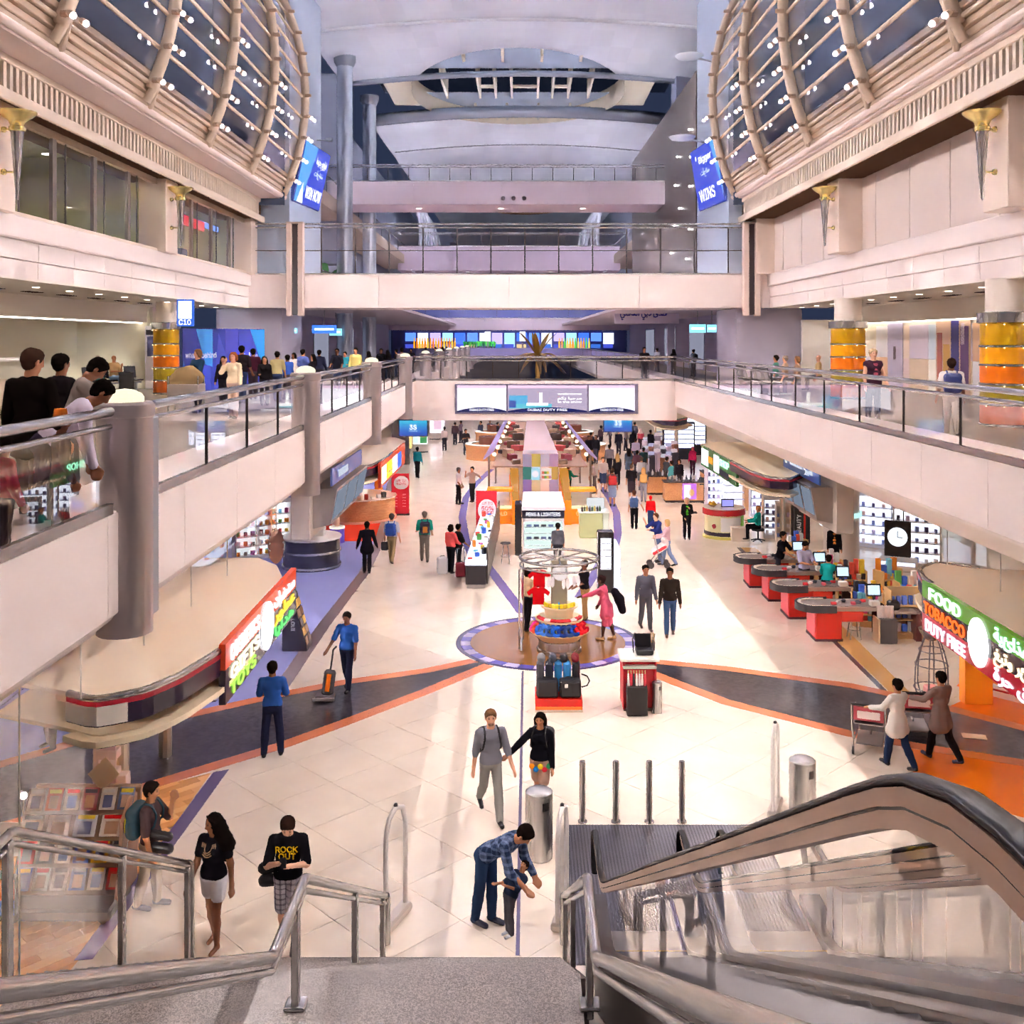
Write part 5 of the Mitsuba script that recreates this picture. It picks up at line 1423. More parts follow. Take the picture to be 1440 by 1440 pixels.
# ---- red and white sales stand
sx, sy = gp(900, 1000)[:2]
k = thing('sales_stand', 'red-sided white sales stand with a register, right of the suitcases', 'stand')
part(k, 'side_panel', bb(sx - .36, sx - .32, sy - .05, sy + .62, .05, 1.05, .01), 'b81a26', 'satin'); part(k, 'side_panel', bb(sx + .3, sx + .34, sy - .05, sy + .62, .05, 1.05, .01), 'b81a26', 'satin')
part(k, 'cabinet', bb(sx - .32, sx + .3, sy + .05, sy + .6, .05, 1.05, .01), 'c4242e', 'satin'); part(k, 'counter_top', bb(sx - .42, sx + .4, sy - .1, sy + .66, 1.05, 1.12, .02), 'e8e6de', 'gloss')
part(k, 'glass_shelf', bb(sx - .36, sx + .34, sy - .08, sy + .5, .9, .96, .01), 'c8d4c8', 'gloss'); part(k, 'foot', bb(sx - .34, sx + .32, sy, sy + .6, 0, .05), '6a6058', 'metal')
q = thing('cash_register', 'black cash register with a tilted screen on the red-sided sales stand', 'cash register')
part(q, 'body', bb(sx - .06, sx + .3, sy + .1, sy + .42, 1.13, 1.24, .02), '1a191d', 'satin'); part(q, 'screen', mv(rot(bb(-.17, .17, -.015, .015, 0, .27, .01), (1, 0, 0), -18), sx + .1, sy + .36, 1.24), '121216', 'gloss')
part(q, 'arm', tube([(sx - .1, sy + .3, 1.13), (sx - .12, sy + .35, 1.4), (sx - .06, sy + .4, 1.52)], .015, 6), '1a191d', 'satin')
solo('paper_pad', 'white paper pad on the red-sided sales stand', 'paper', bb(sx - .34, sx - .14, sy - .02, sy + .24, 1.121, 1.135, .003), 'f6f6fa', 'matte')
def pot_of(lab, x, y, z, r, h, n, colors, name='pen_pot'):
    q = thing(name, lab, 'holder')
    part(q, 'cup', lathe([(r * .9, 0), (r, h * .5)], 12, x, y, z), '3a3438', 'satin')
    for i in range(n):
        a = i * 2.4; part(q, 'stick', cyl((x + r * .4 * math.cos(a), y + r * .4 * math.sin(a), z + .01), (x + r * .9 * math.cos(a), y + r * .9 * math.sin(a), z + h), .008, 5), colors[i % len(colors)], 'satin')
pot_of('dark pot of golden sticks behind the register on the sales stand', sx + .32, sy + .5, 1.12, .06, .36, 7, ['c89a3a', '7a4a2a', '2a2a2a'])
k = thing('umbrella_box', 'black box of rolled white umbrellas before the sales stand', 'box')
part(k, 'box', bb(sx - .3, sx + .12, sy - .34, sy - .1, .02, .62, .01), '1d1b1e', 'satin')
for i in range(7):
    q = thing('rolled_umbrella', 'rolled umbrella standing in the black box at the sales stand', 'umbrella', 'umbrellas at the sales stand')
    part(q, 'canopy', cyl((sx - .26 + .055 * i, sy - .26 + .02 * (i % 3), .5), (sx - .27 + .058 * i, sy - .24, .86), .03, 8, .018), ['f2ecea', 'd83a4a', '2a2a30', 'f6f2f0', 'e8e0e4'][i % 5], 'satin')
    part(q, 'grip', cyl((sx - .27 + .058 * i, sy - .24, .86), (sx - .27 + .058 * i, sy - .24, .93), .012, 6), 'c8a878', 'satin')

# ---- centre: lit counters, patchwork tower, pens cabinet
a0, a1 = gp(669, 828), gp(690, 748)
k = thing('lit_counter', 'long black-based counter with a glowing white top, left of the round table', 'counter')
dx_ = (a1 - a0) / np.linalg.norm(a1 - a0); nx_ = np.array([dx_[1], -dx_[0], 0]); L = np.linalg.norm(a1 - a0)
part(k, 'base', frame(bb(-.32, .32, 0, L, .12, .72, .02), a0, nx_, dx_, (0, 0, 1)), '201e26', 'gloss'); part(k, 'kick', frame(bb(-.28, .28, .04, L - .04, 0, .12), a0, nx_, dx_, (0, 0, 1)), 'b8b0b0', 'metal')
for i in range(5):
    part(k, 'light_top', frame(bb(-.34, .34, i * L / 5 + .01, (i + 1) * L / 5 - .01, .72, .86, .01), a0, nx_, dx_, (0, 0, 1)), 'e4ecff', glow=1.5)
part(k, 'back_panel', frame(bb(.32, .37, .2, L, .1, 1.25, .01), a0, nx_, dx_, (0, 0, 1)), '4a4038', 'satin')
for i in range(22):
    q = a0 + dx_ * (.3 + L * .9 * i / 22) + nx_ * (.2 * ((i * 7) % 5 - 2) / 2)
    solo('counter_product', 'small boxed product lying on the glowing counter left of the round table', 'product', mv(bb(-.07, .07, -.05, .05, 0, .05 + .08 * (i % 3), .01), q[0], q[1], .865, 20 * i), GOODS[(i * 3) % 10], 'satin', group='products on the glowing counter')
def stool(lab, x, y, h=.72):
    q = thing('stool', lab, 'stool')
    part(q, 'seat', lathe([(0, h - .04), (.17, h - .04), (.19, h - .02), (.17, h), (0, h + .01)], 18, x, y), '2a2426', 'satin', smooth=40)
    for a in (45, 135, 225, 315): part(q, 'leg', tube([(x + .1 * math.cos(math.radians(a)), y + .1 * math.sin(math.radians(a)), h - .04), (x + .2 * math.cos(math.radians(a)), y + .2 * math.sin(math.radians(a)), 0)], .014, 6), fin='chrome')
    part(q, 'foot_ring', tube([(x + .16 * math.cos(t), y + .16 * math.sin(t), .25) for t in np.linspace(0, 6.283, 20)[:-1]], .01, 5, True), fin='chrome')
stool('dark round stool behind the glowing counter left of the round table', *gp(711, 792)[:2])
# pens and lighters cabinet
px0, py0 = gp(764, 781)[:2]
k = thing('display_cabinet', 'white lit cabinet headed pens and lighters behind the round table', 'cabinet')
part(k, 'body', bb(px0 - .74, px0 + .74, py0, py0 + .9, 0, 1.35, .02), 'efeef2', 'gloss')
part(k, 'window', bb(px0 - .68, px0 + .68, py0 - .02, py0, .25, 1.22), 'd8f0ea', glow=1.0)
part(k, 'header', bb(px0 - .76, px0 + .76, py0 - .05, py0 + .3, 1.35, 1.62, .01), '1c2034', 'gloss')
part(k, 'lettering', onto(text('PENS & LIGHTERS', .13, .01), (px0 - .62, py0 - .06, 1.42), (1, 0, 0), (0, 0, 1), 1.24), 'f4f4ff', glow=1.5)
part(k, 'hood', (lambda v: (v, trimesh.convex.convex_hull(v).faces))(np.array(trimesh.convex.convex_hull(np.array([(px0 + sx_ * w_, yy, zz) for sx_ in (-1, 1) for w_, yy, zz in ((.78, py0 - .05, 1.62), (.78, py0 - .05, 1.74), (.72, py0 + 2.0, 2.0), (.72, py0 + 2.0, 1.62))])).vertices)), 'efe9f2', 'gloss', label='sloping white hood')
for i in range(4): part(k, 'shelf_board', bb(px0 - .66, px0 + .66, py0 - .06, py0 - .02, .35 + .22 * i, .37 + .22 * i), 'c8d0d8', 'gloss')
part(k, 'side_tower', bb(px0 - 1.02, px0 - .78, py0 - .05, py0 + .8, 0, 1.85, .02), '1b1a20', 'gloss', label='black side tower')
for i in range(10):
    solo('pen_set', 'small dark pen set in the lit white cabinet', 'product', bb(px0 - .6 + .26 * (i % 5), px0 - .42 + .26 * (i % 5), py0 - .06, py0 - .025, .6 + .44 * (i // 5), .68 + .44 * (i // 5)), ['3a4a7a', '2a2a3a', '5a6a9a'][i % 3], 'satin', group='pen sets in the lit white cabinet')
# patchwork tower with long sloping roof
tx0, ty0 = (760 - CX) / FPX * 46, 46.0
k = thing('kiosk_tower', 'patchwork kiosk tower of grey, olive and lilac squares with two pictures', 'kiosk')
part(k, 'body', bb(tx0 - .8, tx0 + .8, ty0, ty0 + 1.6, 0, 2.6, .02), 'b8b0c0', 'satin')
PW = [['8d8fb4', 'b8b060', 'b0b0c8', 'a58fb8'], ['2a7a78', 'b4ccd8', 'e0c8c8', 'b4a050'], ['7a6ab0', 'c0b898', 'd8c8c0', '9a90b8'], ['d8b8a8', 'c8b8d0', 'e0d8d0', 'b0a0c8']]
for r in range(4):
    for c in range(4):
        part(k, 'panel', bb(tx0 - .8 + .4 * c + .004, tx0 - .4 + .4 * c - .004, ty0 - .03, ty0, 2.02 - .58 * r, 2.59 - .58 * r, .004), PW[r][c], 'satin')
part(k, 'picture', bb(tx0 - .42, tx0 - .04, ty0 - .05, ty0 - .03, 1.42, 1.95), '9fd8ee', glow=.9); part(k, 'picture_print', mv(rot(lathe([(.15, -.006), (.15, 0), (0, 0)], 20), (1, 0, 0), 90), tx0 - .23, ty0 - .052, 1.69), 'f2e6ee', glow=1)
part(k, 'picture', bb(tx0 + .04, tx0 + .5, ty0 - .05, ty0 - .03, 1.42, 1.95), 'f0d8d0', glow=.9)
for i in range(7): part(k, 'picture_print', mv(rot(lathe([(.07, -.006), (.07, 0), (0, 0)], 10), (1, 0, 0), 90), tx0 + .12 + .1 * (i % 4), ty0 - .052, 1.55 + .2 * (i // 4)), ['e04a3a', '58a04a', 'f0c030', 'd06a9a'][i % 4], glow=.8)
hv = np.array([(tx0 + s * w_, yy, zz) for s in (-1, 1) for w_, yy, zz in ((.8, ty0, 2.6), (.8, ty0, 2.45), (.55, ty0 + 26, 2.3), (.55, ty0 + 26, 2.2))])
part(k, 'ridge_roof', trimesh.convex.convex_hull(hv), 'c9b0b0', 'satin', label='long ridge roof running away behind the tower')
for s in (-1, 1):
    q = thing('gold_counter', f'orange jewellery counter with a glass case on the {["left", "right"][s > 0]} of the patchwork tower', 'counter')
    gx = tx0 + s * 1.75
    part(q, 'front_block', bb(gx - .55, gx + .55, ty0 - 3.2, ty0 - 2.4, 0, .62, .02), 'ee8e14', 'gloss')
    part(q, 'front_case', bb(gx - .5, gx + .5, ty0 - 3.1, ty0 - 2.5, .62, 1.35), fin='glass')
    part(q, 'case_top', bb(gx - .55, gx + .55, ty0 - 3.2, ty0 - 2.4, 1.35, 1.47, .02), 'f0a02a', 'gloss')
    part(q, 'lit_shelf', bb(gx - .48, gx + .48, ty0 - 3.05, ty0 - 2.55, .63, .68), 'ffe8b8', glow=1.2)
    part(q, 'lettering', onto(text('GOLD', .16, .01), (gx - .3, ty0 - 3.21, .36), (1, 0, 0), (0, 0, 1), .6), 'ffe0a0', 'satin')
    wing = ext_poly([(tx0 + s * .95, ty0 - 3.4), (tx0 + s * 1.25, ty0 - 3.4), (tx0 + s * 1.5, ty0 + 5), (tx0 + s * 1.0, ty0 + 5)], 0, 1.0)
    part(q, 'wing', wing, 'e8860f', 'gloss')
    part(q, 'wing_case', ext_poly([(tx0 + s * .97, ty0 - 3.2), (tx0 + s * 1.22, ty0 - 3.2), (tx0 + s * 1.45, ty0 + 4.8), (tx0 + s * 1.02, ty0 + 4.8)], 1.0, 1.35), 'f4a030', glow=.6)
    q2k = thing('valance', f'long lilac valance over the gold counters on the {["left", "right"][s > 0]} of the ridge roof', 'canopy')
    pv = [(tx0 + s * 2.6, ty0 + .5, 2.45), (tx0 + s * 2.0, ty0 + 27, 2.6)]
    vv = np.array([(pv[0][0], pv[0][1], 2.35), (pv[0][0] - s * .45, pv[0][1], 2.6), (pv[1][0], pv[1][1], 2.3), (pv[1][0] - s * .3, pv[1][1], 2.5), (pv[0][0], pv[0][1], 2.25), (pv[1][0], pv[1][1], 2.2)])
    part(q2k, 'blade', trimesh.convex.convex_hull(vv), 'b4a8dc', 'gloss')
    for i in range(9):
        f_ = i / 9
        part(q2k, 'lamp', mv(trimesh.creation.icosphere(1, .09), pv[0][0] + (pv[1][0] - pv[0][0]) * f_ - s * .5, pv[0][1] + 26.5 * f_, 2.52), 'ffd8a0', glow=6)
    for i in range(4): part(q2k, 'hanger', cyl((pv[0][0] - s * .2 - s * .12 * i, ty0 + 2 + 7 * i, 0), (pv[0][0] - s * .2 - s * .12 * i, ty0 + 2 + 7 * i, 2.35), .05, 8), '8a7a70', 'metal')
    part(q2k, 'roof', ext_poly([(tx0 + s * .8, ty0 + 1), (tx0 + s * 2.2, ty0 + 1), (tx0 + s * 1.75, ty0 + 26.5), (tx0 + s * .56, ty0 + 26.5)], 1.86, 1.92), '8a6a52', 'satin')
    for i in range(16):
        solo('gift_box', f'small gift box on the brown roof boards {["left", "right"][s > 0]} of the ridge', 'box', mv(bb(-.2, .2, -.3, .3, 0, .18 + .1 * (i % 3), .02), tx0 + s * (1.1 + .22 * (i % 4)), ty0 + 2 + 1.4 * i, 1.925, 13 * i), ['5a4434', '7a3038', 'a89078', '3a302c', 'b84a4a'][i % 5], 'satin', group=f'gift boxes {["left", "right"][s > 0]} of the ridge roof')
    for j in range(2):
        cx_, cy_ = tx0 + s * (3.0 - .2 * j), 66.5 + 9 * j
        q3 = thing('round_counter', f'curved dark wood counter with white lit trays, {["nearer", "farther"][j]} one on the {["left", "right"][s > 0]} under the bridge', 'counter')
        part(q3, 'base', lathe([(0, 0), (1.55, 0), (1.55, .78), (1.62, .8), (1.62, .95), (0, .95)], 28, cx_, cy_), fin='cherry', smooth=40)
        part(q3, 'lit_ring', lathe([(1.2, .955), (1.6, .955), (1.6, 1.0), (1.2, 1.0)], 28, cx_, cy_), 'fff4e8', glow=1.1)
        part(q3, 'core', lathe([(0, .95), (.7, .95), (.7, 1.45), (0, 1.45)], 20, cx_, cy_), '5a2f22', 'satin')
# black and white display tower, and green counters, right of the axis
bx, by = gp(852, 834)[:2]
k = thing('display_tower', 'tall black display tower with a white lit strip, right of the round table', 'display stand')
part(k, 'body', bb(bx - .24, bx + .24, by, by + .5, 0, 1.86, .02), '17161a', 'gloss'); part(k, 'lit_panel', bb(bx - .16, bx + .16, by - .02, by, .72, 1.68), 'f2f4ff', glow=1.7)
for i in range(5): part(k, 'ledge', bb(bx - .18, bx + .18, by - .07, by - .02, .75 + .19 * i, .765 + .19 * i), '9aa0a8', 'gloss')
part(k, 'side_light', bb(bx + .26, bx + .46, by + .1, by + 1.6, .1, 1.35, .02), 'dfe4ff', glow=1.3)
gx, gy = gp(835, 757)[:2]
k = thing('olive_counter', 'pale olive counter with bottles and a white screen right of the white cabinet', 'counter')
part(k, 'body', bb(gx - .55, gx + .35, gy, gy + .8, 0, .98, .02), 'b7bd8c', 'satin'); part(k, 'glass_side', bb(gx + .35, gx + .6, gy + .1, gy + 1.4, 0, 1.0, .03), 'cfd8cc', 'gloss'); part(k, 'top', bb(gx - .6, gx + .62, gy - .05, gy + .85, .98, 1.03, .01), 'e8ece4', 'gloss')
part(k, 'panel', bb(gx - .25, gx + .45, gy + .5, gy + .56, 1.05, 1.5, .01), 'eef2f6', glow=.8)
for i in range(8): solo('dark_bottle', 'small dark bottle on the pale olive counter', 'bottle', lathe([(0, 0), (.04, 0), (.04, .14), (.015, .18), (.015, .22), (0, .22)], 10, gx - .45 + .1 * i, gy + .12 + .05 * (i % 3), 1.03), ['2a2028', '3a5030', 'b8a040'][i % 3], 'gloss', 40, group='bottles on the olive counter')

# ---- left shops
cx0, cy0 = gp(436, 803)[:2]
k = thing('curved_counter', 'black curved counter with chrome bands and a white top on the blue carpet', 'counter')
part(k, 'body', lathe([(0, 0), (.98, 0), (.98, .1), (.96, .1), (.96, .52), (.96, .98), (0, .98)], 36, cx0 - .1, cy0 + .75), '1d1a24', 'gloss', smooth=40)
for z in (.04, .54): part(k, 'chrome_band', lathe([(.97, z), (1.0, z), (1.0, z + .07), (.97, z + .07)], 36, cx0 - .1, cy0 + .75), fin='brushed', smooth=40)
part(k, 'top', lathe([(.0, .98), (1.0, .98), (1.02, 1.02), (1.0, 1.06), (0, 1.06)], 36, cx0 - .1, cy0 + .75), 'f2ece6', 'gloss', smooth=40)
q = thing('television', 'black television on a white block above the curved black counter', 'television')
part(q, 'block', bb(cx0 - .35, cx0 + .35, cy0 + .55, cy0 + .95, 1.06, 1.5, .02), 'e8e2dc', 'satin'); part(q, 'frame', bb(cx0 - .5, cx0 + .32, cy0 + .62, cy0 + .7, 1.5, 2.0, .01), '14131a', 'gloss')
part(q, 'screen', bb(cx0 - .44, cx0 + .26, cy0 + .612, cy0 + .62, 1.56, 1.94), 'b88a50', glow=.7); part(q, 'second_screen', mv(bb(-.03, .03, -.35, .35, 1.5, 2.05, .01), cx0 + .5, cy0 + 1.0), '17161c', 'gloss')
# display wedge
wx, wy = gp(412, 917)[:2]
k = thing('display_wedge', 'black sloping display stand with framed pictures and a blue ring emblem on the carpet', 'display stand')
prof = Polygon([(-.36, 0), (.36, 0), (.3, .3), (.2, .8), (.08, 1.35), (-.02, 1.42), (-.12, 1.4), (-.22, 1.1), (-.3, .5)])
prof = Polygon([(0, 0), (.62, 0), (.6, .12), (.46, .6), (.3, 1.12), (.24, 1.36), (.12, 1.42), (0, 1.36)])
side = rot(prism(prof, -.3, .3), (1, 0, 0), 90)
part(k, 'body', mv(side, wx - .28, wy + .35), '1c1926', 'satin')
for i in range(5):
    t_ = i / 5; a_, b_ = np.array([.6, .12]), np.array([.27, 1.25])
    c1, c2 = a_ + (b_ - a_) * (t_ + .02), a_ + (b_ - a_) * (t_ + .18)
    nn = np.array([b_[1] - a_[1], -(b_[0] - a_[0])]); nn /= np.linalg.norm(nn)
    for j in range(2):
        part(k, 'picture', frame(bb(-.27 + .28 * j, -.02 + .28 * j, 0, np.linalg.norm(c2 - c1), 0, .02, .004), (wx - .28 + c1[0] + nn[0] * .004, wy + .35, c1[1] + nn[1] * .004), (0, 1, 0), ((c2 - c1)[0] / np.linalg.norm(c2 - c1), 0, (c2 - c1)[1] / np.linalg.norm(c2 - c1)), (nn[0], 0, nn[1])), ['6a4a34', 'b88a3a', '3a3236', '8a6a50', 'c9a24a'][(i + 2 * j) % 5], 'gloss')
part(k, 'emblem', mv(rot(torus(.07, .02, 70), (1, 0, 0), 90), wx - .12, wy + .04, .95), '2f9ae8', 'satin', True); part(k, 'lettering', frame(text('LOUI', .09, .006), (wx - .06, wy + .045, .82), (0, 0, -1), (1, 0, 0), (0, -1, 0)), 'f4f4f8', 'matte')
k = thing('low_display_box', 'low pale display box with papers on the blue carpet', 'box')
q = gp(290, 989); part(k, 'box', bb(q[0] - .34, q[0] + .24, q[1], q[1] + .5, .06, .3, .02), 'dcd2d6', 'satin'); part(k, 'top', bb(q[0] - .36, q[0] + .26, q[1] - .02, q[1] + .52, .3, .34, .01), 'f0eaec', 'satin'); part(k, 'castors', bb(q[0] - .28, q[0] + .18, q[1] + .06, q[1] + .44, 0, .06), '4a4448', 'satin')
for i in range(2): solo('paper_stack', f'small {["red", "white"][i]} stack of papers on the low pale display box', 'papers', bb(q[0] - .26 + .22 * i, q[0] - .08 + .22 * i, q[1] + .12, q[1] + .36, .342, .37 + .03 * i, .004), ['c84a50', 'f4f4f4'][i], 'matte')
for i, (px, py, w_, lab) in enumerate(((345, 800, 1.3, 'white lit shelf behind the far end of the left canopy'), (376, 795, 1.2, 'white lit shelf nearest the black curved counter'))):
    g_ = gp(px, py)
    shelf(lab, g_[0] - .2, g_[1] + 1.6, 35, w_, 1.9, .4, 5, 'eeeeee', 'f4faff', 1.3, 5, psize=(.12, .1, .14))
k = thing('hanging_sign', 'brown oval hanging sign with chrome rivets near the black curved counter', 'sign')
q = dp(388, 768, 29.5); part(k, 'panel', mv(rot(prism(affinity.scale(Point(0, 0).buffer(.5, 20), .45, 1.0), -.05, .05), (1, 0, 0), 90), *q, 30), '8a5a44', 'satin', 40)
part(k, 'rod', cyl((q[0], q[1], q[2] + .5), (q[0], q[1], 4.3), .012, 5), 'b8b0a8', 'metal')
for s in (-1, 1): part(k, 'rivets', mv(cat([mv(trimesh.creation.icosphere(1, .03), s * .2, -.06, z) for z in (-.3, -.1, .1, .3)]), *q, 30), 'd8d0c0', 'metal')
q = gp(495, 738)
k = thing('curved_counter', 'polished cherry wood curved counter with boxes on the red floor', 'counter')
part(k, 'body', lathe([(0, 0), (1.62, 0), (1.62, .1), (1.68, .2), (1.68, .95), (0, .95)], 40, q[0] - .1, q[1] + 1.7), fin='cherry', smooth=40); part(k, 'top', lathe([(0, .95), (1.74, .95), (1.74, 1.0), (0, 1.0)], 40, q[0] - .1, q[1] + 1.7), 'f6e2d0', 'gloss', smooth=40); part(k, 'plinth', lathe([(0, 0), (1.75, 0), (1.75, .09), (0, .09)], 40, q[0] - .1, q[1] + 1.7), 'd8a08a', 'gloss', smooth=40)
for i in range(12):
    a = math.radians(200 + 12 * i); solo('counter_box', 'small box on the polished cherry counter', 'box', mv(bb(-.1, .1, -.08, .08, 0, .1 + .06 * (i % 3), .01), q[0] - .1 + 1.45 * math.cos(a), q[1] + 1.7 + 1.45 * math.sin(a), 1.001, 12 * i), ['f4f0f0', '3a3a3a', 'e8c8a0', 'c84030', 'f0ead8'][i % 5], 'satin', group='boxes on the cherry counter')
q = dp(500, 668, 47); poster('glowing white and orange poster behind the cherry counter', q[0], q[1], 0, 1.1, .85, 'fff4e8', z=1.1, glow=1.6, lines=[(None, 'disc', .65, .5, .3, .3, 'ffb890', 1.0), ('OFF', 'en', .4, .4, .18, .5, 'd84a2a')], name='light_box', cat_='light box')
k = thing('orange_lamp_stand', 'orange pillar stand with a lit top behind the cherry counter', 'stand'); q = gp(529, 712)
part(k, 'shaft', cyl((q[0], q[1] + .8, 0), (q[0], q[1] + .8, 1.55), .2, 16), 'd87a20', 'gloss', 40) if False else part(k, 'shaft', cyl((q[0], q[1] + .8, 0), (q[0], q[1] + .8, 1.55), .2, 16), 'd87a20', 'gloss', smooth=40); part(k, 'cap', lathe([(0, 1.55), (.32, 1.55), (.34, 1.7), (0, 1.72)], 20, q[0], q[1] + .8), 'ff9a30', glow=1.2)
q = gp(472, 765); k = thing('perfume_pillar', 'glass-topped purple-based pillar between the black counter and the red floor', 'display stand')
part(k, 'base', cyl((q[0], q[1] + .3, 0), (q[0], q[1] + .3, .55), .28, 20), '4a3a9c', 'satin', smooth=40); part(k, 'glass_top', cyl((q[0], q[1] + .3, .62), (q[0], q[1] + .3, 1.4), .26, 20), fin='glass', smooth=True); part(k, 'tray', lathe([(0, .55), (.3, .55), (.3, .62), (0, .62)], 20, q[0], q[1] + .3), 'ffe8d8', glow=1.1); part(k, 'bottle', lathe([(0, .63), (.09, .63), (.09, .95), (.04, 1.05), (0, 1.1)], 14, q[0], q[1] + .3), 'e8c0a0', 'gloss', smooth=40)
# information monitors
def monitors(lab, x, y0, y1, z0, z1, s):
    k = thing('flight_monitors', lab, 'screens')
    n = 3
    for i in range(n):
        a, b = y0 + (y1 - y0) * i / n + .02, y0 + (y1 - y0) * (i + 1) / n - .02
        c = part(k, 'cabinet', (lambda q: q)(frame(prism(Polygon([(0, 0), (.55, .12), (.75, z1 - z0), (0, z1 - z0)]), 0, b - a), (x, a, z0), (-s, 0, 0), (0, 0, 1), (0, 1, 0))), 'b0a8a4', 'metal')
        d = np.array([.2, z1 - z0 - .12]); d /= np.linalg.norm(d)
        part(c, 'screen', frame(bb(.12, b - a - .12, .14, (z1 - z0) - .2, 0, .02), (x - s * .555, a, z0 + .12), (0, 1, 0), (-s * d[0], 0, d[1]), (-s * d[1], 0, -d[0])), '8fa0b8', glow=.55)
    part(k, 'pier', bb(x - .05 if s > 0 else x - .5, x + .5 if s > 0 else x + .05, y0 - .35, y1, z0 - .25, 4.27, .02), 'c4b8ae', 'satin')
    return k
monitors('row of three grey flight monitors on a pier at the right, under a blue sign', 9.75, 32.0, 36.0, 1.95, 3.1, 1)
monitors('row of three grey flight monitors on a pier at the left shops', -6.1, 29.0, 34.6, 2.35, 3.5, -1)
sign_board('blue exit direction sign above the flight monitors on the right', (9.2, 36.2, 3.2), (0, -1, 0), 4.4, .75, [(0, .75, '3a62a8')], [('TRANSFERS', 'en', .9, .25, .22, 1.6, 'dfeaff', .8), ('العبور', 'ar', 2.8, .2, .22, .9, 'dfeaff', .8), (None, 'disc', .45, .38, .15, .15, 'f4f8ff', .8)], .06)
sign_board('narrow blue sign above the flight monitors on the left', (-5.45, 28.8, 3.6), (0, 1, 0), 5.2, .5, [(0, .5, '5a74b8')], [('TRANSFERS', 'en', .9, .14, .2, 1.6, 'dfeaff', .7)], .06)
# hanging blue screens under the bridge and light boxes beyond
for i, (px, py, lab) in enumerate(((581, 602, 'on the left of the concourse'), (869, 596, 'on the right of the concourse'))):
    q = dp(px, py, 44.5)
    k = thing('hanging_screen', f'glowing blue hanging screen below the bridge {lab}', 'screen')
    part(k, 'case', mv(bb(-.64, .64, 0, .12, -.37, .37, .02), *q), '1a2a4a', 'satin')
    for j in range(5): part(k, 'screen', mv(bb(-.6, .6, -.012, 0, -.33 + .132 * j, -.33 + .132 * (j + 1)), *q), ['0c4fb8', '0f66c8', '1380d4', '1c9cdc', '2fb8e4'][j], glow=.95)
    part(k, 'emblem', onto(text('3S', .2, .01), q + np.array([-.16, -.02, -.06]), (1, 0, 0), (0, 0, 1), .32), 'f0faff', glow=1.5)
    part(k, 'lettering', mv(bb(-.2, .2, -.02, -.012, -.14, -.11), *q), 'a8dcf4', glow=1)
    for s in (-.4, .4): part(k, 'rod', cyl((q[0] + s, q[1] + .06, q[2] + .37), (q[0] + s, q[1] + .06, 4.3), .02, 6), '8a8a92', 'metal')
q = gp(589, 636); poster('standing light box with a green and white picture, beyond the left hanging screen', q[0] + .1, q[1], 0, 1.0, 1.1, 'e8f4ea', z=.55, t=.1, glow=1.2, name='light_box', cat_='light box', lines=[(None, 'rect', .5, .1, .6, .45, '3a9a58', .9), (None, 'rect', .05, .1, .9, .3, 'c8e8f4', 1.2), (None, 'disc', .72, .62, .14, .16, 'c89a78', .8)])
q = gp(615, 618); poster('standing white light box with a purple picture, farther beyond the left hanging screen', q[0], q[1], 0, 1.15, 1.5, 'fbeef6', z=.5, t=.1, glow=1.4, name='light_box', cat_='light box', lines=[(None, 'rect', .3, .3, .9, .6, 'e8c0d8', 1.0)])
q = gp(572, 655); k = thing('dark_pillar', 'dark shop pillar with a lit edge beyond the far left canopy', 'pillar'); part(k, 'body', bb(q[0] - 1.0, q[0] + .1, q[1] + .5, q[1] + 1.2, 0, 3.6, .02), '2a2624', 'gloss'); part(k, 'edge', bb(q[0] + .1, q[0] + .2, q[1] + .5, q[1] + 1.2, 1.0, 2.6), 'ffcf80', glow=1.2)

# ---- newspaper and leaflet stands at the lower left
nx0, ny0 = -6.55, 14.6
k = thing('magazine_stand', 'newspaper and magazine stand with a curved wooden back at the lower left', 'magazine stand')
part(k, 'base', bb(-6.95, -5.45, 13.35, 14.1, .1, .26, .03), '4a4440', 'satin')
for s in (-6.8, -5.6): part(k, 'castor', mv(trimesh.creation.icosphere(1, .06), s, 13.5, .06), '2a2624', 'satin')
part(k, 'back', frame(bb(-.75, .75, 0, 1.2, -.03, .03, .01), (-6.2, 14.25, .25), (1, 0, 0), (0, .2, .98), (0, -.98, .2)), '8d6a52', 'satin')
part(k, 'side', frame(prism(Polygon([(0, 0), (.7, 0), (.55, .5), (.5, 1.0), (.2, 1.2), (0, 1.2)]), 0, .05), (-5.5, 14.3, .2), (0, -1, 0), (0, 0, 1), (1, 0, 0)), '7d5a46', 'satin')
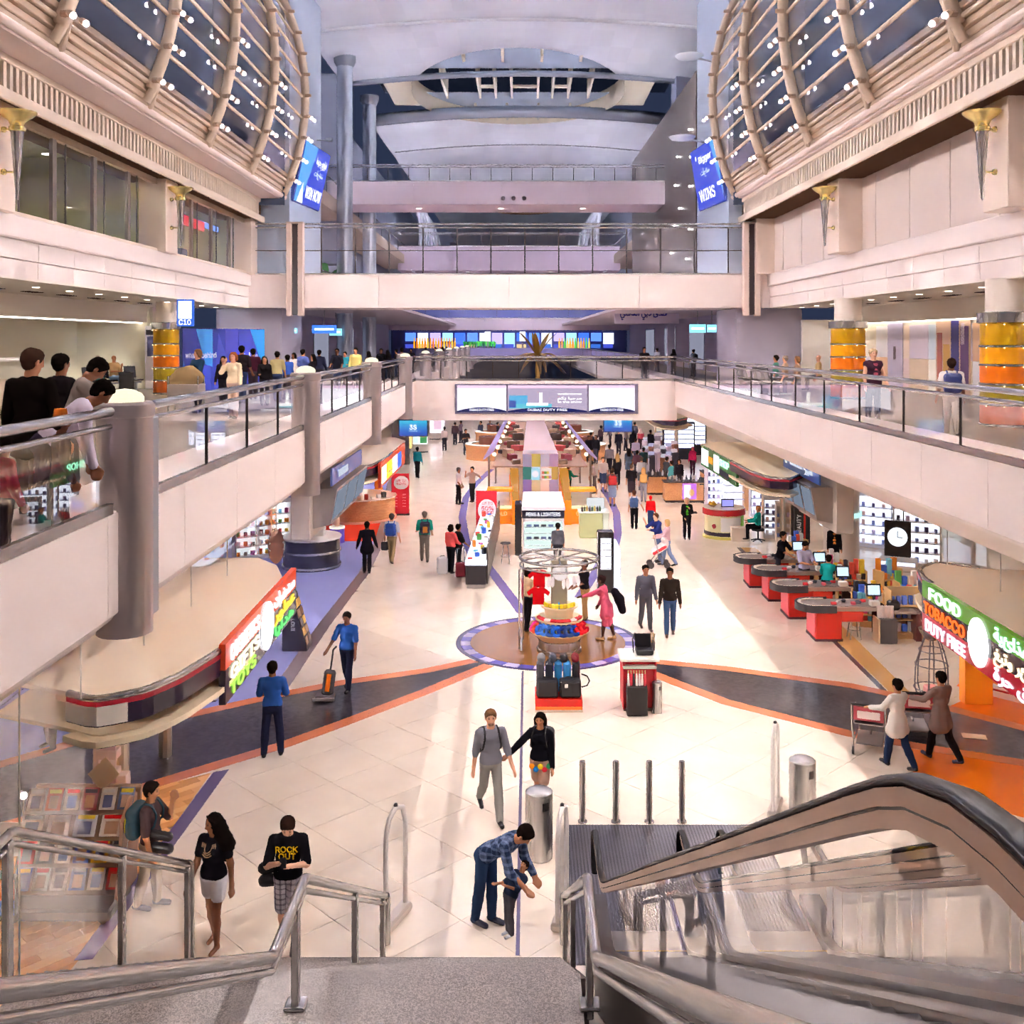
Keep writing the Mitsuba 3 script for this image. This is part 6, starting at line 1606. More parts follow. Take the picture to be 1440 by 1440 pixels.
for i in range(4):
    z = .28 + .3 * i
    part(k, 'tray', frame(bb(-.74, .74, 0, .34, -.05, -.012, .008), (-6.2, 13.68 + .13 * i, z), (1, 0, 0), (0, .5, .866), (0, -.866, .5)), '6f5442', 'satin')
    for j in range(6 if i != 2 else 4):
        w_ = .21 if i != 2 else .3
        x_ = -6.2 - .6 + (1.25 / (5 if i != 2 else 3.4)) * j
        c = [['3a62a8', 'f2efe8', 'e8e4dc', '2a4a90', 'd8d4cc', 'c83a30'], ['d83030', '1d1d22', 'f4f0ea', '2a54b0', 'e0b020', 'b8b4ae'], ['efe9e4', 'f6f3ee', 'e8eaf0', 'f0e8e0'], ['e8e0d4', 'c8642a', 'f2ece0', '8a2a2a', 'e4dcd0', '3a4a70']][i]
        q = thing('magazine', f'{["magazine lying on the lowest tray", "magazine in the second row", "newspaper with a photograph in the third row", "folded paper in the top row"][i]} of the stand at the lower left', 'magazine', 'magazines on the lower left stand')
        fr_ = ((x_, 13.70 + .13 * i, z + .03 + .004 * j), (1, 0, 0), (0, .5, .866), (0, -.866, .5))
        part(q, 'cover', frame(bb(-w_ / 2, w_ / 2, .01, .3, 0, .012), *fr_), c[j], 'satin')
        part(q, 'title', frame(bb(-w_ * .4, w_ * .4, .23, .28, .012, .014), *fr_), ['f4e04a', 'd8242a', '2a2a30', 'f4f4f4'][(i + j) % 4], 'matte')
        part(q, 'picture', frame(bb(-w_ * .3, w_ * .3, .04, .2, .012, .014), *fr_), ['6a84b0', 'b08a6a', '3a3a52', 'c8a890'][(i * 2 + j) % 4], 'matte')
solo('folded_newspaper', 'folded newspaper standing cornerwise on top of the magazine stand', 'newspaper', frame(rot(bb(-.16, .16, -.16, .16, 0, .02), (0, 0, 1), 45), (-6.0, 14.5, 1.56), (1, 0, 0), (0, .3, .95), (0, -.95, .3)), 'e6cfae', 'matte')
solo('notice_card', 'white framed notice card at the left end of the magazine stand', 'card', frame(bb(0, .34, 0, .42, 0, .02, .004), (-7.1, 13.6, .85), (1, 0, 0), (0, .2, .98), (0, -.98, .2)), 'f4e6e2', 'satin')
k = thing('brochure_rack', 'little orange and blue brochure rack at the left foot of the magazine stand', 'brochure rack')
part(k, 'box', bb(-7.0, -6.62, 13.2, 13.34, .27, .75, .01), '2a2c34', 'satin'); part(k, 'brochure', bb(-6.99, -6.63, 13.18, 13.2, .48, .74), 'e8641c', 'satin'); part(k, 'brochure', bb(-6.99, -6.63, 13.175, 13.2, .28, .47), '2a5ac0', 'satin'); part(k, 'brochure', bb(-7.02, -6.66, 13.19, 13.21, .76, .86), 'a8d8e8', 'satin')
k = thing('leaflet_rack', 'tall white leaflet rack beside the magazine stand', 'rack')
lx0, ly0 = gp(150, 1172)[:2]
part(k, 'spine', bb(lx0 - .2, lx0 - .1, ly0 - .05, ly0 + .12, 0, 1.75, .01), 'f0dcd6', 'gloss')
for i in range(5):
    z = .3 + .3 * i
    part(k, 'tray', bb(lx0 - .1, lx0 + .2, ly0 - .12, ly0 + .08, z, z + .14, .01), 'f4e2dc', 'gloss')
    q = thing('leaflets', f'stack of leaflets in the {["lowest", "second", "third", "fourth", "top"][i]} tray of the white rack', 'leaflets'); part(q, 'sheets', frame(bb(0, .24, 0, .24, 0, .03), (lx0 - .07, ly0 - .08, z + .1), (1, 0, 0), (0, .35, .93), (0, -.93, .35)), ['f8e8e4', 'f4d8d4', 'fbeeea', 'e8c8c8', 'f6e6de'][i], 'matte')
part(k, 'front_panel', bb(lx0 - .1, lx0 + .17, ly0 - .14, ly0 - .11, .03, .42, .005), 'f0d8ce', 'satin'); part(k, 'side_tray', bb(lx0 + .2, lx0 + .34, ly0 - .1, ly0 + .1, .2, .95, .01), 'f2deda', 'gloss')
k = thing('lamp_post_light', 'small bright spotlight on a pole above the magazine stand', 'lamp'); q = dp(33, 1119, 14.4); part(k, 'bulb', mv(trimesh.creation.icosphere(2, .05), *q), 'fff4ea', glow=14); part(k, 'pole', cyl((q[0], q[1], 0), (q[0], q[1], q[2] - .04), .012, 6), 'c8c0b8', 'metal')
# ---- right: checkouts
def checkout(i, x, y):
    o = ['nearest', 'second', 'third', 'farthest'][i]
    k = thing('checkout', f'red checkout counter with a grey belt and rounded end, {o} of the four', 'checkout')
    part(k, 'base', bb(x + .38, x + 1.05, y - .42, y + .42, .05, .78, .01), 'b82218', 'satin'); part(k, 'plinth', bb(x + .36, x + 1.07, y - .44, y + .44, 0, .06), '3a2028', 'satin')
    part(k, 'end_print', bb(x + .36, x + .38, y - .38, y + .38, .1, .74), 'dc5a64', 'satin', label='pink printed end panel')
    part(k, 'beam', bb(x + 1.05, x + 1.6, y - .42, y - .1, .5, .78, .01), 'b8281c', 'satin')
    top = unary_union([sbox(x + .45, y - .45, x + 2.1, y + .45), affinity.scale(Point(x + .45, y).buffer(1, 24), .45, .45)])
    part(k, 'top', prism(top, .78, .88), 'b4a29a', 'metal'); part(k, 'belt', prism(top.buffer(-.12), .88, .89), '7d7270', 'satin')
    part(k, 'bumper', prism(top.buffer(.04).difference(top.buffer(-.02)).intersection(sbox(x - .2, y - .6, x + .9, y + .6)), .74, .92), '2d2a2f', 'satin')
    part(k, 'rim', prism(top.buffer(-.02).difference(top.buffer(-.1)).intersection(sbox(x - .2, y - .6, x + .8, y + .6)), .88, .91), 'e4d8ca', 'gloss')
    part(k, 'desk', bb(x + 2.1, x + 3.1, y - .45, y + .1, .7, .78, .01), '8a7a74', 'satin'); part(k, 'desk_side', bb(x + 2.95, x + 3.1, y - .45, y + .4, 0, .78, .01), '4a1a1c', 'satin'); part(k, 'desk_back', bb(x + 2.1, x + 3.0, y + .35, y + .42, 0, .75, .01), '351518', 'satin')
    q = thing('till', f'till with a lit screen on the {o} checkout', 'till')
    part(q, 'stand', cyl((x + 1.98, y - .1, .89), (x + 1.98, y - .1, 1.1), .04, 8), '2a2830', 'satin'); part(q, 'screen_case', mv(rot(bb(-.19, .19, -.03, .03, 0, .32, .015), (1, 0, 0), -12), x + 1.98, y - .1, 1.08), '1c1b22', 'satin')
    part(q, 'screen', mv(rot(bb(-.155, .155, -.036, -.03, .04, .28), (1, 0, 0), -12), x + 1.98, y - .1, 1.08), 'c4e0ff', glow=1.3); part(q, 'printer', bb(x + 1.8, x + 2.05, y - .4, y - .2, .89, 1.02, .02), 'e4e0d8', 'satin'); part(q, 'scanner', bb(x + 2.3, x + 2.58, y - .35, y - .1, .78, 1.0, .04), '17161a', 'satin')
    for j in range(6 if i < 2 else 3):
        solo('shopping_item', f'small item lying on the belt of the {o} checkout', 'product', mv(bb(-.07, .07, -.05, .05, 0, .07, .015), x + .9 + .17 * j, y - .2 + .13 * (j % 3), .892, 33 * j), ['c82a32', 'f0e8e8', '2a2a32', 'd85a6a', '4a4a58'][j % 5], 'satin', group=f'items on the {o} checkout')
CK = [(7.1, 26.55), (6.95, 28.65), (6.85, 30.55), (6.65, 32.2)]
for i, (x, y) in enumerate(CK): checkout(i, x, y)
stool('chrome stool with a round seat behind the nearest checkout', 8.55, 26.4, .62)
k = thing('umbrella_box', 'dark box of rolled white papers right of the nearest checkout', 'box'); part(k, 'box', bb(9.02, 9.5, 25.9, 26.3, 0, .62, .01), '3a3436', 'satin'); part(k, 'edge', bb(9.0, 9.05, 25.88, 26.32, 0, .63, .005), 'd8c8a8', 'metal')
for i in range(6):
    q = thing('paper_roll', 'white paper roll standing in the dark box by the nearest checkout', 'roll', 'paper rolls by the nearest checkout'); part(q, 'roll', cyl((9.1 + .065 * i, 26.1, .5), (9.08 + .07 * i, 26.12, .92), .04, 8, .05), 'f2e8e6', 'satin')
shelf('wooden slatted rack of blue boxes at the end of the checkouts', 9.98, 26.6, 0, .95, 1.25, .5, 3, 'd8b078', 'e2c898', 0, 6, 'blue boxes on the slatted rack', header=0, gname='blue_box', colors=['3a56a8', '4a66b8', 'e8e8f0', '2a4698'], psize=(.11, .1, .2))
for j, (x, y, lab) in enumerate(((9.3, 27.6, 'crammed gift rack behind the nearest checkout'), (9.5, 29.6, 'wooden gift rack behind the third checkout'), (10.5, 27.7, 'rack of sweets amid the checkouts'), (9.4, 31.4, 'tall gift rack beside the farthest checkout'), (10.6, 29.7, 'gift rack nearest the round white column'), (8.9, 33.3, 'small magazine rack behind the farthest checkout'))):
    shelf(lab, x, y, -20 + 13 * j, .8, .95 + .12 * (j % 3), .4, 4, 'cfa468', 'ecdcc0', 0, 6, 'goods of the ' + lab, psize=(.11, .1, .17), header=0, gname='gift_item')
    goods(f'bright gift box piled on top of the {lab}' if len(lab.split()) < 10 else f'bright gift box on top of the {lab}', 'top of the ' + lab, [rotp(x, y, -20 + 13 * j, -.3 + .15 * q, .1 - .07 * (q % 3)) + (.95 + .12 * (j % 3) - .2 + .0,) for q in range(5)], (.13, .12, .42), GOODS + ['f0e4d4', 'e8d0b8'], 'gift_item')
shelf('narrow rack of red and white packs right of the slatted rack', 10.75, 27.1, 0, .45, 1.15, .4, 4, 'dcd2c8', 'efe6dc', 0, 3, 'packs on the narrow rack', colors=['c84030', 'e8d8c8', '8a4a3a', 'f0ece4'])
k = thing('round_column', 'thick white round column with a lit aquamarine band behind the checkouts', 'column'); q = gp(1192, 790); part(k, 'shaft', cyl((q[0], q[1] + .7, 0), (q[0], q[1] + .7, 4.3), .62, 32), 'e6d9d2', 'gloss', smooth=40); part(k, 'band', lathe([(.63, 1.5), (.7, 1.5), (.7, 1.66), (.63, 1.66)], 32, q[0], q[1] + .7), 'b8f0f0', glow=1.2); part(k, 'lit_panel', bb(q[0] - .85, q[0] - .6, q[1] + .3, q[1] + .5, 1.2, 2.0, .02), 'f4f8ff', glow=1.4)
k = thing('perfume_tower', 'black perfume tower with white lettering and a red stripe near the round column', 'display stand'); q = gp(1128, 765); part(k, 'body', bb(q[0] - .31, q[0] + .31, q[1], q[1] + .5, 0, 1.5, .03), '1d191b', 'gloss'); part(k, 'stripe', bb(q[0] + .06, q[0] + .13, q[1] - .012, q[1], .15, 1.38), 'd82a20', 'gloss'); part(k, 'lettering', frame(text('BEAUTY', .15, .008), (q[0] - .05, q[1] - .012, .3), (0, 0, 1), (-1, 0, 0), (0, -1, 0)), 'f0eef0', 'matte')
# round kiosk and its chair
q = gp(1023, 759); kx, ky = q[0], q[1] + .7
k = thing('round_kiosk', 'round cream and green kiosk with a red rim near the farthest checkout', 'kiosk')
part(k, 'body', lathe([(0, 0), (.74, 0), (.76, .1), (.76, .92), (0, .92)], 32, kx, ky), 'e4dfb0', 'gloss', smooth=40); part(k, 'rim', lathe([(.76, .9), (.84, .92), (.84, 1.12), (.8, 1.14), (0, 1.14)], 32, kx, ky), 'b8242a', 'gloss', smooth=40); part(k, 'dark_band', lathe([(.765, .12), (.775, .12), (.775, .26), (.765, .26)], 32, kx, ky), '2a2230', 'gloss', smooth=40); part(k, 'base', lathe([(0, 0), (.84, 0), (.84, .06), (.76, .1)], 32, kx, ky), 'd8cf70', 'satin', smooth=40)
part(k, 'white_print', lathe([(.77, .3), (.77, .85)], 10, kx, ky, 0, 250, 315), 'f2f0ee', 'gloss', smooth=True); part(k, 'green_print', lathe([(.772, .28), (.772, .88)], 6, kx, ky, 0, 316, 345), '8ad84a', 'gloss', smooth=True); part(k, 'emblem', mv(rot(lathe([(.09, 0), (.09, .004), (0, .004)], 18), (1, 0, 0), 90), kx - .5, ky - .6, .5, -40), 'b8323a', 'gloss')
part(k, 'top', lathe([(0, 1.14), (.8, 1.14), (.8, 1.17), (0, 1.17)], 32, kx, ky), 'cfc6bc', 'gloss', smooth=40)
q = thing('kiosk_screen', 'glowing violet screen on the round kiosk', 'screen'); part(q, 'case', bb(kx - .12, kx + .38, ky - .1, ky - .04, 1.17, 1.48, .01), '1b1a24', 'satin'); part(q, 'screen', bb(kx - .09, kx + .35, ky - .112, ky - .1, 1.2, 1.45), '9a9af8', glow=1.1)
q = thing('fruit_bowl', 'bowl of yellow fruit on the left of the round kiosk', 'bowl'); part(q, 'bowl', lathe([(.06, 1.17), (.2, 1.27)], 16, kx - .45, ky), 'c8a070', 'satin')
for i in range(6): solo('yellow_fruit', 'yellow fruit in the bowl on the round kiosk', 'fruit', mv(trimesh.creation.icosphere(1, .065), kx - .45 + .09 * math.cos(i), ky + .09 * math.sin(i), 1.27 + .05 * (i % 2)), ['e8c02a', 'd89a20'][i % 2], 'satin', True, group='fruit on the round kiosk')
k = thing('carton', 'pale carton box at the foot of the round kiosk', 'box'); part(k, 'box', bb(kx + .1, kx + .78, ky - 1.05, ky - .75, 0, .5, .01), 'e0d2c4', 'satin'); part(k, 'lid', bb(kx + .08, kx + .8, ky - 1.07, ky - .73, .5, .54, .01), 'ece0d4', 'satin')
k = thing('office_chair', 'black swivel chair of the seated clerk beside the round kiosk', 'chair'); ox, oy = gp(1066, 762)[:2]
part(k, 'seat', lathe([(0, .44), (.24, .44), (.25, .48), (.22, .52), (0, .52)], 18, ox, oy), '1d1b1f', 'satin', smooth=40); part(k, 'backrest', mv(bb(-.2, .2, -.03, .03, .6, 1.05, .02), ox + .22, oy + .1, 0, 70), '1d1b1f', 'satin'); part(k, 'post', cyl((ox, oy, .08), (ox, oy, .44), .03, 8), '2a282c', 'metal')
for a in range(0, 360, 72): part(k, 'leg', tube([(ox, oy, .12), (ox + .28 * math.cos(math.radians(a)), oy + .28 * math.sin(math.radians(a)), .05)], .022, 6), '2a282c', 'metal')
# perfume shop
def perf(lab, px, py, deg, w, h=1.9, n=5, body='dfe4f4', pr=6, dy=0.3, gl_=1.9, back='eef2ff'):
    q = gp(px, py); return shelf(lab, q[0], q[1] + dy, deg, w, h, .45, n, body, back, gl_, max(3, pr - 2), psize=(.1, .1, .14), gname='perfume_box', colors=['8a9ad8', 'd8c8e8', 'f4f0f4', '5a4a7a', 'e8c0b0', '2a2a48'])
perf('blue-white lit perfume shelf left of the big perfume wall', 1008, 716, 10, .9)
perf('bright perfume shelf at the middle of the perfume wall', 1078, 728, 0, 1.3)
perf('bright perfume shelf at the right of the perfume wall', 1112, 732, -6, 1.2)
perf('low mirrored perfume stand before the perfume wall', 1090, 758, -12, .7, 1.5, 5, 'c8c4c8', 4, .3, 1.2)
perf('pale stand of slim boxes beside the black perfume tower', 1104, 762, -8, .55, 1.35, 3, 'eee0d4', 3, .3, .0, 'f4e8dc')
perf('lit shelf of bottles beyond the round white column', 1240, 772, -35, 1.5, 1.9)
perf('second lit shelf of bottles farther beyond the round white column', 1222, 745, -35, 1.4, 1.9)
perf('white lit gondola of cartons right of the clock sign', 1296, 800, -25, 1.5, 1.95, 5, 'ece6e2', 7, .4, 1.3)
perf('far lit shelf of bottles under the right fascia', 1262, 735, -40, 1.5, 2.0)
k = thing('perfume_header', 'white illuminated header over the perfume wall', 'sign'); q = gp(1104, 735); part(k, 'box', bb(q[0] - 1.0, q[0] + 1.0, q[1] - .1, q[1] + .3, 2.25, 2.6, .01), 'a8b4e0', 'gloss'); part(k, 'lettering', onto(text('GUERLA', .2, .02), (q[0] - .7, q[1] - .11, 2.32), (1, 0, 0), (0, 0, 1), 1.4) if False else onto(text('PARFUM', .2, .02), (q[0] - .7, q[1] - .13, 2.32), (1, 0, 0), (0, 0, 1), 1.4), 'ffffff', glow=2)
for s in (-.9, .9): part(k, 'post', cyl((q[0] + s, q[1] + .2, 0), (q[0] + s, q[1] + .2, 2.26), .04, 8), 'c8c8d8', 'metal')
# clock sign
q = gp(1270, 806); k = thing('clock_sign', 'black square sign with a white clock face on a low lit gondola at the right', 'sign')
part(k, 'gondola', mv(bb(-.6, .6, -.3, .5, 0, .35, .03), q[0], q[1] + .5, 0, -25), 'e6d8cc', 'satin'); part(k, 'lit_edge', mv(bb(-.58, .58, -.32, -.3, .2, .32), q[0], q[1] + .5, 0, -25), 'd8e0ff', glow=1.5)
part(k, 'board', mv(bb(-.42, .42, -.06, .06, .45, 1.65, .02), q[0], q[1] + .5, 0, -25), '2a211f', 'satin'); part(k, 'face', mv(rot(lathe([(.32, 0), (.32, .02), (0, .02)], 28), (1, 0, 0), 90), q[0] - .03, q[1] + .43, 1.12, -25), 'eaf4ff', glow=1.5)
part(k, 'hands', mv(cat([bb(-.012, .012, -.1, -.09, 0, .22), bb(0, .16, -.1, -.09, -.012, .012)]), q[0] - .02, q[1] + .43, 1.12, -25), '1a1a22', 'satin')
for s in (-.2, .2): part(k, 'hanger', cyl((q[0] + s, q[1] + .5, 1.6), (q[0] + s, q[1] + .5, 4.3), .015, 5), '3a3432', 'metal')
# wooden cosmetic counters and bright walls further off
def wood_counter(lab, px, py, w, d, h=1.0):
    q = gp(px, py); k = thing('wood_counter', lab, 'counter')
    part(k, 'body', bb(q[0] - w / 2, q[0] + w / 2, q[1], q[1] + d, .1, h - .05, .02), fin='cherry'); part(k, 'foot', bb(q[0] - w / 2 + .06, q[0] + w / 2 - .06, q[1] + .06, q[1] + d, 0, .1), '3a2a26', 'satin'); part(k, 'top', bb(q[0] - w / 2 - .04, q[0] + w / 2 + .04, q[1] - .04, q[1] + d, h - .05, h, .01), '2a2226', 'gloss')
    for i in range(8): solo('bottle', f'small dark bottle on the {lab}'[:90], 'bottle', lathe([(0, 0), (.05, 0), (.05, .16), (.02, .22), (.02, .28), (0, .28)], 8, q[0] - w * .42 + w * .84 * i / 7, q[1] + .15 + .1 * (i % 3), h), ['2a2a32', '3a3a48', 'd8d8e0', '4a3a3a'][i % 4], 'gloss', 40, group='bottles of the ' + lab[:50])
wood_counter('wooden cosmetics counter with black bottles behind the violet poster', 963, 707, 1.9, .8, 1.0)
wood_counter('wooden cosmetics counter left behind the first', 924, 696, 1.0, 1.4, .95)
wood_counter('wooden counter under the white and green shop sign', 1008, 700, .9, 2.2, 1.1)
q = gp(970, 722); poster('violet and white glowing poster on a leg before the wooden cosmetics counter', q[0], q[1] + .1, 0, .62, .7, 'c06ad8', z=.62, t=.04, glow=1.2, name='light_box', cat_='light box', lines=[(None, 'rect', .06, .05, .6, .3, 'f4e8f4', 1.4), (None, 'disc', .4, .3, .16, .12, 'e8b070', 1.0)])
k = thing('wood_rack', 'wooden rack with slanted lit shelves of white boxes under the cream canopy', 'rack'); q = gp(1042, 718)
part(k, 'side', bb(q[0] + .15, q[0] + 1.0, q[1], q[1] + .5, 0, 1.75, .02), fin='cherry'); part(k, 'lit_back', bb(q[0] - .75, q[0] + .15, q[1] + .4, q[1] + .5, .1, 1.75), 'f4f4ff', glow=1.5)
for i in range(5): part(k, 'shelf_board', bb(q[0] - .75, q[0] + .15, q[1], q[1] + .4, .15 + .32 * i, .19 + .32 * i, .005), 'b8bcd8', 'gloss')
k = thing('music_stand', 'black price stand on a thin leg beside the wooden cosmetics counter', 'stand'); q = gp(990, 707); part(k, 'board', mv(rot(bb(-.22, .22, -.02, .02, 0, .36, .01), (1, 0, 0), -20), q[0], q[1], .85), '1c1a1e', 'satin'); part(k, 'leg', cyl((q[0], q[1], 0), (q[0], q[1], .9), .02, 6), '2a282c', 'metal'); part(k, 'base', lathe([(0, 0), (.16, 0), (.16, .02), (0, .03)], 12, q[0], q[1]), '2a282c', 'metal')
for i, (px, py, w, h, lab) in enumerate(((955, 646, 1.9, 2.3, 'tall blue-white glowing display wall far on the right'), (975, 640, 1.6, 2.5, 'second glowing display wall beside the tall one far on the right'), (935, 634, 1.2, 1.6, 'beige framed portrait wall far on the right'))):
    q = gp(px, py); k = thing('display_wall', lab, 'display wall')
    part(k, 'case', bb(q[0] - w / 2 - .08, q[0] + w / 2 + .08, q[1], q[1] + .5, 0, h + .1, .02), '1c1c2e' if i < 2 else 'c8a888', 'gloss')
    part(k, 'lit_back', bb(q[0] - w / 2, q[0] + w / 2, q[1] - .02, q[1], .7, h), 'e0e8ff' if i < 2 else 'e8d8c4', glow=1.8 if i < 2 else .7)
    for j in range(5): part(k, 'shelf_board', bb(q[0] - w / 2, q[0] + w / 2, q[1] - .2, q[1] - .02, .72 + .3 * j, .76 + .3 * j), '5a68b8', 'gloss')
for i in range(16):
    q = gp(908 + 8 * (i % 6), 668 - 14 * (i // 6)); k = thing('tester_stand', 'small white tester stand among the far right cosmetics', 'stand', 'tester stands far right')
    part(k, 'body', mv(bb(-.2, .2, -.2, .2, 0, 1.0 + .15 * (i % 3), .02), q[0], q[1], 0, 20 * i), ['e8e0ec', '2a2838', 'd8c8d8', '8a5a44'][i % 4], 'gloss'); part(k, 'lamp', mv(bb(-.15, .15, -.15, .15, 1.02 + .15 * (i % 3), 1.2 + .15 * (i % 3), .02), q[0], q[1], 0, 20 * i), ['e8e0f0', 'd0c8f0', 'f0d0d8'][i % 3], glow=.6)
# floor display with wire frame, before the food sign
q = gp(1310, 990); k = thing('wire_stand', 'tall oval wire stand crowned by a steel bowl near the two trolleys', 'stand')
part(k, 'bowl', lathe([(.12, 1.38), (.24, 1.52), (.27, 1.6), (.2, 1.58), (0, 1.5)], 20, q[0], q[1]), fin='brushed', smooth=40)
for a in range(0, 360, 60):
    c_, s_ = math.cos(math.radians(a)), math.sin(math.radians(a)); part(k, 'wire', tube(smooth_path([(q[0] + r * c_, q[1] + r * s_, z) for r, z in ((.2, 0), (.36, .35), (.34, .85), (.22, 1.25), (.15, 1.42))], 16, .3), .014, 6), '7d7880', 'metal', smooth=True)
for z, r in ((.35, .36), (.85, .335), (1.15, .26)): part(k, 'hoop', tube([(q[0] + r * math.cos(t), q[1] + r * math.sin(t), z) for t in np.linspace(0, 6.283, 24)[:-1]], .012, 5, True), '7d7880', 'metal')
part(k, 'base', lathe([(0, 0), (.26, 0), (.26, .04), (0, .06)], 20, q[0], q[1]), '8a8488', 'metal')
solo('pink_parcel', 'pink wrapped parcel inside the foot of the oval wire stand', 'parcel', bb(q[0] - .15, q[0] + .12, q[1] - .15, q[1] + .1, .06, .4, .03), 'e8a8a4', 'satin')
# trolleys
def trolley(lab, x, y, deg, load='1b1a1e'):
    k = thing('luggage_trolley', lab, 'trolley')
    L = lambda m: mv(m, x, y, 0, deg)
    for s in (-1, 1):
        part(k, 'side_frame', L(tube(smooth_path([(s * .3, -.42, .98), (s * .3, -.34, .6), (s * .28, -.2, .24), (s * .25, .55, .16)], 18, .25), .02, 7)), fin='chrome', smooth=True)
        part(k, 'basket_side', L(bb(s * .26 - .01, s * .26 + .01, -.38, .05, .62, .86, .005)), 'c8c0c0', 'metal')
        part(k, 'rear_wheel', L(cyl((s * .28 - .02, -.3, .075), (s * .28 + .02, -.3, .075), .075, 12)), '1c1a1c', 'satin')
    part(k, 'front_wheel', L(cyl((-.02, .52, .075), (.02, .52, .075), .075, 12)), '1c1a1c', 'satin'); part(k, 'fork', L(tube([(0, .52, .08), (0, .52, .2), (0, .3, .2)], .02, 6)), fin='chrome')
    part(k, 'rear_fork', L(cat([tube([(s * .28, -.3, .08), (s * .28, -.28, .26)], .018, 6) for s in (-1, 1)])), fin='chrome')
    part(k, 'handle', L(tube([(-.32, -.44, .99), (.32, -.44, .99)], .025, 8)), '2a282a', 'satin', smooth=True); part(k, 'ad_panel', L(bb(-.27, .27, -.40, -.38, .68, .94, .005)), 'b84450', 'satin'); part(k, 'ad_print', L(bb(-.2, .2, -.405, -.40, .72, .86)), 'f0e0dc', 'satin')
    part(k, 'basket_floor', L(bb(-.26, .26, -.38, .05, .6, .62)), 'b8b0b0', 'metal'); part(k, 'basket_front', L(bb(-.26, .26, .04, .06, .6, .84)), 'b8b0b0', 'metal')
    part(k, 'platform', L(bb(-.24, .24, -.2, .5, .16, .19, .01)), '8a8486', 'metal'); part(k, 'platform_stop', L(tube([(-.22, .52, .17), (-.22, .56, .4), (.22, .56, .4), (.22, .52, .17)], .015, 6)), fin='chrome')
    q = solo('trolley_bag', 'dark bag in the trolley of the ' + ('woman in a white jacket' if 'white' in lab else 'person in grey-brown'), 'bag', L(mv(Blob(.05).add((-.1, -.2, .72), (.1, -.15, .75), .12).add((.05, -.25, .82), (.12, -.2, .9), .06).mesh(.025))), load, 'satin', True)
    return k
trolley('luggage trolley pushed by the woman in a white jacket', *(gp(1222, 1058)[:2] + np.array([.05, .1])), -22)
trolley('luggage trolley pushed by the person in a grey-brown jacket', *(gp(1292, 1040)[:2] + np.array([.0, .15])), -12)
# vacuum sweeper
q = gp(456, 988); k = thing('vacuum_sweeper', 'upright grey and orange floor sweeper pushed by the cleaner in blue', 'sweeper')
part(k, 'head', bb(q[0] - .23, q[0] + .2, q[1], q[1] + .3, .01, .12, .03), '4a464c', 'satin'); part(k, 'front_bar', bb(q[0] - .25, q[0] + .22, q[1] - .05, q[1], .04, .1, .01), 'b8b4b8', 'metal')
ux = np.array([.12, .12, .98]); ux /= np.linalg.norm(ux); o_ = np.array([q[0] + .02, q[1] + .2, .1])
part(k, 'tank', frame(bb(-.12, .12, -.08, .08, 0, .52, .04), o_, (1, 0, -.12), (0, 1, -.12), ux), '35323a', 'satin'); part(k, 'orange_panel', frame(bb(-.05, .05, -.1, -.08, .08, .45, .01), o_, (1, 0, -.12), (0, 1, -.12), ux), 'f07a1a', 'gloss'); part(k, 'handle', tube([o_ + ux * .5, o_ + ux * .95, o_ + ux * 1.02 + np.array([.06, 0, 0])], .02, 7), '2a282c', 'satin', smooth=True)
solo('floor_power_lid', 'small pale floor tile lid on the dark band at the right', 'tile', mv(bb(-.22, .22, -.12, .12, .003, .012), *gp(1370, 1036)[:2], 0, -15), 'e0cdb0', 'satin')

# ---- suitcases and pushchair of passers-by
case('silver wheeled suitcase beside the two people in pink and black', *gp(622, 808)[:2], .03, .34, .55, .24, 'c8c4c4', 15)
case('dark red wheeled suitcase before the people in pink and black', *gp(648, 812)[:2], .03, .34, .46, .24, '7a1626', 0)
part('suitcase_008', 'pull_handle', (lambda g_: tube([(g_[0] - .12, g_[1], .48), (g_[0] - .12, g_[1], .95), (g_[0] + .12, g_[1], .95), (g_[0] + .12, g_[1], .48)], .014, 6))(gp(648, 812)), fin='chrome')
px_, py_ = gp(925, 798)[:2]
k = thing('pushchair', 'white and red pushchair pushed by the man in navy', 'pushchair')
part(k, 'seat', Blob(.06).add((px_ - .1, py_, .55), (px_ + .25, py_ + .1, .75), .14).add((px_ + .3, py_ + .1, .85), (px_ + .2, py_, .95), .1).mesh(.03), 'f2e2e2', 'satin', smooth=True); part(k, 'red_side', Blob(.04).add((px_ - .15, py_ - .15, .5), (px_ + .25, py_ - .1, .72), .05).mesh(.02), 'd8323a', 'satin', smooth=True)
for dx, dy in ((-.25, -.2), (-.25, .25), (.3, -.15), (.3, .3)): part(k, 'wheel', cyl((px_ + dx, py_ + dy - .02, .11), (px_ + dx, py_ + dy + .02, .11), .11, 14), '3a3436', 'satin')
for dy in (-.18, .28): part(k, 'frame', tube([(px_ - .25, py_ + dy, .11), (px_ + .05, py_ + dy, .5), (px_ + .3, py_ + dy, .11)], .018, 6), fin='chrome'); part(k, 'push_bar', tube([(px_ + .0, py_ + dy, .5), (px_ - .1, py_ + dy, 1.0)], .018, 6), 'b8b0b0', 'metal')
# ================================================================ upper gallery things, screens and the far end
FR = lambda x, y, d: dp(x, y, d)
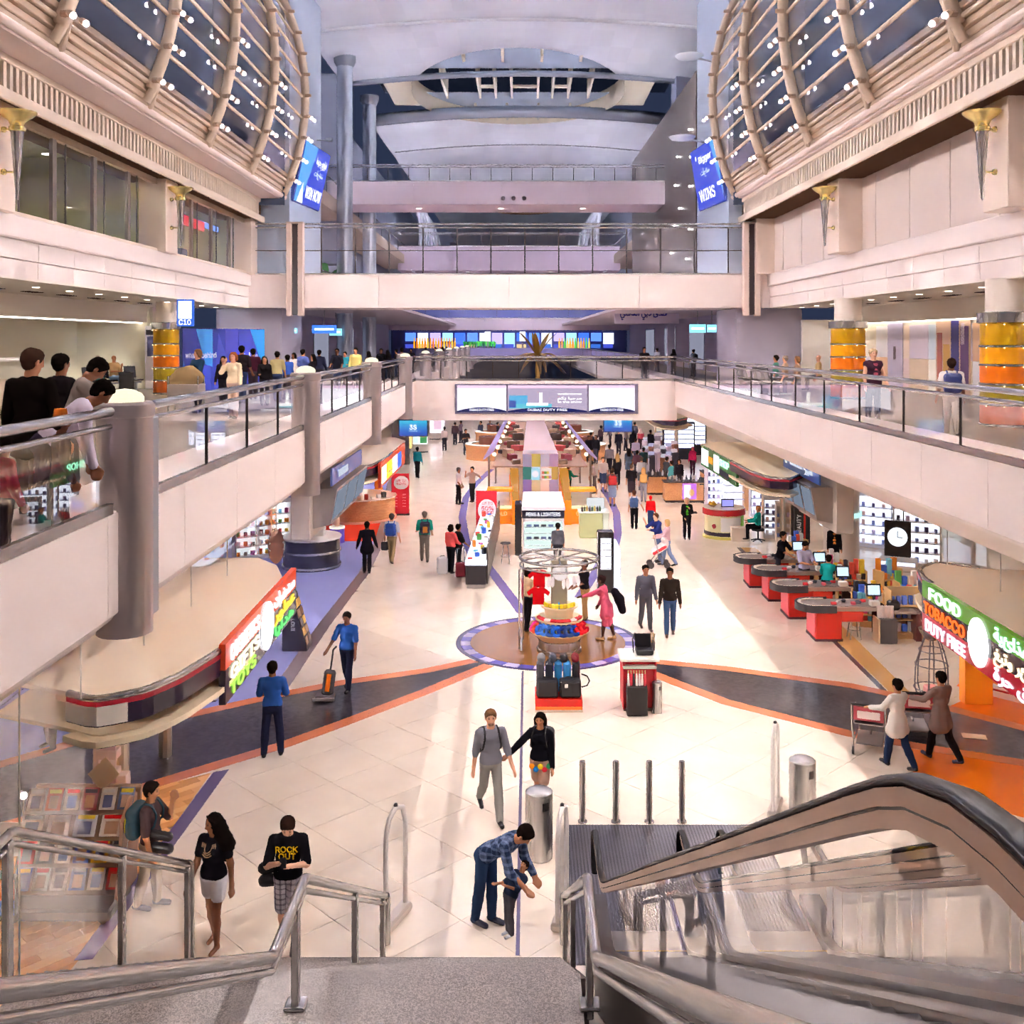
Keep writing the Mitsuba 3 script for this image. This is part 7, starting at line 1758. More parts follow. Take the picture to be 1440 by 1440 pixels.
# three screens on the bridge
k = thing('screen_bank', 'bank of three white and blue advertising screens on the footbridge', 'screens')
zs0, zs1, vb = 4.62, 5.78, 44.12
part(k, 'housing', hall(bb(-2.35, 5.6, vb - .02, vb + .08, zs0 - .08, zs1 + .06, .01)), '6f6a80', 'satin')
for i, (a, b) in enumerate(((-2.25, -.12), (-.05, 3.38), (3.46, 5.45))):
    s_ = part(k, 'screen', hall(bb(a, b, vb - .05, vb - .02, zs0, zs1)), 'f6f2ff' if i != 1 else 'c9b8d8', glow=1.25 if i != 1 else .75)
    part(s_, 'pink_top', hall(bb(a, b, vb - .055, vb - .05, zs1 - .12, zs1)), 'f4c8e4', glow=1.1)
    w_ = b - a
    pl = [(a, zs0)] + [(a + w_ * t, zs0 + .05 + .16 * (1 - (2 * t - 1) ** 2)) for t in np.linspace(0, 1, 14)] + [(b, zs0)]
    m = rot(prism(Polygon([(x - a, z) for x, z in pl]), 0, .006), (1, 0, 0), 90)
    part(s_, 'dark_arc', hall(mv(m, a, vb - .055, 0)), '1c2460', 'gloss')
    part(s_, 'lettering', hall(mv(onto(text('DUBAI DUTY FREE', .1, .004), (0, 0, 0), (1, 0, 0), (0, 0, 1), w_ * .5), a + w_ * .25, vb - .066, zs0 + .05)), 'f4f4ff', glow=1.4)
a = -.05
s_ = k + '__screen_001'
for nm, m, c, g_ in (('blue_panel', bb(a + .05, a + .85, vb - .056, vb - .05, zs0 + .2, zs0 + .72), '4ab4e8', .9), ('sea', bb(a + .05, a + 1.9, vb - .058, vb - .05, zs0 + .16, zs0 + .36), '58c8e0', .9), ('white_figure', bb(a + 1.35, a + 1.5, vb - .06, vb - .05, zs0 + .3, zs0 + .85), 'ffffff', 1.3), ('white_shape', bb(a + .8, a + 1.75, vb - .06, vb - .05, zs0 + .28, zs0 + .4), 'f4fbff', 1.2), ('dark_blue', bb(a + .05, a + .35, vb - .059, vb - .05, zs0 + .2, zs0 + .5), '2a58c0', .7)):
    part(s_, nm, hall(m), c, glow=g_)
for z, t, kind in ((zs0 + .75, 'welcome', 'en'), (zs0 + .55, 'مرحبا بكم', 'ar'), (zs0 + .4, 'to the show', 'en')):
    part(s_, 'lettering', hall(mv(onto(text(t, .09, .004) if kind == 'en' else ar(t, .12, .004), (0, 0, 0), (1, 0, 0), (0, 0, 1), 1.05), a + 2.15, vb - .06, z)), 'ffffff', glow=1.4)
# blue signs leaning at the ends of the glass walls
def lean_sign(lab, bl, br, tl, tr, right):
    k = thing('billboard', lab, 'billboard')
    bl, br, tl, tr = [np.array(p, float) for p in (bl, br, tl, tr)]
    ex, ey = br - bl, tl - bl
    w, h = np.linalg.norm(ex), np.linalg.norm(ey); ex, ey = ex / w, ey / h
    n = np.cross(ex, ey)
    F = lambda m: hall(frame(m, bl, ex, ey, n))
    part(k, 'board', F(bb(-.05, w + .05, -.05, h + .05, -.2, 0, .02)), '2a3a7a', 'satin'); part(k, 'face', F(bb(0, w, 0, h, 0, .02)), '1c48e0', glow=.85)
    part(k, 'light_panel', F(prism(Polygon([(0, 0), (w * .22, 0), (w * .48, h), (0, h)] if not right else [(w * .8, h), (w, h), (w, h * .1)]), .02, .03)), '58b0ff', glow=.9)
    part(k, 'white_shape', F(prism(Polygon([(w * .08, 0), (w * .3, 0), (w * .18, h * .35)]) if not right else Point(w * .2, h * .85).buffer(.12), .03, .04)), 'f4faff', glow=1.1)
    part(k, 'lettering', F(mv(onto(ar('فوائم جديدة', .34, .01), (0, 0, 0), (1, 0, 0), (0, 1, 0), w * .42) if not right else onto(text('Bigger', .3, .01), (0, 0, 0), (1, 0, 0), (0, 1, 0), w * .5), w * .5 if not right else w * .3, h * .74, .03)), 'f4faff', glow=1.3)
    part(k, 'lettering', F(mv(onto(ar('مفاجآت', .24, .01), (0, 0, 0), (1, 0, 0), (0, 1, 0), w * .36), w * .5 if not right else w * .3, h * .54, .03)), 'cfe4ff', glow=1.0)
    part(k, 'lettering', F(mv(onto(text('WIN NOW' if not right else 'WINS', .5, .01), (0, 0, 0), (1, 0, 0), (0, 1, 0), w * .62), w * .33 if not right else w * .12, h * .12, .03)), 'ffffff', glow=1.4)
    part(k, 'bracket', F(cat([bb(w * q - .05, w * q + .05, h * .2, h * .8, -.4, -.2) for q in (.2, .8)])), '8a90a0', 'metal')
lean_sign('leaning blue billboard with white lettering at the end of the left glass wall', (-9.25, 43.6, 13.75), (-9.05, 48.3, 13.9), (-8.70, 43.6, 16.3), (-8.62, 48.3, 16.6), False)
lean_sign('leaning blue billboard with white lettering at the end of the right glass wall', (9.05, 48.3, 13.9), (9.25, 43.6, 13.75), (8.62, 48.3, 16.6), (8.70, 43.6, 16.3), True)
# pillars holding the upper footbridge
for u, s in ((-8.95, 'left'), (10.15, 'right')):
    k = thing('bridge_pillar', f'slim twin pillar with a dark slot at the {s} end of the upper footbridge', 'pillar')
    for q in (-.24, .24): part(k, 'post', hall(bb(u + q - .11, u + q + .11, 42.4, 42.8, 8.75, 12.62, .02)), 'cdb8ae', 'satin')
    part(k, 'slot', hall(bb(u - .13, u + .13, 42.6, 42.78, 8.8, 12.6)), '3a3032', 'satin'); part(k, 'cap', hall(bb(u - .36, u + .36, 42.4, 42.84, 12.6, 12.68, .01)), 'b8a89e', 'metal')
# torch lamps on the piers
def torch(lab, s, v, z=10.95):
    k = thing('torch_lamp', lab, 'wall lamp')
    u = s * (10.4 if s < 0 else 10.0)
    part(k, 'cone', hall(lathe([(0, z - .25), (.03, z - .2), (.1, z + .75), (.14, z + 1.3), (0, z + 1.3)], 14, u, v)), '8a8078', 'chrome', smooth=40)
    part(k, 'bowl', hall(lathe([(0, z + 1.28), (.13, z + 1.3), (.17, z + 1.42), (.36, z + 1.56), (.4, z + 1.62), (.3, z + 1.6), (0, z + 1.5)], 18, u, v)), fin='gold', smooth=40)
    part(k, 'ring', hall(lathe([(.14, z + 1.2), (.17, z + 1.22), (.17, z + 1.3), (.14, z + 1.32)], 14, u, v)), fin='gold', smooth=40)
    for q in (.35, 1.25): part(k, 'bracket', hall(cat([cyl((u, v, z + q), (s * (10.74 if s < 0 else 10.33), v, z + q), .025, 6), mv(trimesh.creation.icosphere(1, .07), s * (10.68 if s < 0 else 10.27), v, z + q)])), fin='gold')
for s, nm in ((-1, 'left'), (1, 'right')):
    torch(f'tapering torch lamp with a gold bowl on the nearer pier at the {nm}', s, 21.5); torch(f'tapering torch lamp with a gold bowl on the farther pier at the {nm}', s, 32.2)
# lit shop behind the third left window
k = thing('shop_interior', 'bright shop with a red sign behind the upper window near the footbridge', 'shop')
part(k, 'sign', hall(bb(-11.9, -11.8, 33.6, 39.4, 11.95, 12.3)), 'e0202a', glow=1.3); part(k, 'lettering', hall(frame(text('NEW WORLD', .2, .02), (-11.78, 33.8, 12.03), (0, 1, 0), (0, 0, 1), (1, 0, 0))), 'ffe8e8', glow=1.6)
part(k, 'white_panel', hall(bb(-13.5, -13.4, 33.5, 38.2, 10.6, 11.7)), 'f6f2f0', glow=1.0); part(k, 'blue_strip', hall(bb(-12.1, -12.0, 39.4, 42.0, 12.2, 12.4)), '7aa0ff', glow=1.6)
for i in range(3): part(k, 'stand', hall(bb(-12.6, -12.3, 34.2 + 2 * i, 34.9 + 2 * i, 10.5, 11.2, .02)), ['4a3a34', 'c8b8a8', '3a4a5a'][i], 'satin')
# gold columns
def gold_col(lab, u, v, r):
    k = thing('gold_column', lab, 'column')
    part(k, 'shaft', hall(cyl((u, v, 8.3), (u, v, 9.12), r * .8, 24)), 'e8ddd2', 'satin', smooth=40); part(k, 'mirror_cap', hall(lathe([(r * 1.02, 8.12), (r * 1.12, 8.14), (r * 1.12, 8.36), (r * .8, 8.38)], 24, u, v)), fin='chrome', smooth=40)
    zz = [8.12, 7.6, 7.18, 6.75, 6.3, 5.84]
    for i, (c, g_) in enumerate((('c89410', .75), ('f0a010', .8), ('e8740c', .75), ('8a7418', .5), ('a84a18', .5))):
        part(k, 'band', hall(lathe([(r * .97, zz[i + 1] + .03), (r, zz[i + 1] + .05), (r, zz[i] - .03), (r * .97, zz[i])], 28, u, v)), c, 'gloss', smooth=40)
        part(k, 'ring', hall(lathe([(r * .97, zz[i + 1] - .02), (r * 1.04, zz[i + 1] - .01), (r * 1.04, zz[i + 1] + .03), (r * .97, zz[i + 1] + .035)], 28, u, v)), fin='chrome', smooth=40)
        for a in (200, 240, 280, 320): part(k, 'downlight', hall(mv(trimesh.creation.icosphere(1, .014), u + r * 1.06 * math.cos(math.radians(a)), v + r * 1.06 * math.sin(math.radians(a)), zz[i] - .03)), 'ffe0a0', glow=8)
    lamp('gold_' + k, (u - HS * v - .3 * np.sign(u), v - 1.3, 8.9), (u - HS * v, v, 7), 26, (1, .9, .6), 50, 30)
gold_col('gold and orange banded column on the left gallery beside the blue hoarding', -12.3, 36.5, .45)
gold_col('gold and orange banded column nearest on the right gallery', 11.2, 22.9, .55)
gold_col('gold and orange banded column farther along the right gallery', 11.2, 33.6, .55)
# blue hoarding
k = thing('hoarding', 'tall blue hoarding with slanted light-blue bands on the left gallery', 'hoarding')
A, B = np.array([-12.2, 38.0]), np.array([-9.75, 40.6])
ex = np.append((B - A) / np.linalg.norm(B - A), 0); W = np.linalg.norm(B - A); nn = np.cross(ex, [0, 0, 1])
F = lambda m: hall(frame(m, (*A, ZG), ex, (0, 0, 1), nn))
for i in range(6): part(k, 'panel', F(bb(W * i / 6 + .004, W * (i + 1) / 6 - .004, 0, 2.36, -.06, 0, .004)), ['2f3aa0', '2f3aa0', '283494', '3a3c9c', '343a98', '2f3a9e'][i], 'satin')
for pl, c in (([(.55, 2.34), (1.25, 2.34), (1.25, .9), (.95, 1.0)], '3a8ee0'), ([(2.9, 2.34), (W - .02, 2.34), (W - .02, .6)], '2f9ae8'), ([(.02, 1.2), (.4, .02), (.02, .02)], '2a6ad0'), ([(1.5, 2.2), (2.3, .1), (1.3, .1)], '3a44a8')):
    part(k, 'band', F(prism(Polygon(pl), .0, .008)), c, 'satin')
part(k, 'lettering', F(mv(onto(text("what's behind", .2, .006), (0, 0, 0), (1, 0, 0), (0, 1, 0), 1.3), .1, 1.25, .01)), 'dfe6ff', 'matte'); part(k, 'lettering', F(mv(ar('ماذا خلف', .2, .006), 2.2, 1.25, .01)), 'dfe6ff', 'matte')
lamp('hoarding', (-10.2 - HS * 36, 36, 8.9), (-11 - HS * 39, 39, 7), 40, (.9, .95, 1), 60, 40)
# gate sign, screen, desk, benches on the left gallery
k = thing('gate_sign', 'hanging white and blue gate sign reading C10 above the left gallery', 'sign'); q = dp(261, 440, 34)
part(k, 'case', mv(bb(-.28, .28, -.06, .06, -.45, .45, .02), *q), '2a6ae0', glow=1.0); part(k, 'face', mv(bb(-.22, .22, -.075, -.06, -.2, .4), *q), 'f4fbff', glow=1.9); part(k, 'lettering', onto(text('C10', .17, .01), q + np.array([-.2, -.08, -.4]), (1, 0, 0), (0, 0, 1), .4), 'ffffff', glow=2); part(k, 'rod', cyl(q + [0, 0, .45], (q[0], q[1], 9.1), .03, 6), '8a8a90', 'metal')
for lab, x, y, d, w, h in (('small blue illuminated sign at the far end of the left gallery', 456, 463, 50, .6, .2), ('small pale blue illuminated sign beyond the first on the left gallery', 472, 467, 56, .35, .2), ('tiny green-blue exit sign on the far left gallery wall', 412, 465, 46, .2, .12), ('small pale blue illuminated sign on the right gallery near the footbridge', 981, 462, 52, .42, .22), ('second small pale blue sign on the right gallery', 1001, 462, 52, .25, .2), ('tiny green-blue exit sign on the far right gallery wall', 1027, 465, 49, .16, .12)):
    q = dp(x, y, d); kk = thing('hanging_sign', lab, 'sign'); part(kk, 'face', mv(bb(-w, w, -.05, .05, -h, h, .01), *q), '3a78f0' if 'blue ill' in lab and 'pale' not in lab else '8ad4f4', glow=1.4); part(kk, 'print', mv(bb(-w * .8, w * .8, -.056, -.05, -h * .25, h * .25), *q), 'f4fbff', glow=1.8); part(kk, 'rod', cyl(q + [0, 0, h], (q[0], q[1], 9.3), .025, 5), '8a8a90', 'metal')
k = thing('information_panel', 'white upright panel with a dark screen at the end of the olive wall', 'panel'); q = np.array([-14.1, 40.2, ZG]); part(k, 'body', hall(bb(q[0] - .3, q[0] + .3, q[1], q[1] + .2, ZG, 8.3, .02)), 'eae4ea', 'satin'); part(k, 'screen', hall(bb(q[0] - .2, q[0] + .22, q[1] - .02, q[1], 7.1, 7.9)), '3a3a5a', 'gloss'); part(k, 'head', hall(bb(q[0] - .25, q[0] + .25, q[1] - .02, q[1], 7.95, 8.15)), '1d1a20', 'gloss')
k = thing('service_desk', 'pale service desk with a flat canopy against the olive wall on the left gallery', 'desk'); part(k, 'top', hall(bb(-13.2, -11.6, 22.5, 24.5, 7.25, 7.33, .02)), 'e6e2dc', 'satin'); part(k, 'column', hall(bb(-13.0, -12.5, 23, 24, ZG, 7.25, .02)), 'd8d2c8', 'satin'); part(k, 'counter', hall(bb(-12.4, -11.2, 22.2, 23.4, ZG, 6.85, .02)), 'c8b49a', 'satin')
def bench(lab, u, v, n, deg):
    k = thing('bench', lab, 'bench'); x = u - HS * v
    part(k, 'beam', mv(bb(-.3 * n, .3 * n, -.04, .04, .3, .36), x, v, ZG, deg), '9a9aa0', 'metal')
    for i in range(n):
        c = -.3 * n + .3 + .6 * i
        s_ = part(k, 'seat', mv(bb(c - .26, c + .26, -.22, .24, .4, .46, .02), x, v, ZG, deg), '1f1d22', 'satin'); part(s_, 'backrest', mv(rot(bb(c - .26, c + .26, .2, .25, .5, .95, .02), (1, 0, 0), -10, (0, .22, .5)), x, v, ZG, deg), '1f1d22', 'satin')
    for s in (-1, 1): part(k, 'leg', mv(bb(s * .3 * n * .7 - .03, s * .3 * n * .7 + .03, -.2, .2, 0, .34), x, v, ZG, deg), '9a9aa0', 'metal')
bench('row of black seats against the olive wall of the left gallery', -14.6, 37.6, 4, 60)
bench('row of seats facing the hall on the right gallery', 9.3, 36.5, 4, 90); bench('second row of seats farther along the right gallery', 9.3, 39.5, 3, 90)
# posters on the right gallery wall
gW = 14.8
k = thing('wall_poster', 'tall poster of a blue tower and a lit kiosk on the right gallery wall', 'poster')
part(k, 'sheet', hall(bb(gW - .02, gW, 32.6, 35.2, ZG + .05, 8.45)), 'c8a890', 'gloss')
for a, b, z0, z1, c in ((32.7, 33.3, 6.2, 8.2, '5a3a6a'), (33.4, 34.0, 5.9, 8.4, '3a3478'), (34.1, 34.6, 6.1, 7.6, 'c89a4a'), (34.7, 35.1, 6.4, 8.0, 'a85a4a'), (33.0, 33.25, 7.6, 8.3, 'd8c8d0')): part(k, 'print', hall(bb(gW - .026, gW - .02, a, b, z0, z1)), c, 'gloss')
for v, c, lab in ((28.6, 'dcd4e6', 'pale lilac poster with a dark motif on the right gallery wall'), (25.6, 'e6ded6', 'cream poster with a dark motif nearest on the right gallery wall'), (38.2, 'b8b0cc', 'pale blue-grey poster far along the right gallery wall')):
    kk = thing('wall_poster', lab, 'poster'); part(kk, 'sheet', hall(bb(gW - .02, gW, v, v + 1.5, ZG + .1, 8.4)), c, 'gloss'); part(kk, 'motif', hall(bb(gW - .026, gW - .02, v + .65, v + .9, 7.0, 7.5)), '3a2a3a', 'gloss')
struct('wall_gallery_end_right', hall(bb(12.4, 15, 43.0, 43.2, ZG, 8.6)), 'f2ede6', label='bright white end wall of the right gallery')
for s, nm in ((-1, 'left'), (1, 'right')):
    struct(f'wall_beyond_{nm}', hall(bb(s * 12.3, s * 12.5, 49.4, 104, ZG, 9.7)), 'a9a4bc', label=f'lilac wall of the gallery beyond the footbridge on the {nm}')
    for j in range(4):
        kk = thing('wall_panel', f'pale lilac lit panel on the gallery wall beyond the footbridge, {["first", "second", "third", "fourth"][j]} on the {nm}', 'panel'); part(kk, 'face', hall(bb(s * 12.24, s * 12.3, 53 + 11 * j, 58 + 11 * j, ZG + .1, 8.6)), 'c8cce8', glow=.42); part(kk, 'frame', hall(bb(s * 12.26, s * 12.3, 52.8 + 11 * j, 58.2 + 11 * j, ZG, 8.75)), '6a6a80', 'satin')
# Arabic hotel lettering
k = thing('wall_sign', 'wall with blue Arabic lettering above the right gallery beyond the footbridge', 'sign'); q0 = dp(865, 455, 58); q1 = dp(945, 432, 58); part(k, 'board', bb(q0[0], q1[0] + .4, 58, 58.3, q0[2], q1[2] + .3), 'c9c0cf', 'satin'); part(k, 'lettering', onto(ar('فندق دبي العالمي', .42, .04), (dp(872, 0, 58)[0], 57.98, q0[2] + .45), (1, 0, 0), (0, 0, 1), 66 * 58 / FPX), '2a2a78', 'gloss'); part(k, 'post', bb(q1[0] - .2, q1[0] + .2, 58.3, 58.7, ZG, q1[2]), 'a9a2b4', 'satin'); part(k, 'beam', bb(q0[0], q1[0] + 4, 58.3, 58.6, q1[2] - .2, q1[2] + .3), 'a9a2b4', 'satin')
# far lit bars at the end of the galleries
k = thing('far_bar', 'glowing bar front with blue screens at the end of the galleries', 'bar')
vf = 105.5
part(k, 'wall', hall(bb(-12.4, 12.4, vf + 1.4, vf + 1.6, ZG, 14.3)), '4a5490', 'satin'); part(k, 'counter', hall(bb(-9.6, 8.5, vf - .5, vf, ZG, 6.9, .02)), '6a6488', 'gloss')
for i in range(17):
    u = -10.9 + 1.3 * i
    part(k, 'screen', hall(bb(u, u + 1.1, vf + 1.3, vf + 1.4, 7.6 - .3 * (i % 3), 8.5)), ['5a8aff', '9ad0ff', 'e8f0ff', '3a6af0', 'b8a8ff'][(i * 2) % 5], glow=1.5)
    part(k, 'lower_panel', hall(bb(u, u + 1.0, vf + 1.25, vf + 1.4, 6.9, 7.3)), ['4a5ae0', 'ffd8a0', '6a48d0', '3a78e8'][i % 4], glow=.9)
for u0, n, cs, lab in ((-9.8, 16, ['f0a020', 'e87a18', 'f4c030'], 'glowing orange bottle in the bar display at the far left'), (-4.6, 12, ['3ab04a', '2a8a3a', '58c84a'], 'leafy green plant in a row at the far bar'), (5.2, 12, ['f4b030', 'e89020', '58c84a', 'f0d060'], 'glowing orange bottle in the bar display at the far right')):
    for i in range(n):
        u = u0 + .28 * i
        if 'plant' in lab:
            kk = thing('potted_plant', lab, 'plant', 'plants at the far bar'); part(kk, 'leaves', hall(Blob(.05).add((u, vf - .3, 7.1), (u + .05, vf - .3, 7.45), .1, .13).add((u - .08, vf - .25, 7.35), (u - .1, vf - .3, 7.6), .07).mesh(.05)), cs[i % 3], 'matte', smooth=True); part(kk, 'pot', hall(lathe([(0, 6.9), (.09, 6.9), (.12, 7.08), (0, 7.08)], 10, u, vf - .3)), '3a3038', 'satin')
        else:
            solo('display_bottle', lab, 'bottle', hall(lathe([(0, 6.9), (.1, 6.9), (.1, 7.5), (.05, 7.7), (.05, 7.95), (0, 7.95)], 10, u, vf - .3)), cs[i % len(cs)], group=lab[:40], glow=1.1)
for u, lab in ((-2.2, 'tall white lantern at the middle of the far bar'), (1.4, 'second white lantern at the far bar')):
    kk = thing('lantern', lab, 'lamp'); part(kk, 'light', hall(bb(u - .3, u + .3, vf - .6, vf - .1, 7.6, 8.6, .02)), 'f6f4ff', glow=2.2); part(kk, 'stand', hall(bb(u - .08, u + .08, vf - .4, vf - .3, ZG, 7.6)), '5a5468', 'metal')
# golden palm rising beyond the bridge
pv_ = np.array([dp(756, 500, 76)[0], 76.0])
k = thing('golden_palm', 'golden artificial palm tree rising beyond the footbridge', 'palm tree')
part(k, 'trunk', tube([(pv_[0], pv_[1], z) for z in np.linspace(0, 6.6, 14)], [.24 - .008 * i + (.03 if i % 2 else 0) for i in range(14)], 12), 'c8a860', 'metal', smooth=True)
for i in range(16):
    a = i * 2.399; L = 1.5 + .4 * (i % 3); up_ = 1.7 if i % 3 == 0 else .9 if i % 3 == 1 else .35
    pts = [np.array([pv_[0] + math.cos(a) * L * t, pv_[1] + math.sin(a) * L * t, 6.5 + up_ * t * 1.6 - 1.3 * t * t * (1.4 if i % 3 else .7)]) for t in np.linspace(0, 1, 8)]
    v, f = [], []
    for j, p in enumerate(pts):
        w = .2 * math.sin(math.pi * (.12 + .86 * j / 7)) + .015; sd = np.array([-math.sin(a), math.cos(a), 0]) * w
        v += [p - sd + [0, 0, -w * .5], p, p + sd + [0, 0, -w * .5]]
    for j in range(7): f += [[3 * j, 3 * j + 3, 3 * j + 4], [3 * j, 3 * j + 4, 3 * j + 1], [3 * j + 1, 3 * j + 4, 3 * j + 5], [3 * j + 1, 3 * j + 5, 3 * j + 2]]
    part(k, 'frond', (np.array(v), np.array(f)), ['8a6a30', 'a8843a', '6a5030'][i % 3], 'metal', smooth=True)
# plants along the side galleries
for s, nm in ((-1, 'left'), (1, 'right')):
    for i in range(6):
        v = 52 + 5 * i; kk = thing('potted_plant', f'leafy potted plant on the side gallery beyond the tower on the {nm}', 'plant', f'side gallery plants {nm}')
        part(kk, 'leaves', hall(Blob(.1).add((s * 10.5, v, 11.2), (s * 10.45, v, 11.7), .3, .35).add((s * 10.3, v - .2, 11.5), (s * 10.4, v + .3, 11.9), .22).mesh(.1)), ['2f5a34', '3a6a3a', '24482c'][i % 3], 'matte', smooth=True); part(kk, 'pot', hall(lathe([(0, 10.5), (.25, 10.5), (.32, 10.95), (0, 10.95)], 14, s * 10.45, v)), '5a4a40', 'satin')
# ================================================================ everyone in the photograph
N = dict(res=.009)
def check(v):
    a = (np.sin(v[:, 2] * 90) > .55).astype(float) + (np.sin(v[:, 0] * 90) > .55)
    return lin('b8b0b8') + np.minimum(a, 1.4)[:, None] * (lin('5a5260') - lin('b8b0b8')) * .7
def foot(px, py): return gp(px, py)[:2]
# foot of the stairs
PW_ = person('woman with long curly black hair in a black top and white shorts at the stairs', foot(298, 1336)[0], 13.0, h=1.7, yaw=165, sex='f', skin='b', top='15141a', bottom='eeecf2', leg=.24, shoe=None, hair='120d0c', hs='curly', sleeve=.28, la=(-8, 10, 18), ra=(14, 10, 10), ll=(12, 14), rl=(-8, 6), head=(-38, 2), **N)
nk_ = solo('bead_necklace', 'layered pale bead necklace worn by the woman with curly hair', 'necklace', cat([tube([PW_['tor']((r * math.sin(t), .066 + .036 * max(0, math.cos(t)), .265 - r * 1.25 * math.cos(t))) for t in np.linspace(-1.9, 1.9, 16)], .007, 6) for r in (.03, .042, .055)]), 'd8b890', 'satin', True)
P = person('man in a black tee shirt with a yellow print and checked shorts reading a phone', foot(402, 1340)[0], 12.98, h=1.74, yaw=185, skin='l', top='141318', bottom=check, leg=.46, hair='2a1d18', la=(28, 14, 80, 35), ra=(30, 12, 85, 35), ll=(20, 30), rl=(-6, 8), head=(4, 38), beard=True, shoe='3a3438', **N)
c_ = P['tor']((0, .085, .2)); yw = math.radians(185)
part(P['key'], 'shirt_print', frame(cat([mv(text('ROCK', .075, .008), -.14, .03), mv(text('OUT', .075, .008), -.1, -.06)]), c_ + np.array([0, -.022, .02]), (1, .03, 0), (0, -.1, 1), (0, -1, -.1)), 'd8b020', 'matte')
part(P['key'], 'check_lines', cat([bb(c_[0] - .2, c_[0] + .2, 12.80, 12.806, z, z + .012) for z in (.62, .7, .78)]), '3a3440', 'matte') if False else None
ph = solo('phone', 'dark phone held by the man in the black tee shirt', 'phone', mv(bb(-.04, .04, -.008, .008, -.07, .07, .006), *(np.mean(P['tips'], 0) + [0, -.02, .03])), '17161b', 'gloss')
solo('shoulder_bag', 'black shoulder bag at the hip of the man in the black tee shirt', 'bag', mv(Blob(.04).add((-.07, 0, .08), (.05, 0, .1), .07).add((-.06, 0, -.08), (.05, 0, -.07), .075).mesh(.015), P['pel'][0] - .25, P['pel'][1] + .02, P['pel'][2] + .02), '17161c', 'satin', True)
P = person('young man in a dark tee shirt with a backpack, hand at his chin', *foot(212, 1276), h=1.72, yaw=-92, skin='t', top='4a3a3c', bottom='b8a898', shoe='5a5a66', la=(40, 5, 125, 15), ra=(5, 6, 12), ll=(6, 4), rl=(-8, 6), head=(0, 6), **N)
backpack('round blue-black backpack with yellow trim on the young man at the lower left', P, '1c3a48', 'd8d020', 1.1)
solo('shoulder_bag', 'black shoulder bag hanging before the young man with the backpack', 'bag', mv(Blob(.04).add((-.1, 0, .1), (.1, 0, .06), .06).add((-.08, 0, -.08), (.1, 0, -.1), .07).mesh(.015), P['pel'][0] + .2, P['pel'][1] - .16, P['pel'][2] + .08), '1b1a20', 'satin', True)
# couple and father with child
P1 = person('man in a grey tee shirt and grey trousers walking hand in hand at the centre', *foot(690, 1150), h=1.8, yaw=195, skin='p', top='7a7a84', bottom='8a8884', shoe='17171c', hair='6a4a34', sleeve=.62, la=(14, 14, 14), ra=(-10, 8, 12), ll=(24, 10), rl=(-20, 24), head=(-8, 0), beard=True, **N)
backpack('black backpack worn by the man in grey at the centre', P1, '1d1c22', None, .9)
P2 = person('woman in black with colourful shorts, led by the hand behind the large litter bin', foot(760, 1150)[0], 16.75, h=1.62, yaw=165, sex='f', skin='t', top='15151b', bottom='a88878', leg=.4, sleeve=1.0, hair='17110f', hs='bob', la=(6, 8, 8), ra=(30, 46, 6), ll=(14, 10), rl=(-14, 14), shoe='2a2428', **N)
backpack('large black backpack worn by the woman in black', P2, '121217', None, 1.15)
for i, c in enumerate(('e8902a', '2a7ac8', 'e8d030', 'c8303a', '3a9a5a')): part(P2['key'], 'colour_patch', mv(trimesh.creation.icosphere(2, .045), P2['pel'][0] - .14 + .07 * i, P2['pel'][1] - .115 - .01 * (2 - abs(i - 2)), P2['pel'][2] - .06 - .05 * (i % 2), 0), c, 'matte', smooth=True)
def plaid(v):
    a = (np.sin(v[:, 2] * 75) > .35).astype(float) + (np.sin(v[:, 0] * 75) > .35) + .5 * (np.sin(v[:, 1] * 75) > .5)
    return lin('26334f') + a[:, None] * (lin('7a8aac') - lin('26334f')) * .33
person('father in a blue checked shirt and jeans bending over a small child', foot(684, 1296)[0], 13.5, h=1.8, yaw=238, lean=58, skin='t', top=plaid, bottom='2c3c5a', shoe='20263a', hair='17110f', sleeve=.95, la=(4, 12, 38, 25), ra=(16, 4, 34, 20), ll=(4, 4), rl=(-6, 4), head=(0, 30), **N)
person('small child with a bare midriff leaning back in the arms of the bending father', foot(717, 1298)[0], 13.24, h=.98, yaw=125, lean=-38, skin='t', top='2a3448', bottom='4a4a50', shoe='c8ccd4', hair='1a1210', sleeve=.6, la=(60, 25, 60), ra=(50, 20, 50), ll=(6, 12), rl=(0, 4), head=(15, -25), **N)
# cleaners
P = person('cleaner in a blue polo shirt standing with his back turned on the dark band', *foot(383, 1064), h=1.78, yaw=8, skin='b', top='2f56a4', bottom='1f2238', shoe='15141a', la=(18, 12, 55, 30), ra=(16, 12, 60, 30), ll=(0, 2), rl=(4, 2), spread=6, top_label='blue polo shirt')
P = person('cleaner in a blue polo shirt pushing the orange sweeper', *foot(488, 970), h=1.74, yaw=168, skin='b', top='2a4f9c', bottom='1d2034', shoe='15141a', la=(8, 6, 12), ra=(14, 22, 28), ll=(12, 6), rl=(-12, 14), head=(0, 8))
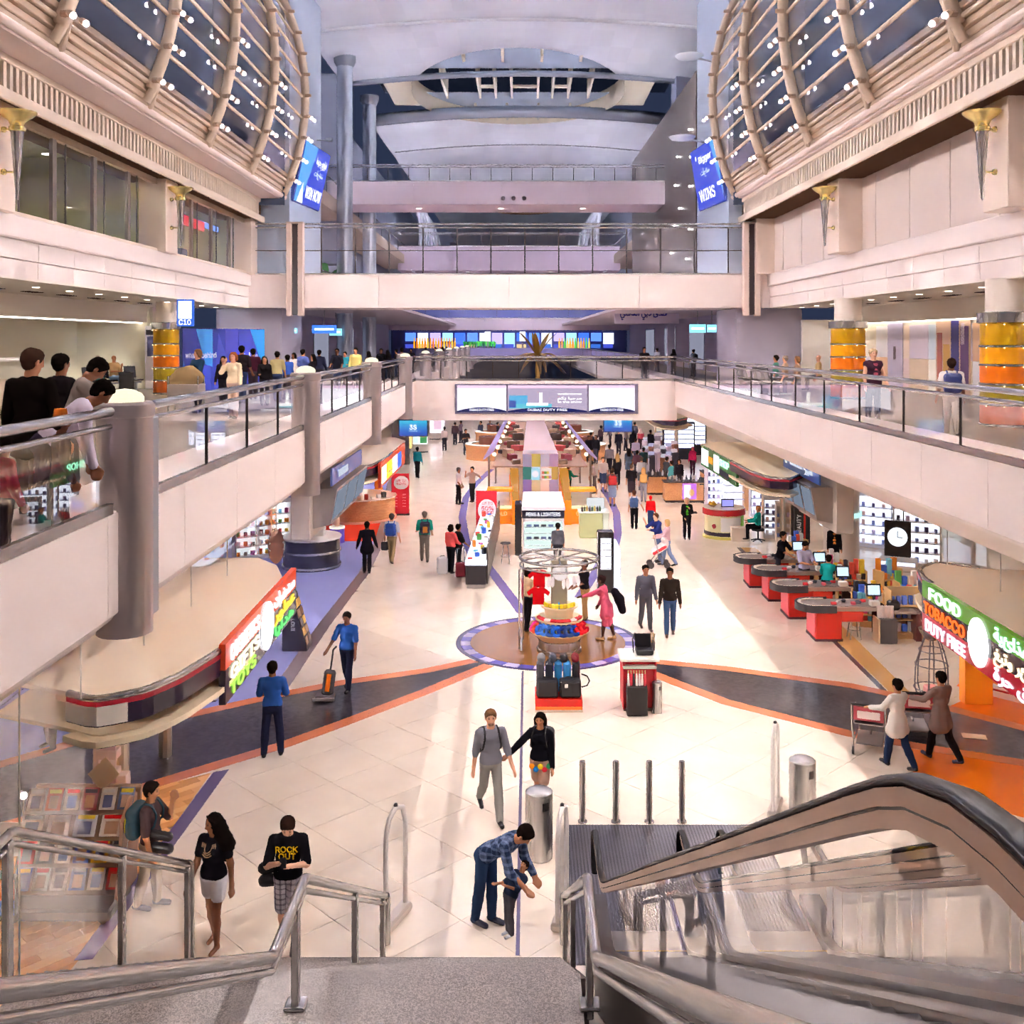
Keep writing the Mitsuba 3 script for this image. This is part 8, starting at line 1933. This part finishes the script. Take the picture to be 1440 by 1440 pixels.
# round the display table
person('assistant in a beige blouse and black trousers left of the tiered table', *foot(742, 886), h=1.68, yaw=-40, sex='f', skin='t', top='c8ac8c', bottom='17151a', shoe='17151a', hair='1a0f0c', hs='bob', sleeve=.7, la=(25, 10, 60), ra=(5, 6, 20), ll=(8, 6), rl=(-8, 8))
P = person('woman in a pink dress reaching out towards the yellow pouches', *foot(853, 900), h=1.68, yaw=70, sex='f', skin='d', top='d8607c', bottom='d8607c', skirt=.58, hem=.5, shoe='c8a070', hair='2a1a1a', hs='bun', sleeve=.95, la=(62, 10, 12), ra=(10, 8, 20), lean=14, ll=(8, 4), rl=(-10, 6))
solo('black_coat', 'black coat carried over the arm of the woman in pink', 'coat', mv(Blob(.06).add((.0, 0, .3), (.12, .0, .1), .1, .12).add((.12, 0, .1), (.2, .02, -.18), .12, .1).mesh(.03), P['pel'][0] + .2, P['pel'][1] - .12, P['pel'][2] + .1), '17151b', 'matte', True)
person('shopper in black and tan behind the right of the tiered table', *foot(822, 872), h=1.66, yaw=110, skin='b', top='1c191d', bottom='b08a58', la=(30, 10, 40), ra=(20, 8, 30))
person('seated attendant in grey with a hair bun behind the metal ring', *(foot(785, 800) + np.array([0, .4])), h=1.62, yaw=0, sex='f', skin='t', top='5f5f68', bottom='2a2a30', hair='17110f', hs='bun', sleeve=.7, sit=.62, ll=(85, 85), rl=(85, 85)); stool('low stool under the attendant in grey behind the metal ring', *(foot(785, 800) + np.array([0, .42])), .6)
person('man in a grey hooded top with dark sleeves walking past the table', *foot(908, 885), h=1.74, yaw=188, skin='t', top='5a5a66', bottom='5a5a60', shoe='4a3a38', sleeve=1, hair='15110f', la=(6, 8, 14), ra=(-4, 8, 14), ll=(14, 6), rl=(-12, 14))
person('man in a dark olive jumper and jeans walking past the table', *foot(942, 893), h=1.78, yaw=172, skin='b', top='2a2420', bottom='3a4f74', shoe='6a4a3a', sleeve=1, hair='120e0c', la=(-8, 8, 14), ra=(10, 8, 14), ll=(-10, 10), rl=(14, 6))
# trolleys
person('woman in a white jacket and jeans pushing a luggage trolley', *foot(1262, 1080), h=1.64, yaw=22, sex='f', skin='t', top='d8d2cc', bottom='232f4c', shoe='1c1a20', hair='15110f', hs='short', sleeve=1, hem=.35, la=(35, 14, 42, -14), ra=(30, 8, 46, 16), ll=(16, 6), rl=(-16, 20), coat=1)
person('person in a grey-brown jacket pushing the farther luggage trolley', *foot(1323, 1070), h=1.68, yaw=24, skin='t', top='7f6c66', bottom='1b181c', shoe='2a2c4a', hair='15110f', hs='short', sleeve=1, hem=.45, la=(42, 16, 40, -10), ra=(20, 8, 40, 10), ll=(18, 6), rl=(-18, 22), coat=1)
# left of the axis
person('man in a black suit seen from behind beside the blue carpet edge', *foot(516, 806), h=1.72, yaw=6, skin='d', top='17151b', bottom='17151b', sleeve=1, hem=.3, hair='120e0c', la=(-6, 16, 38), ra=(-6, 16, 38), coat=1)
P = person('man in a pale shirt and khaki trousers walking away with a blue backpack', *foot(551, 792), h=1.76, yaw=-6, skin='p', top='c8ccd8', bottom='9a8460', hair='4a4240', la=(6, 10, 20), ra=(-8, 10, 20), ll=(16, 4), rl=(-16, 22)); backpack('bright blue backpack on the man in khaki trousers', P, '2a50b0')
solo('hand_bag', 'black hand bag carried by the man in khaki trousers', 'bag', mv(bb(-.12, .12, -.05, .05, -.3, 0, .03), *(P['tips'][0] + [0, 0, -.03])), '1a181e', 'satin')
P = person('man in a green tee shirt walking away with a dark shoulder bag', *foot(597, 790), h=1.78, yaw=10, skin='p', top='1f8a78', bottom='7a7068', hair='7a6a60', fat=1.08, la=(10, 10, 60), ra=(6, 10, 40), ll=(10, 4), rl=(-8, 10)); backpack('dark bag on the shoulder of the man in the green tee shirt', P, '1c1c34', 'c87a2a', .9)
person('woman in a coral jacket with a wheeled suitcase', *foot(634, 806), h=1.62, yaw=-30, sex='f', skin='b', top='e05a58', bottom='1a181d', hair='1a110f', hs='bob', sleeve=1, la=(10, 10, 20), ra=(20, 10, 40), coat=1)
person('man in black with a tan print beside the woman in coral', *foot(645, 804), h=1.6, yaw=-60, skin='b', top='1c1a1c', bottom='1a181d', hair='120e0c', open='b88a50', ra=(20, 8, 30))
person('man in a white shirt and black trousers talking left of the purple arc', *foot(645, 709), h=1.74, yaw=-100, skin='b', top='e6dee0', bottom='17161a', hair='3a302c', la=(4, 8, 20), ra=(4, 8, 30))
person('man in a beige shirt with an arm out beside the purple arc', *foot(664, 706), h=1.7, yaw=150, skin='t', top='b8a090', bottom='1d1b1f', hair='17110f', la=(20, 75, 20), ra=(60, 20, 100))
person('man in a teal shirt and black trousers before the standing light boxes', *foot(587, 672), h=1.74, yaw=-20, skin='d', top='1a7a8a', bottom='151418', hair='120e0c', sleeve=.9)
person('man in black standing by the dark round counter far on the left', *foot(655, 640), h=1.76, yaw=200, skin='t', top='1c1a1e', bottom='2a2a34', la=(20, 10, 80, 30), ra=(20, 10, 80, 30))
person('clerk in a turquoise veil bending behind the cherry counter', *(foot(490, 733) + np.array([-.1, 1.9])), h=1.6, yaw=160, sex='f', skin='t', top='38a8c0', bottom='2a6a7a', hair='38b0c8', hs='scarf', lean=35, sleeve=1, la=(40, 10, 40), ra=(40, 10, 40))
person('person in dark clothes standing behind the glass shop front at the far left', *foot(70, 1052), h=1.78, yaw=150, skin='t', top='3a3436', bottom='4a4446', sleeve=1, spread=5)
# right of the axis
for lab, px, py, kw in (
    ('clerk in a teal jacket leaning over the second checkout', 1163, 862, dict(h=1.66, yaw=-30, sex='f', skin='t', top='1f9a98', bottom='17161a', sleeve=1, hair='1a1210', hs='bun', lean=22, la=(40, 22, 20), ra=(50, 26, 20), coat=1)),
    ('bearded man in a pale blue polo shirt at the third checkout', 1131, 843, dict(h=1.76, yaw=200, skin='t', top='b4b4d4', bottom='2a2a38', hair='1a1412', beard=True, head=(0, 25), la=(30, 10, 60, 20), ra=(30, 10, 60, 20))),
    ('man in a black tee shirt leaning on the farthest checkouts', 1096, 826, dict(h=1.78, yaw=230, skin='t', top='17151a', bottom='2c2c38', hair='15110f', lean=12, la=(30, 24, 20), ra=(40, 20, 30))),
    ('woman in an orange top and black jacket behind the gift racks', 1173, 806, dict(h=1.68, yaw=170, sex='f', skin='t', top='17151a', bottom='17151a', open='e08a40', sleeve=1, hair='15110f', hs='bun', coat=1)),
    ('woman in black holding a bright green bag', 966, 758, dict(h=1.62, yaw=178, sex='f', skin='p', top='1b191d', bottom='1c1c22', hair='c8b090', hs='bob', sleeve=1, la=(30, 8, 100, 30), ra=(10, 8, 40, 30), open='58c030')),
    ('boy in a red top and red cap walking away', 915, 742, dict(h=1.32, yaw=-8, skin='t', top='d81f24', bottom='2f3f66', hair='d01a20', hs='cap', sleeve=1, shoe='c82a2a')),
    ('man in a navy jumper leaning on the pushchair', 927, 790, dict(h=1.74, yaw=120, skin='l', top='28306c', bottom='5a6a90', hair='5a3a26', lean=14, sleeve=1, la=(40, 8, 60), ra=(60, 8, 90))),
    ('fair-haired woman in a pink patterned top beside the pushchair', 938, 796, dict(h=1.62, yaw=80, sex='f', skin='p', top='d8b0b8', bottom='7a8cb0', hair='c8a068', hs='bob', sleeve=1, la=(30, 8, 50), ra=(30, 8, 50), ll=(-14, 20), rl=(14, 4))),
    ('man in a black tee shirt walking away in the right aisle', 888, 705, dict(h=1.78, yaw=-5, skin='p', top='1d1b1f', bottom='3a3036', hair='4a3a30', leg=.5)),
    ('person in a white patterned top walking away in the right aisle', 902, 690, dict(h=1.74, yaw=5, skin='p', top='b4b4b8', bottom='5a5a68', hair='6a5040', sleeve=.9)),
    ('traveller in grey trousers with a tan rucksack in the right aisle', 905, 706, dict(h=1.66, yaw=-6, skin='p', top='5a5a60', bottom='8a8a98', hair='c89a60', hs='long', sex='f', bag='d0a058')),
    ('woman in black leggings with a blue backpack in the right aisle', 892, 744, dict(h=1.6, yaw=-10, sex='f', skin='t', top='c8c0c0', bottom='17161a', hair='4a2f20', hs='pony', bag='2a4678', la=(5, 10, 10), ra=(10, 24, 10))),
    ('man in a white tee shirt and blue shorts coming up the right aisle', 848, 691, dict(h=1.76, yaw=185, skin='p', top='eee8e4', bottom='3a4a70', leg=.5, hair='4a3a2a')),
    ('man in grey and denim shorts with a red bag walking away', 861, 712, dict(h=1.78, yaw=0, skin='t', top='5a5256', bottom='7a8aa8', leg=.5, hair='3a2a20', bag='b82a2a', fat=1.1)),
    ('fair-haired woman in black walking away beside the white tee shirt', 868, 682, dict(h=1.68, yaw=10, sex='f', skin='p', top='1a181c', bottom='1a181c', hair='b89058', hs='long', sleeve=1)),
    ('clerk in a green jacket at the right gold counter', 800, 700, dict(h=1.62, yaw=-60, sex='f', skin='t', top='1a6a54', bottom='1c1c22', hair='2a1712', hs='bun', sleeve=1, la=(30, 10, 60), ra=(30, 10, 60))),
    ('person in grey stooping by the right gold counter', 836, 694, dict(h=1.68, yaw=90, skin='t', top='b8a098', bottom='5a4a48', lean=15, hair='2a1f1a')),
    ('pale-dressed person behind the stooping one by the right gold counter', 842, 712, dict(h=1.3, yaw=80, skin='t', top='e4dcd8', bottom='d8d0d0', hair='3a2a22')),
    ('man in grey and black walking away beyond the right gold counter', 857, 668, dict(h=1.76, yaw=5, skin='b', top='7a7078', bottom='1f1d24', sleeve=1)),
    ('man in dark clothes with a black bag far in the right aisle', 838, 652, dict(h=1.8, yaw=160, skin='b', top='17161a', bottom='3a3a48', sleeve=1, bag='15141a')),
    ('person in black beside the man with the black bag far in the aisle', 828, 650, dict(h=1.7, yaw=190, skin='b', top='15141a', bottom='1b1a20', sleeve=1)),
    ('woman in a black headscarf far in the right aisle', 890, 640, dict(h=1.66, yaw=0, sex='f', skin='t', top='17161b', bottom='17161b', skirt=.9, hs='scarf', hair='141318', sleeve=1)),
    ('person in a lilac shirt behind the black headscarf', 894, 655, dict(h=1.7, yaw=0, skin='t', top='c0b4cc', bottom='4a4a5a', hair='2a1d18', sleeve=.8)),
    ('person in a slate skirt walking away in the crowded right aisle', 884, 672, dict(h=1.66, yaw=0, sex='f', skin='b', top='3f4a5a', bottom='4a5a70', skirt=.5, hair='17110f', hs='long')),
    ('person in dark green in the crowded right aisle', 905, 672, dict(h=1.72, yaw=5, skin='b', top='22383a', bottom='2a2a34', hair='17110f')),
    ('person in a maroon top in the crowded right aisle', 896, 676, dict(h=1.68, yaw=0, skin='b', top='5a3a44', bottom='2f2a34', hair='120e0c')),
    ('woman in a red patterned shawl at the far right shops', 901, 636, dict(h=1.66, yaw=-20, sex='f', skin='t', top='b84a5a', bottom='3a2a30', hair='e8d0c8', hs='scarf', skirt=.8, sleeve=1)),
    ('person in black before the far right shops', 915, 641, dict(h=1.74, yaw=-40, skin='t', top='17151a', bottom='26242a', sleeve=1)),
    ('clerk in a red veil among the far cosmetics', 974, 668, dict(h=1.62, yaw=160, sex='f', skin='t', top='b82a58', bottom='3a1a2a', hair='a82450', hs='scarf', sleeve=1)),
    ('clerk in a turquoise and white blouse at the wooden cosmetics counter', 944, 694, dict(h=1.66, yaw=60, sex='f', skin='t', top='58c0d0', bottom='e8e8ee', hair='2a1a14', hs='bun', sleeve=1)),
    ('seated customer in black at the cosmetics counter', 955, 690, dict(h=1.62, yaw=170, sex='f', skin='t', top='1c1a20', bottom='2a2830', hair='2a1a14', hs='bob', sleeve=1)),
    ('customer in dark clothes stooping at the left wooden counter', 935, 688, dict(h=1.7, yaw=-60, skin='t', top='3a3a40', bottom='2a282c', lean=14))):
    bag = kw.pop('bag', None)
    P = person(lab, *foot(px, py), **kw)
    if bag: backpack(f'backpack of the {lab}'[:88].rsplit(' ', 1)[0] if len(lab) > 70 else f'backpack of the {lab}', P, bag)
person('clerk in a teal jacket seated on the swivel chair', ox, oy, h=1.64, yaw=80, sex='f', skin='t', top='1f9088', bottom='17161a', hair='a06a40', hs='bob', sleeve=1, sit=.52, ll=(80, 80), rl=(86, 75), la=(30, 10, 50), ra=(30, 10, 50), coat=1)
# small figures far under the bridge
fars = [(640, 604, '3a2a30'), (648, 601, '5a4a58'), (676, 602, '2a2a38'), (689, 600, '3a3a44'), (700, 604, '1d1b22'), (831, 622, '2a2a32'), (845, 610, '4a3a40'), (858, 606, '6a5a68'), (870, 618, '22202a'), (880, 612, '8a7a80'), (893, 604, '3a3a48'), (625, 612, 'b8a8a8')]
for i, (px, py, c) in enumerate(fars):
    person(f'small distant figure in {["brown", "mauve", "navy", "charcoal", "black", "dark", "wine", "lilac", "near-black", "grey", "slate", "pale"][i]} clothes far under the bridge', *foot(px, py + 22), h=1.7, yaw=(i * 67) % 360, skin='tb'[i % 2], top=c, bottom='26242c', sleeve=1)

# ---- upper galleries
def up(lab, px, hy, d, h=None, **kw):
    x = (px - CX) / FPX * d
    if h is None: h = max(1.45, min(1.85, EYE - ZG - (hy - CY) / FPX * d))
    return person(lab, x, d, h=h, z=ZG, **kw)
up('man in a dark brown jacket seen from behind at the left gallery rail', 44, 490, 10.4, yaw=-10, skin='t', top='14100e', bottom='3a322c', sleeve=1, hem=.2, fat=1.12, hair='3a2a22', head=(-25, 8), la=(4, 14, 12), ra=(4, 12, 12), coat=1, **N)
up('man in a pale lilac shirt bending over the left gallery rail', 62, 500, 10.0, h=1.76, yaw=-62, skin='b', top='cfc4d4', bottom='2a2430', sleeve=1, lean=48, la=(2, 6, 12), ra=(2, 6, 12), head=(0, 30), hair='120e0c', **N)
up('man in a grey shirt looking down behind the one in lilac', 97, 498, 11.6, h=1.8, yaw=-70, skin='b', top='7a6f68', bottom='3a3438', sleeve=.9, lean=20, head=(0, 40), hair='120e0c', la=(40, 10, 30), ra=(40, 10, 30), **N)
up('man in black mostly hidden behind the grey shirt at the left rail', 86, 500, 12.6, h=1.76, yaw=-30, skin='b', top='1c181a', bottom='2a2628', sleeve=1, hair='120e0c')
up('child in a brown felt hat at the left gallery rail', 86, 570, 9.7, h=1.22, yaw=-60, skin='b', top='3a2a2a', bottom='2a2428', hat='b8642a', hair='1a1210', sleeve=1, **N)
up('dark-haired child at the left edge behind the gallery rail', 6, 585, 8.7, h=1.1, yaw=-40, skin='b', top='8a2a34', bottom='2a2428', hair='15100e', sleeve=1, **N)
up('man in a tan shirt and jeans seated against the olive wall', 160, 520, 37.5, h=1.7, yaw=240, skin='t', top='b8946a', bottom='7a94b8', sit=ZG + .46, ll=(80, 75), rl=(86, 60), la=(30, 8, 110, 20), ra=(30, 8, 60, 20), hair='6a5a50', hs='bald')
up('man in grey and green seated beside the one in tan', 138, 522, 37.5, h=1.68, yaw=215, skin='p', top='8a9a90', bottom='2a5a54', sit=ZG + .46, ll=(80, 80), rl=(80, 80), hair='b8a898', sleeve=.8)
case('black wheeled case beside the seated man in tan', (178 - CX) / FPX * 36.5, 36.5, ZG + .03, .5, .75, .3, '17161b', 20)
up('woman in a dark blue top pushing a loaded trolley on the left gallery', 278, 491, 27, yaw=150, sex='f', skin='p', top='1f3348', bottom='2a2a38', hair='6a4a34', hs='bob', sleeve=.75, la=(25, 10, 40), ra=(25, 10, 40), head=(-30, 0))
tk = thing('luggage_trolley', 'trolley heaped with a tan coat on the left gallery', 'trolley'); tq = np.array([(262 - CX) / FPX * 26.2, 26.2, ZG])
part(tk, 'basket', mv(bb(-.4, .4, -.3, .3, .5, .8, .02), *tq), 'c8bcb4', 'metal'); part(tk, 'frame', mv(cat([tube([(s, -.25, 0.05), (s, -.25, 1.0), (s, .25, 1.0), (s, .25, .05)], .02, 6) for s in (-.38, .38)]), *tq), fin='chrome', smooth=True)
solo('tan_coat', 'tan coat heaped on the trolley on the left gallery', 'coat', mv(Blob(.12).add((-.3, 0, .85), (.25, 0, .95), .2).add((-.15, 0, 1.05), (.1, 0, 1.12), .16).mesh(.04), *tq), '8a7250', 'matte', True)
up('woman in a cream blouse with a hand at her face on the left gallery', 328, 495, 25, yaw=170, sex='f', skin='p', top='e4cfae', bottom='c8a898', hair='8a4a2a', hs='bob', sleeve=.9, ra=(50, 20, 125, 25), la=(4, 8, 14))
crowd = [(314, 503, 30, 'f', '1c181e', 180), (340, 486, 31, 'm', '241f22', 0), (356, 490, 33, 'm', '3a1c28', 10), (372, 503, 30, 'f', '1b181a', 200), (390, 494, 32, 'm', 'b8a878', 0), (404, 506, 33, 'm', '3a5ab0', 40), (413, 497, 38, 'f', 'd8d0cc', 150), (426, 491, 36, 'm', '5a6ab0', -20), (440, 498, 34, 'f', '1d1a1e', 120), (449, 492, 38, 'm', '26283a', 0), (474, 490, 39, 'm', '1f1f28', 180), (485, 495, 42, 'm', '2f8a98', 170), (500, 489, 40, 'm', 'dcc878', 185), (518, 500, 43, 'f', '3a2f34', 60), (536, 490, 47, 'm', '17161a', 175), (545, 492, 50, 'f', '1c1a1f', 20), (557, 494, 52, 'm', '2a2226', 90), (565, 489, 46, 'm', 'a8a0a0', 0), (578, 490, 54, 'm', '141318', 180), (599, 494, 66, 'm', '2f7a7a', 10), (612, 494, 70, 'm', '1c1a1e', 90), (622, 494, 72, 'f', '1f1c24', 40), (628, 495, 74, 'm', '8a4a3a', 0)]
cn = {'1c181e': 'black', '241f22': 'charcoal', '3a1c28': 'maroon', '1b181a': 'black with a dark bag', 'b8a878': 'khaki', '3a5ab0': 'royal blue', 'd8d0cc': 'white', '5a6ab0': 'lavender blue', '1d1a1e': 'dark grey', '26283a': 'midnight blue', '1f1f28': 'near-black', '2f8a98': 'turquoise', 'dcc878': 'pale yellow', '3a2f34': 'dark brown', '17161a': 'all black', '1c1a1f': 'soft black', '2a2226': 'dark umber', 'a8a0a0': 'pale grey', '141318': 'jet black', '2f7a7a': 'teal', '1c1a1e': 'ink black', '1f1c24': 'dark violet', '8a4a3a': 'rust'}
for i, (px, hy, d, sx_2, c, yw_) in enumerate(crowd):
    up(f'{"woman" if sx_2 == "f" else "man"} in {cn[c]} among the people waiting along the left gallery', px, hy, d, yaw=yw_, sex=sx_2, skin='tbbt'[i % 4], top=c, bottom=['26242a', '2f3a58', '3a3238'][i % 3], hair='15110f', hs='long' if sx_2 == 'f' else 'short', sleeve=[1, .45, .9][i % 3], la=(10, 8, 20 + 30 * (i % 3)), ra=(15, 8, 25 * (i % 4)))
up('woman in a black and pink vest at the right gallery rail', 1228, 490, 23.5, yaw=188, sex='f', skin='l', top='3a2430', bottom='2a2428', hair='b89a78', hs='bun', sleeve=.05, fat=1.15, la=(10, 12, 20), ra=(10, 12, 20), open='b85a70')
P = up('man in a white tee shirt with a blue backpack on the right gallery', 1338, 503, 20, yaw=-15, skin='b', top='e4dcd8', bottom='b8b0a8', hair='2a1d18', la=(10, 10, 20), ra=(10, 10, 20), ll=(12, 6), rl=(-14, 16)); backpack('blue backpack of the man in white on the right gallery', P, '232f6a')
for i, (px, c, hs_) in enumerate(((1091, '4a8a7a', 'short'), (1104, 'b89a80', 'short'), (1121, '8a6a58', 'bob'), (1151, 'c8a878', 'bald'))):
    up(f'seated traveller, {["first", "second", "third", "last"][i]} from the left, whose head shows over the right gallery rail', px, 512, [37.4, 36.8, 35.8, 39][i] - .3 * i, h=1.7, yaw=80, skin='tp'[i % 2], top=c, bottom='3a3a48', sit=ZG + .46, ll=(85, 85), rl=(85, 85), hs=hs_, hair=['1a1412', '8a7a70', '6a4a30', '3a302a'][i])
up('man in black standing on the screen bridge at its right end', 906, 488, 46, yaw=180, skin='t', top='19171b', bottom='1f2430', sleeve=1, la=(25, 10, 80, 30), ra=(25, 10, 80, 30))
for lab, px, d, kw in (('person in white beyond the screen bridge', 924, 60, dict(top='d8d8e4', bottom='4a4a58')), ('woman in black and white beyond the screen bridge', 947, 54, dict(sex='f', top='1b191d', open='e8e4e4', hs='long', hair='17110f')), ('man in a white shirt with a black bag beyond the screen bridge', 975, 53, dict(top='c8ccdc', bottom='1d1d26', bag='17161a')), ('man in a yellow jacket on the far right gallery', 1014, 50, dict(top='c8942a', bottom='3a3030', sleeve=1)), ('person in dark grey on the far right gallery', 1031, 50, dict(top='2a282e', bottom='26242a', sleeve=1))):
    bag = kw.pop('bag', None)
    P = up(lab, px, 491, d, yaw=30, skin='t', **kw)
    if bag: backpack('black bag of the man in a white shirt beyond the bridge', P, bag)
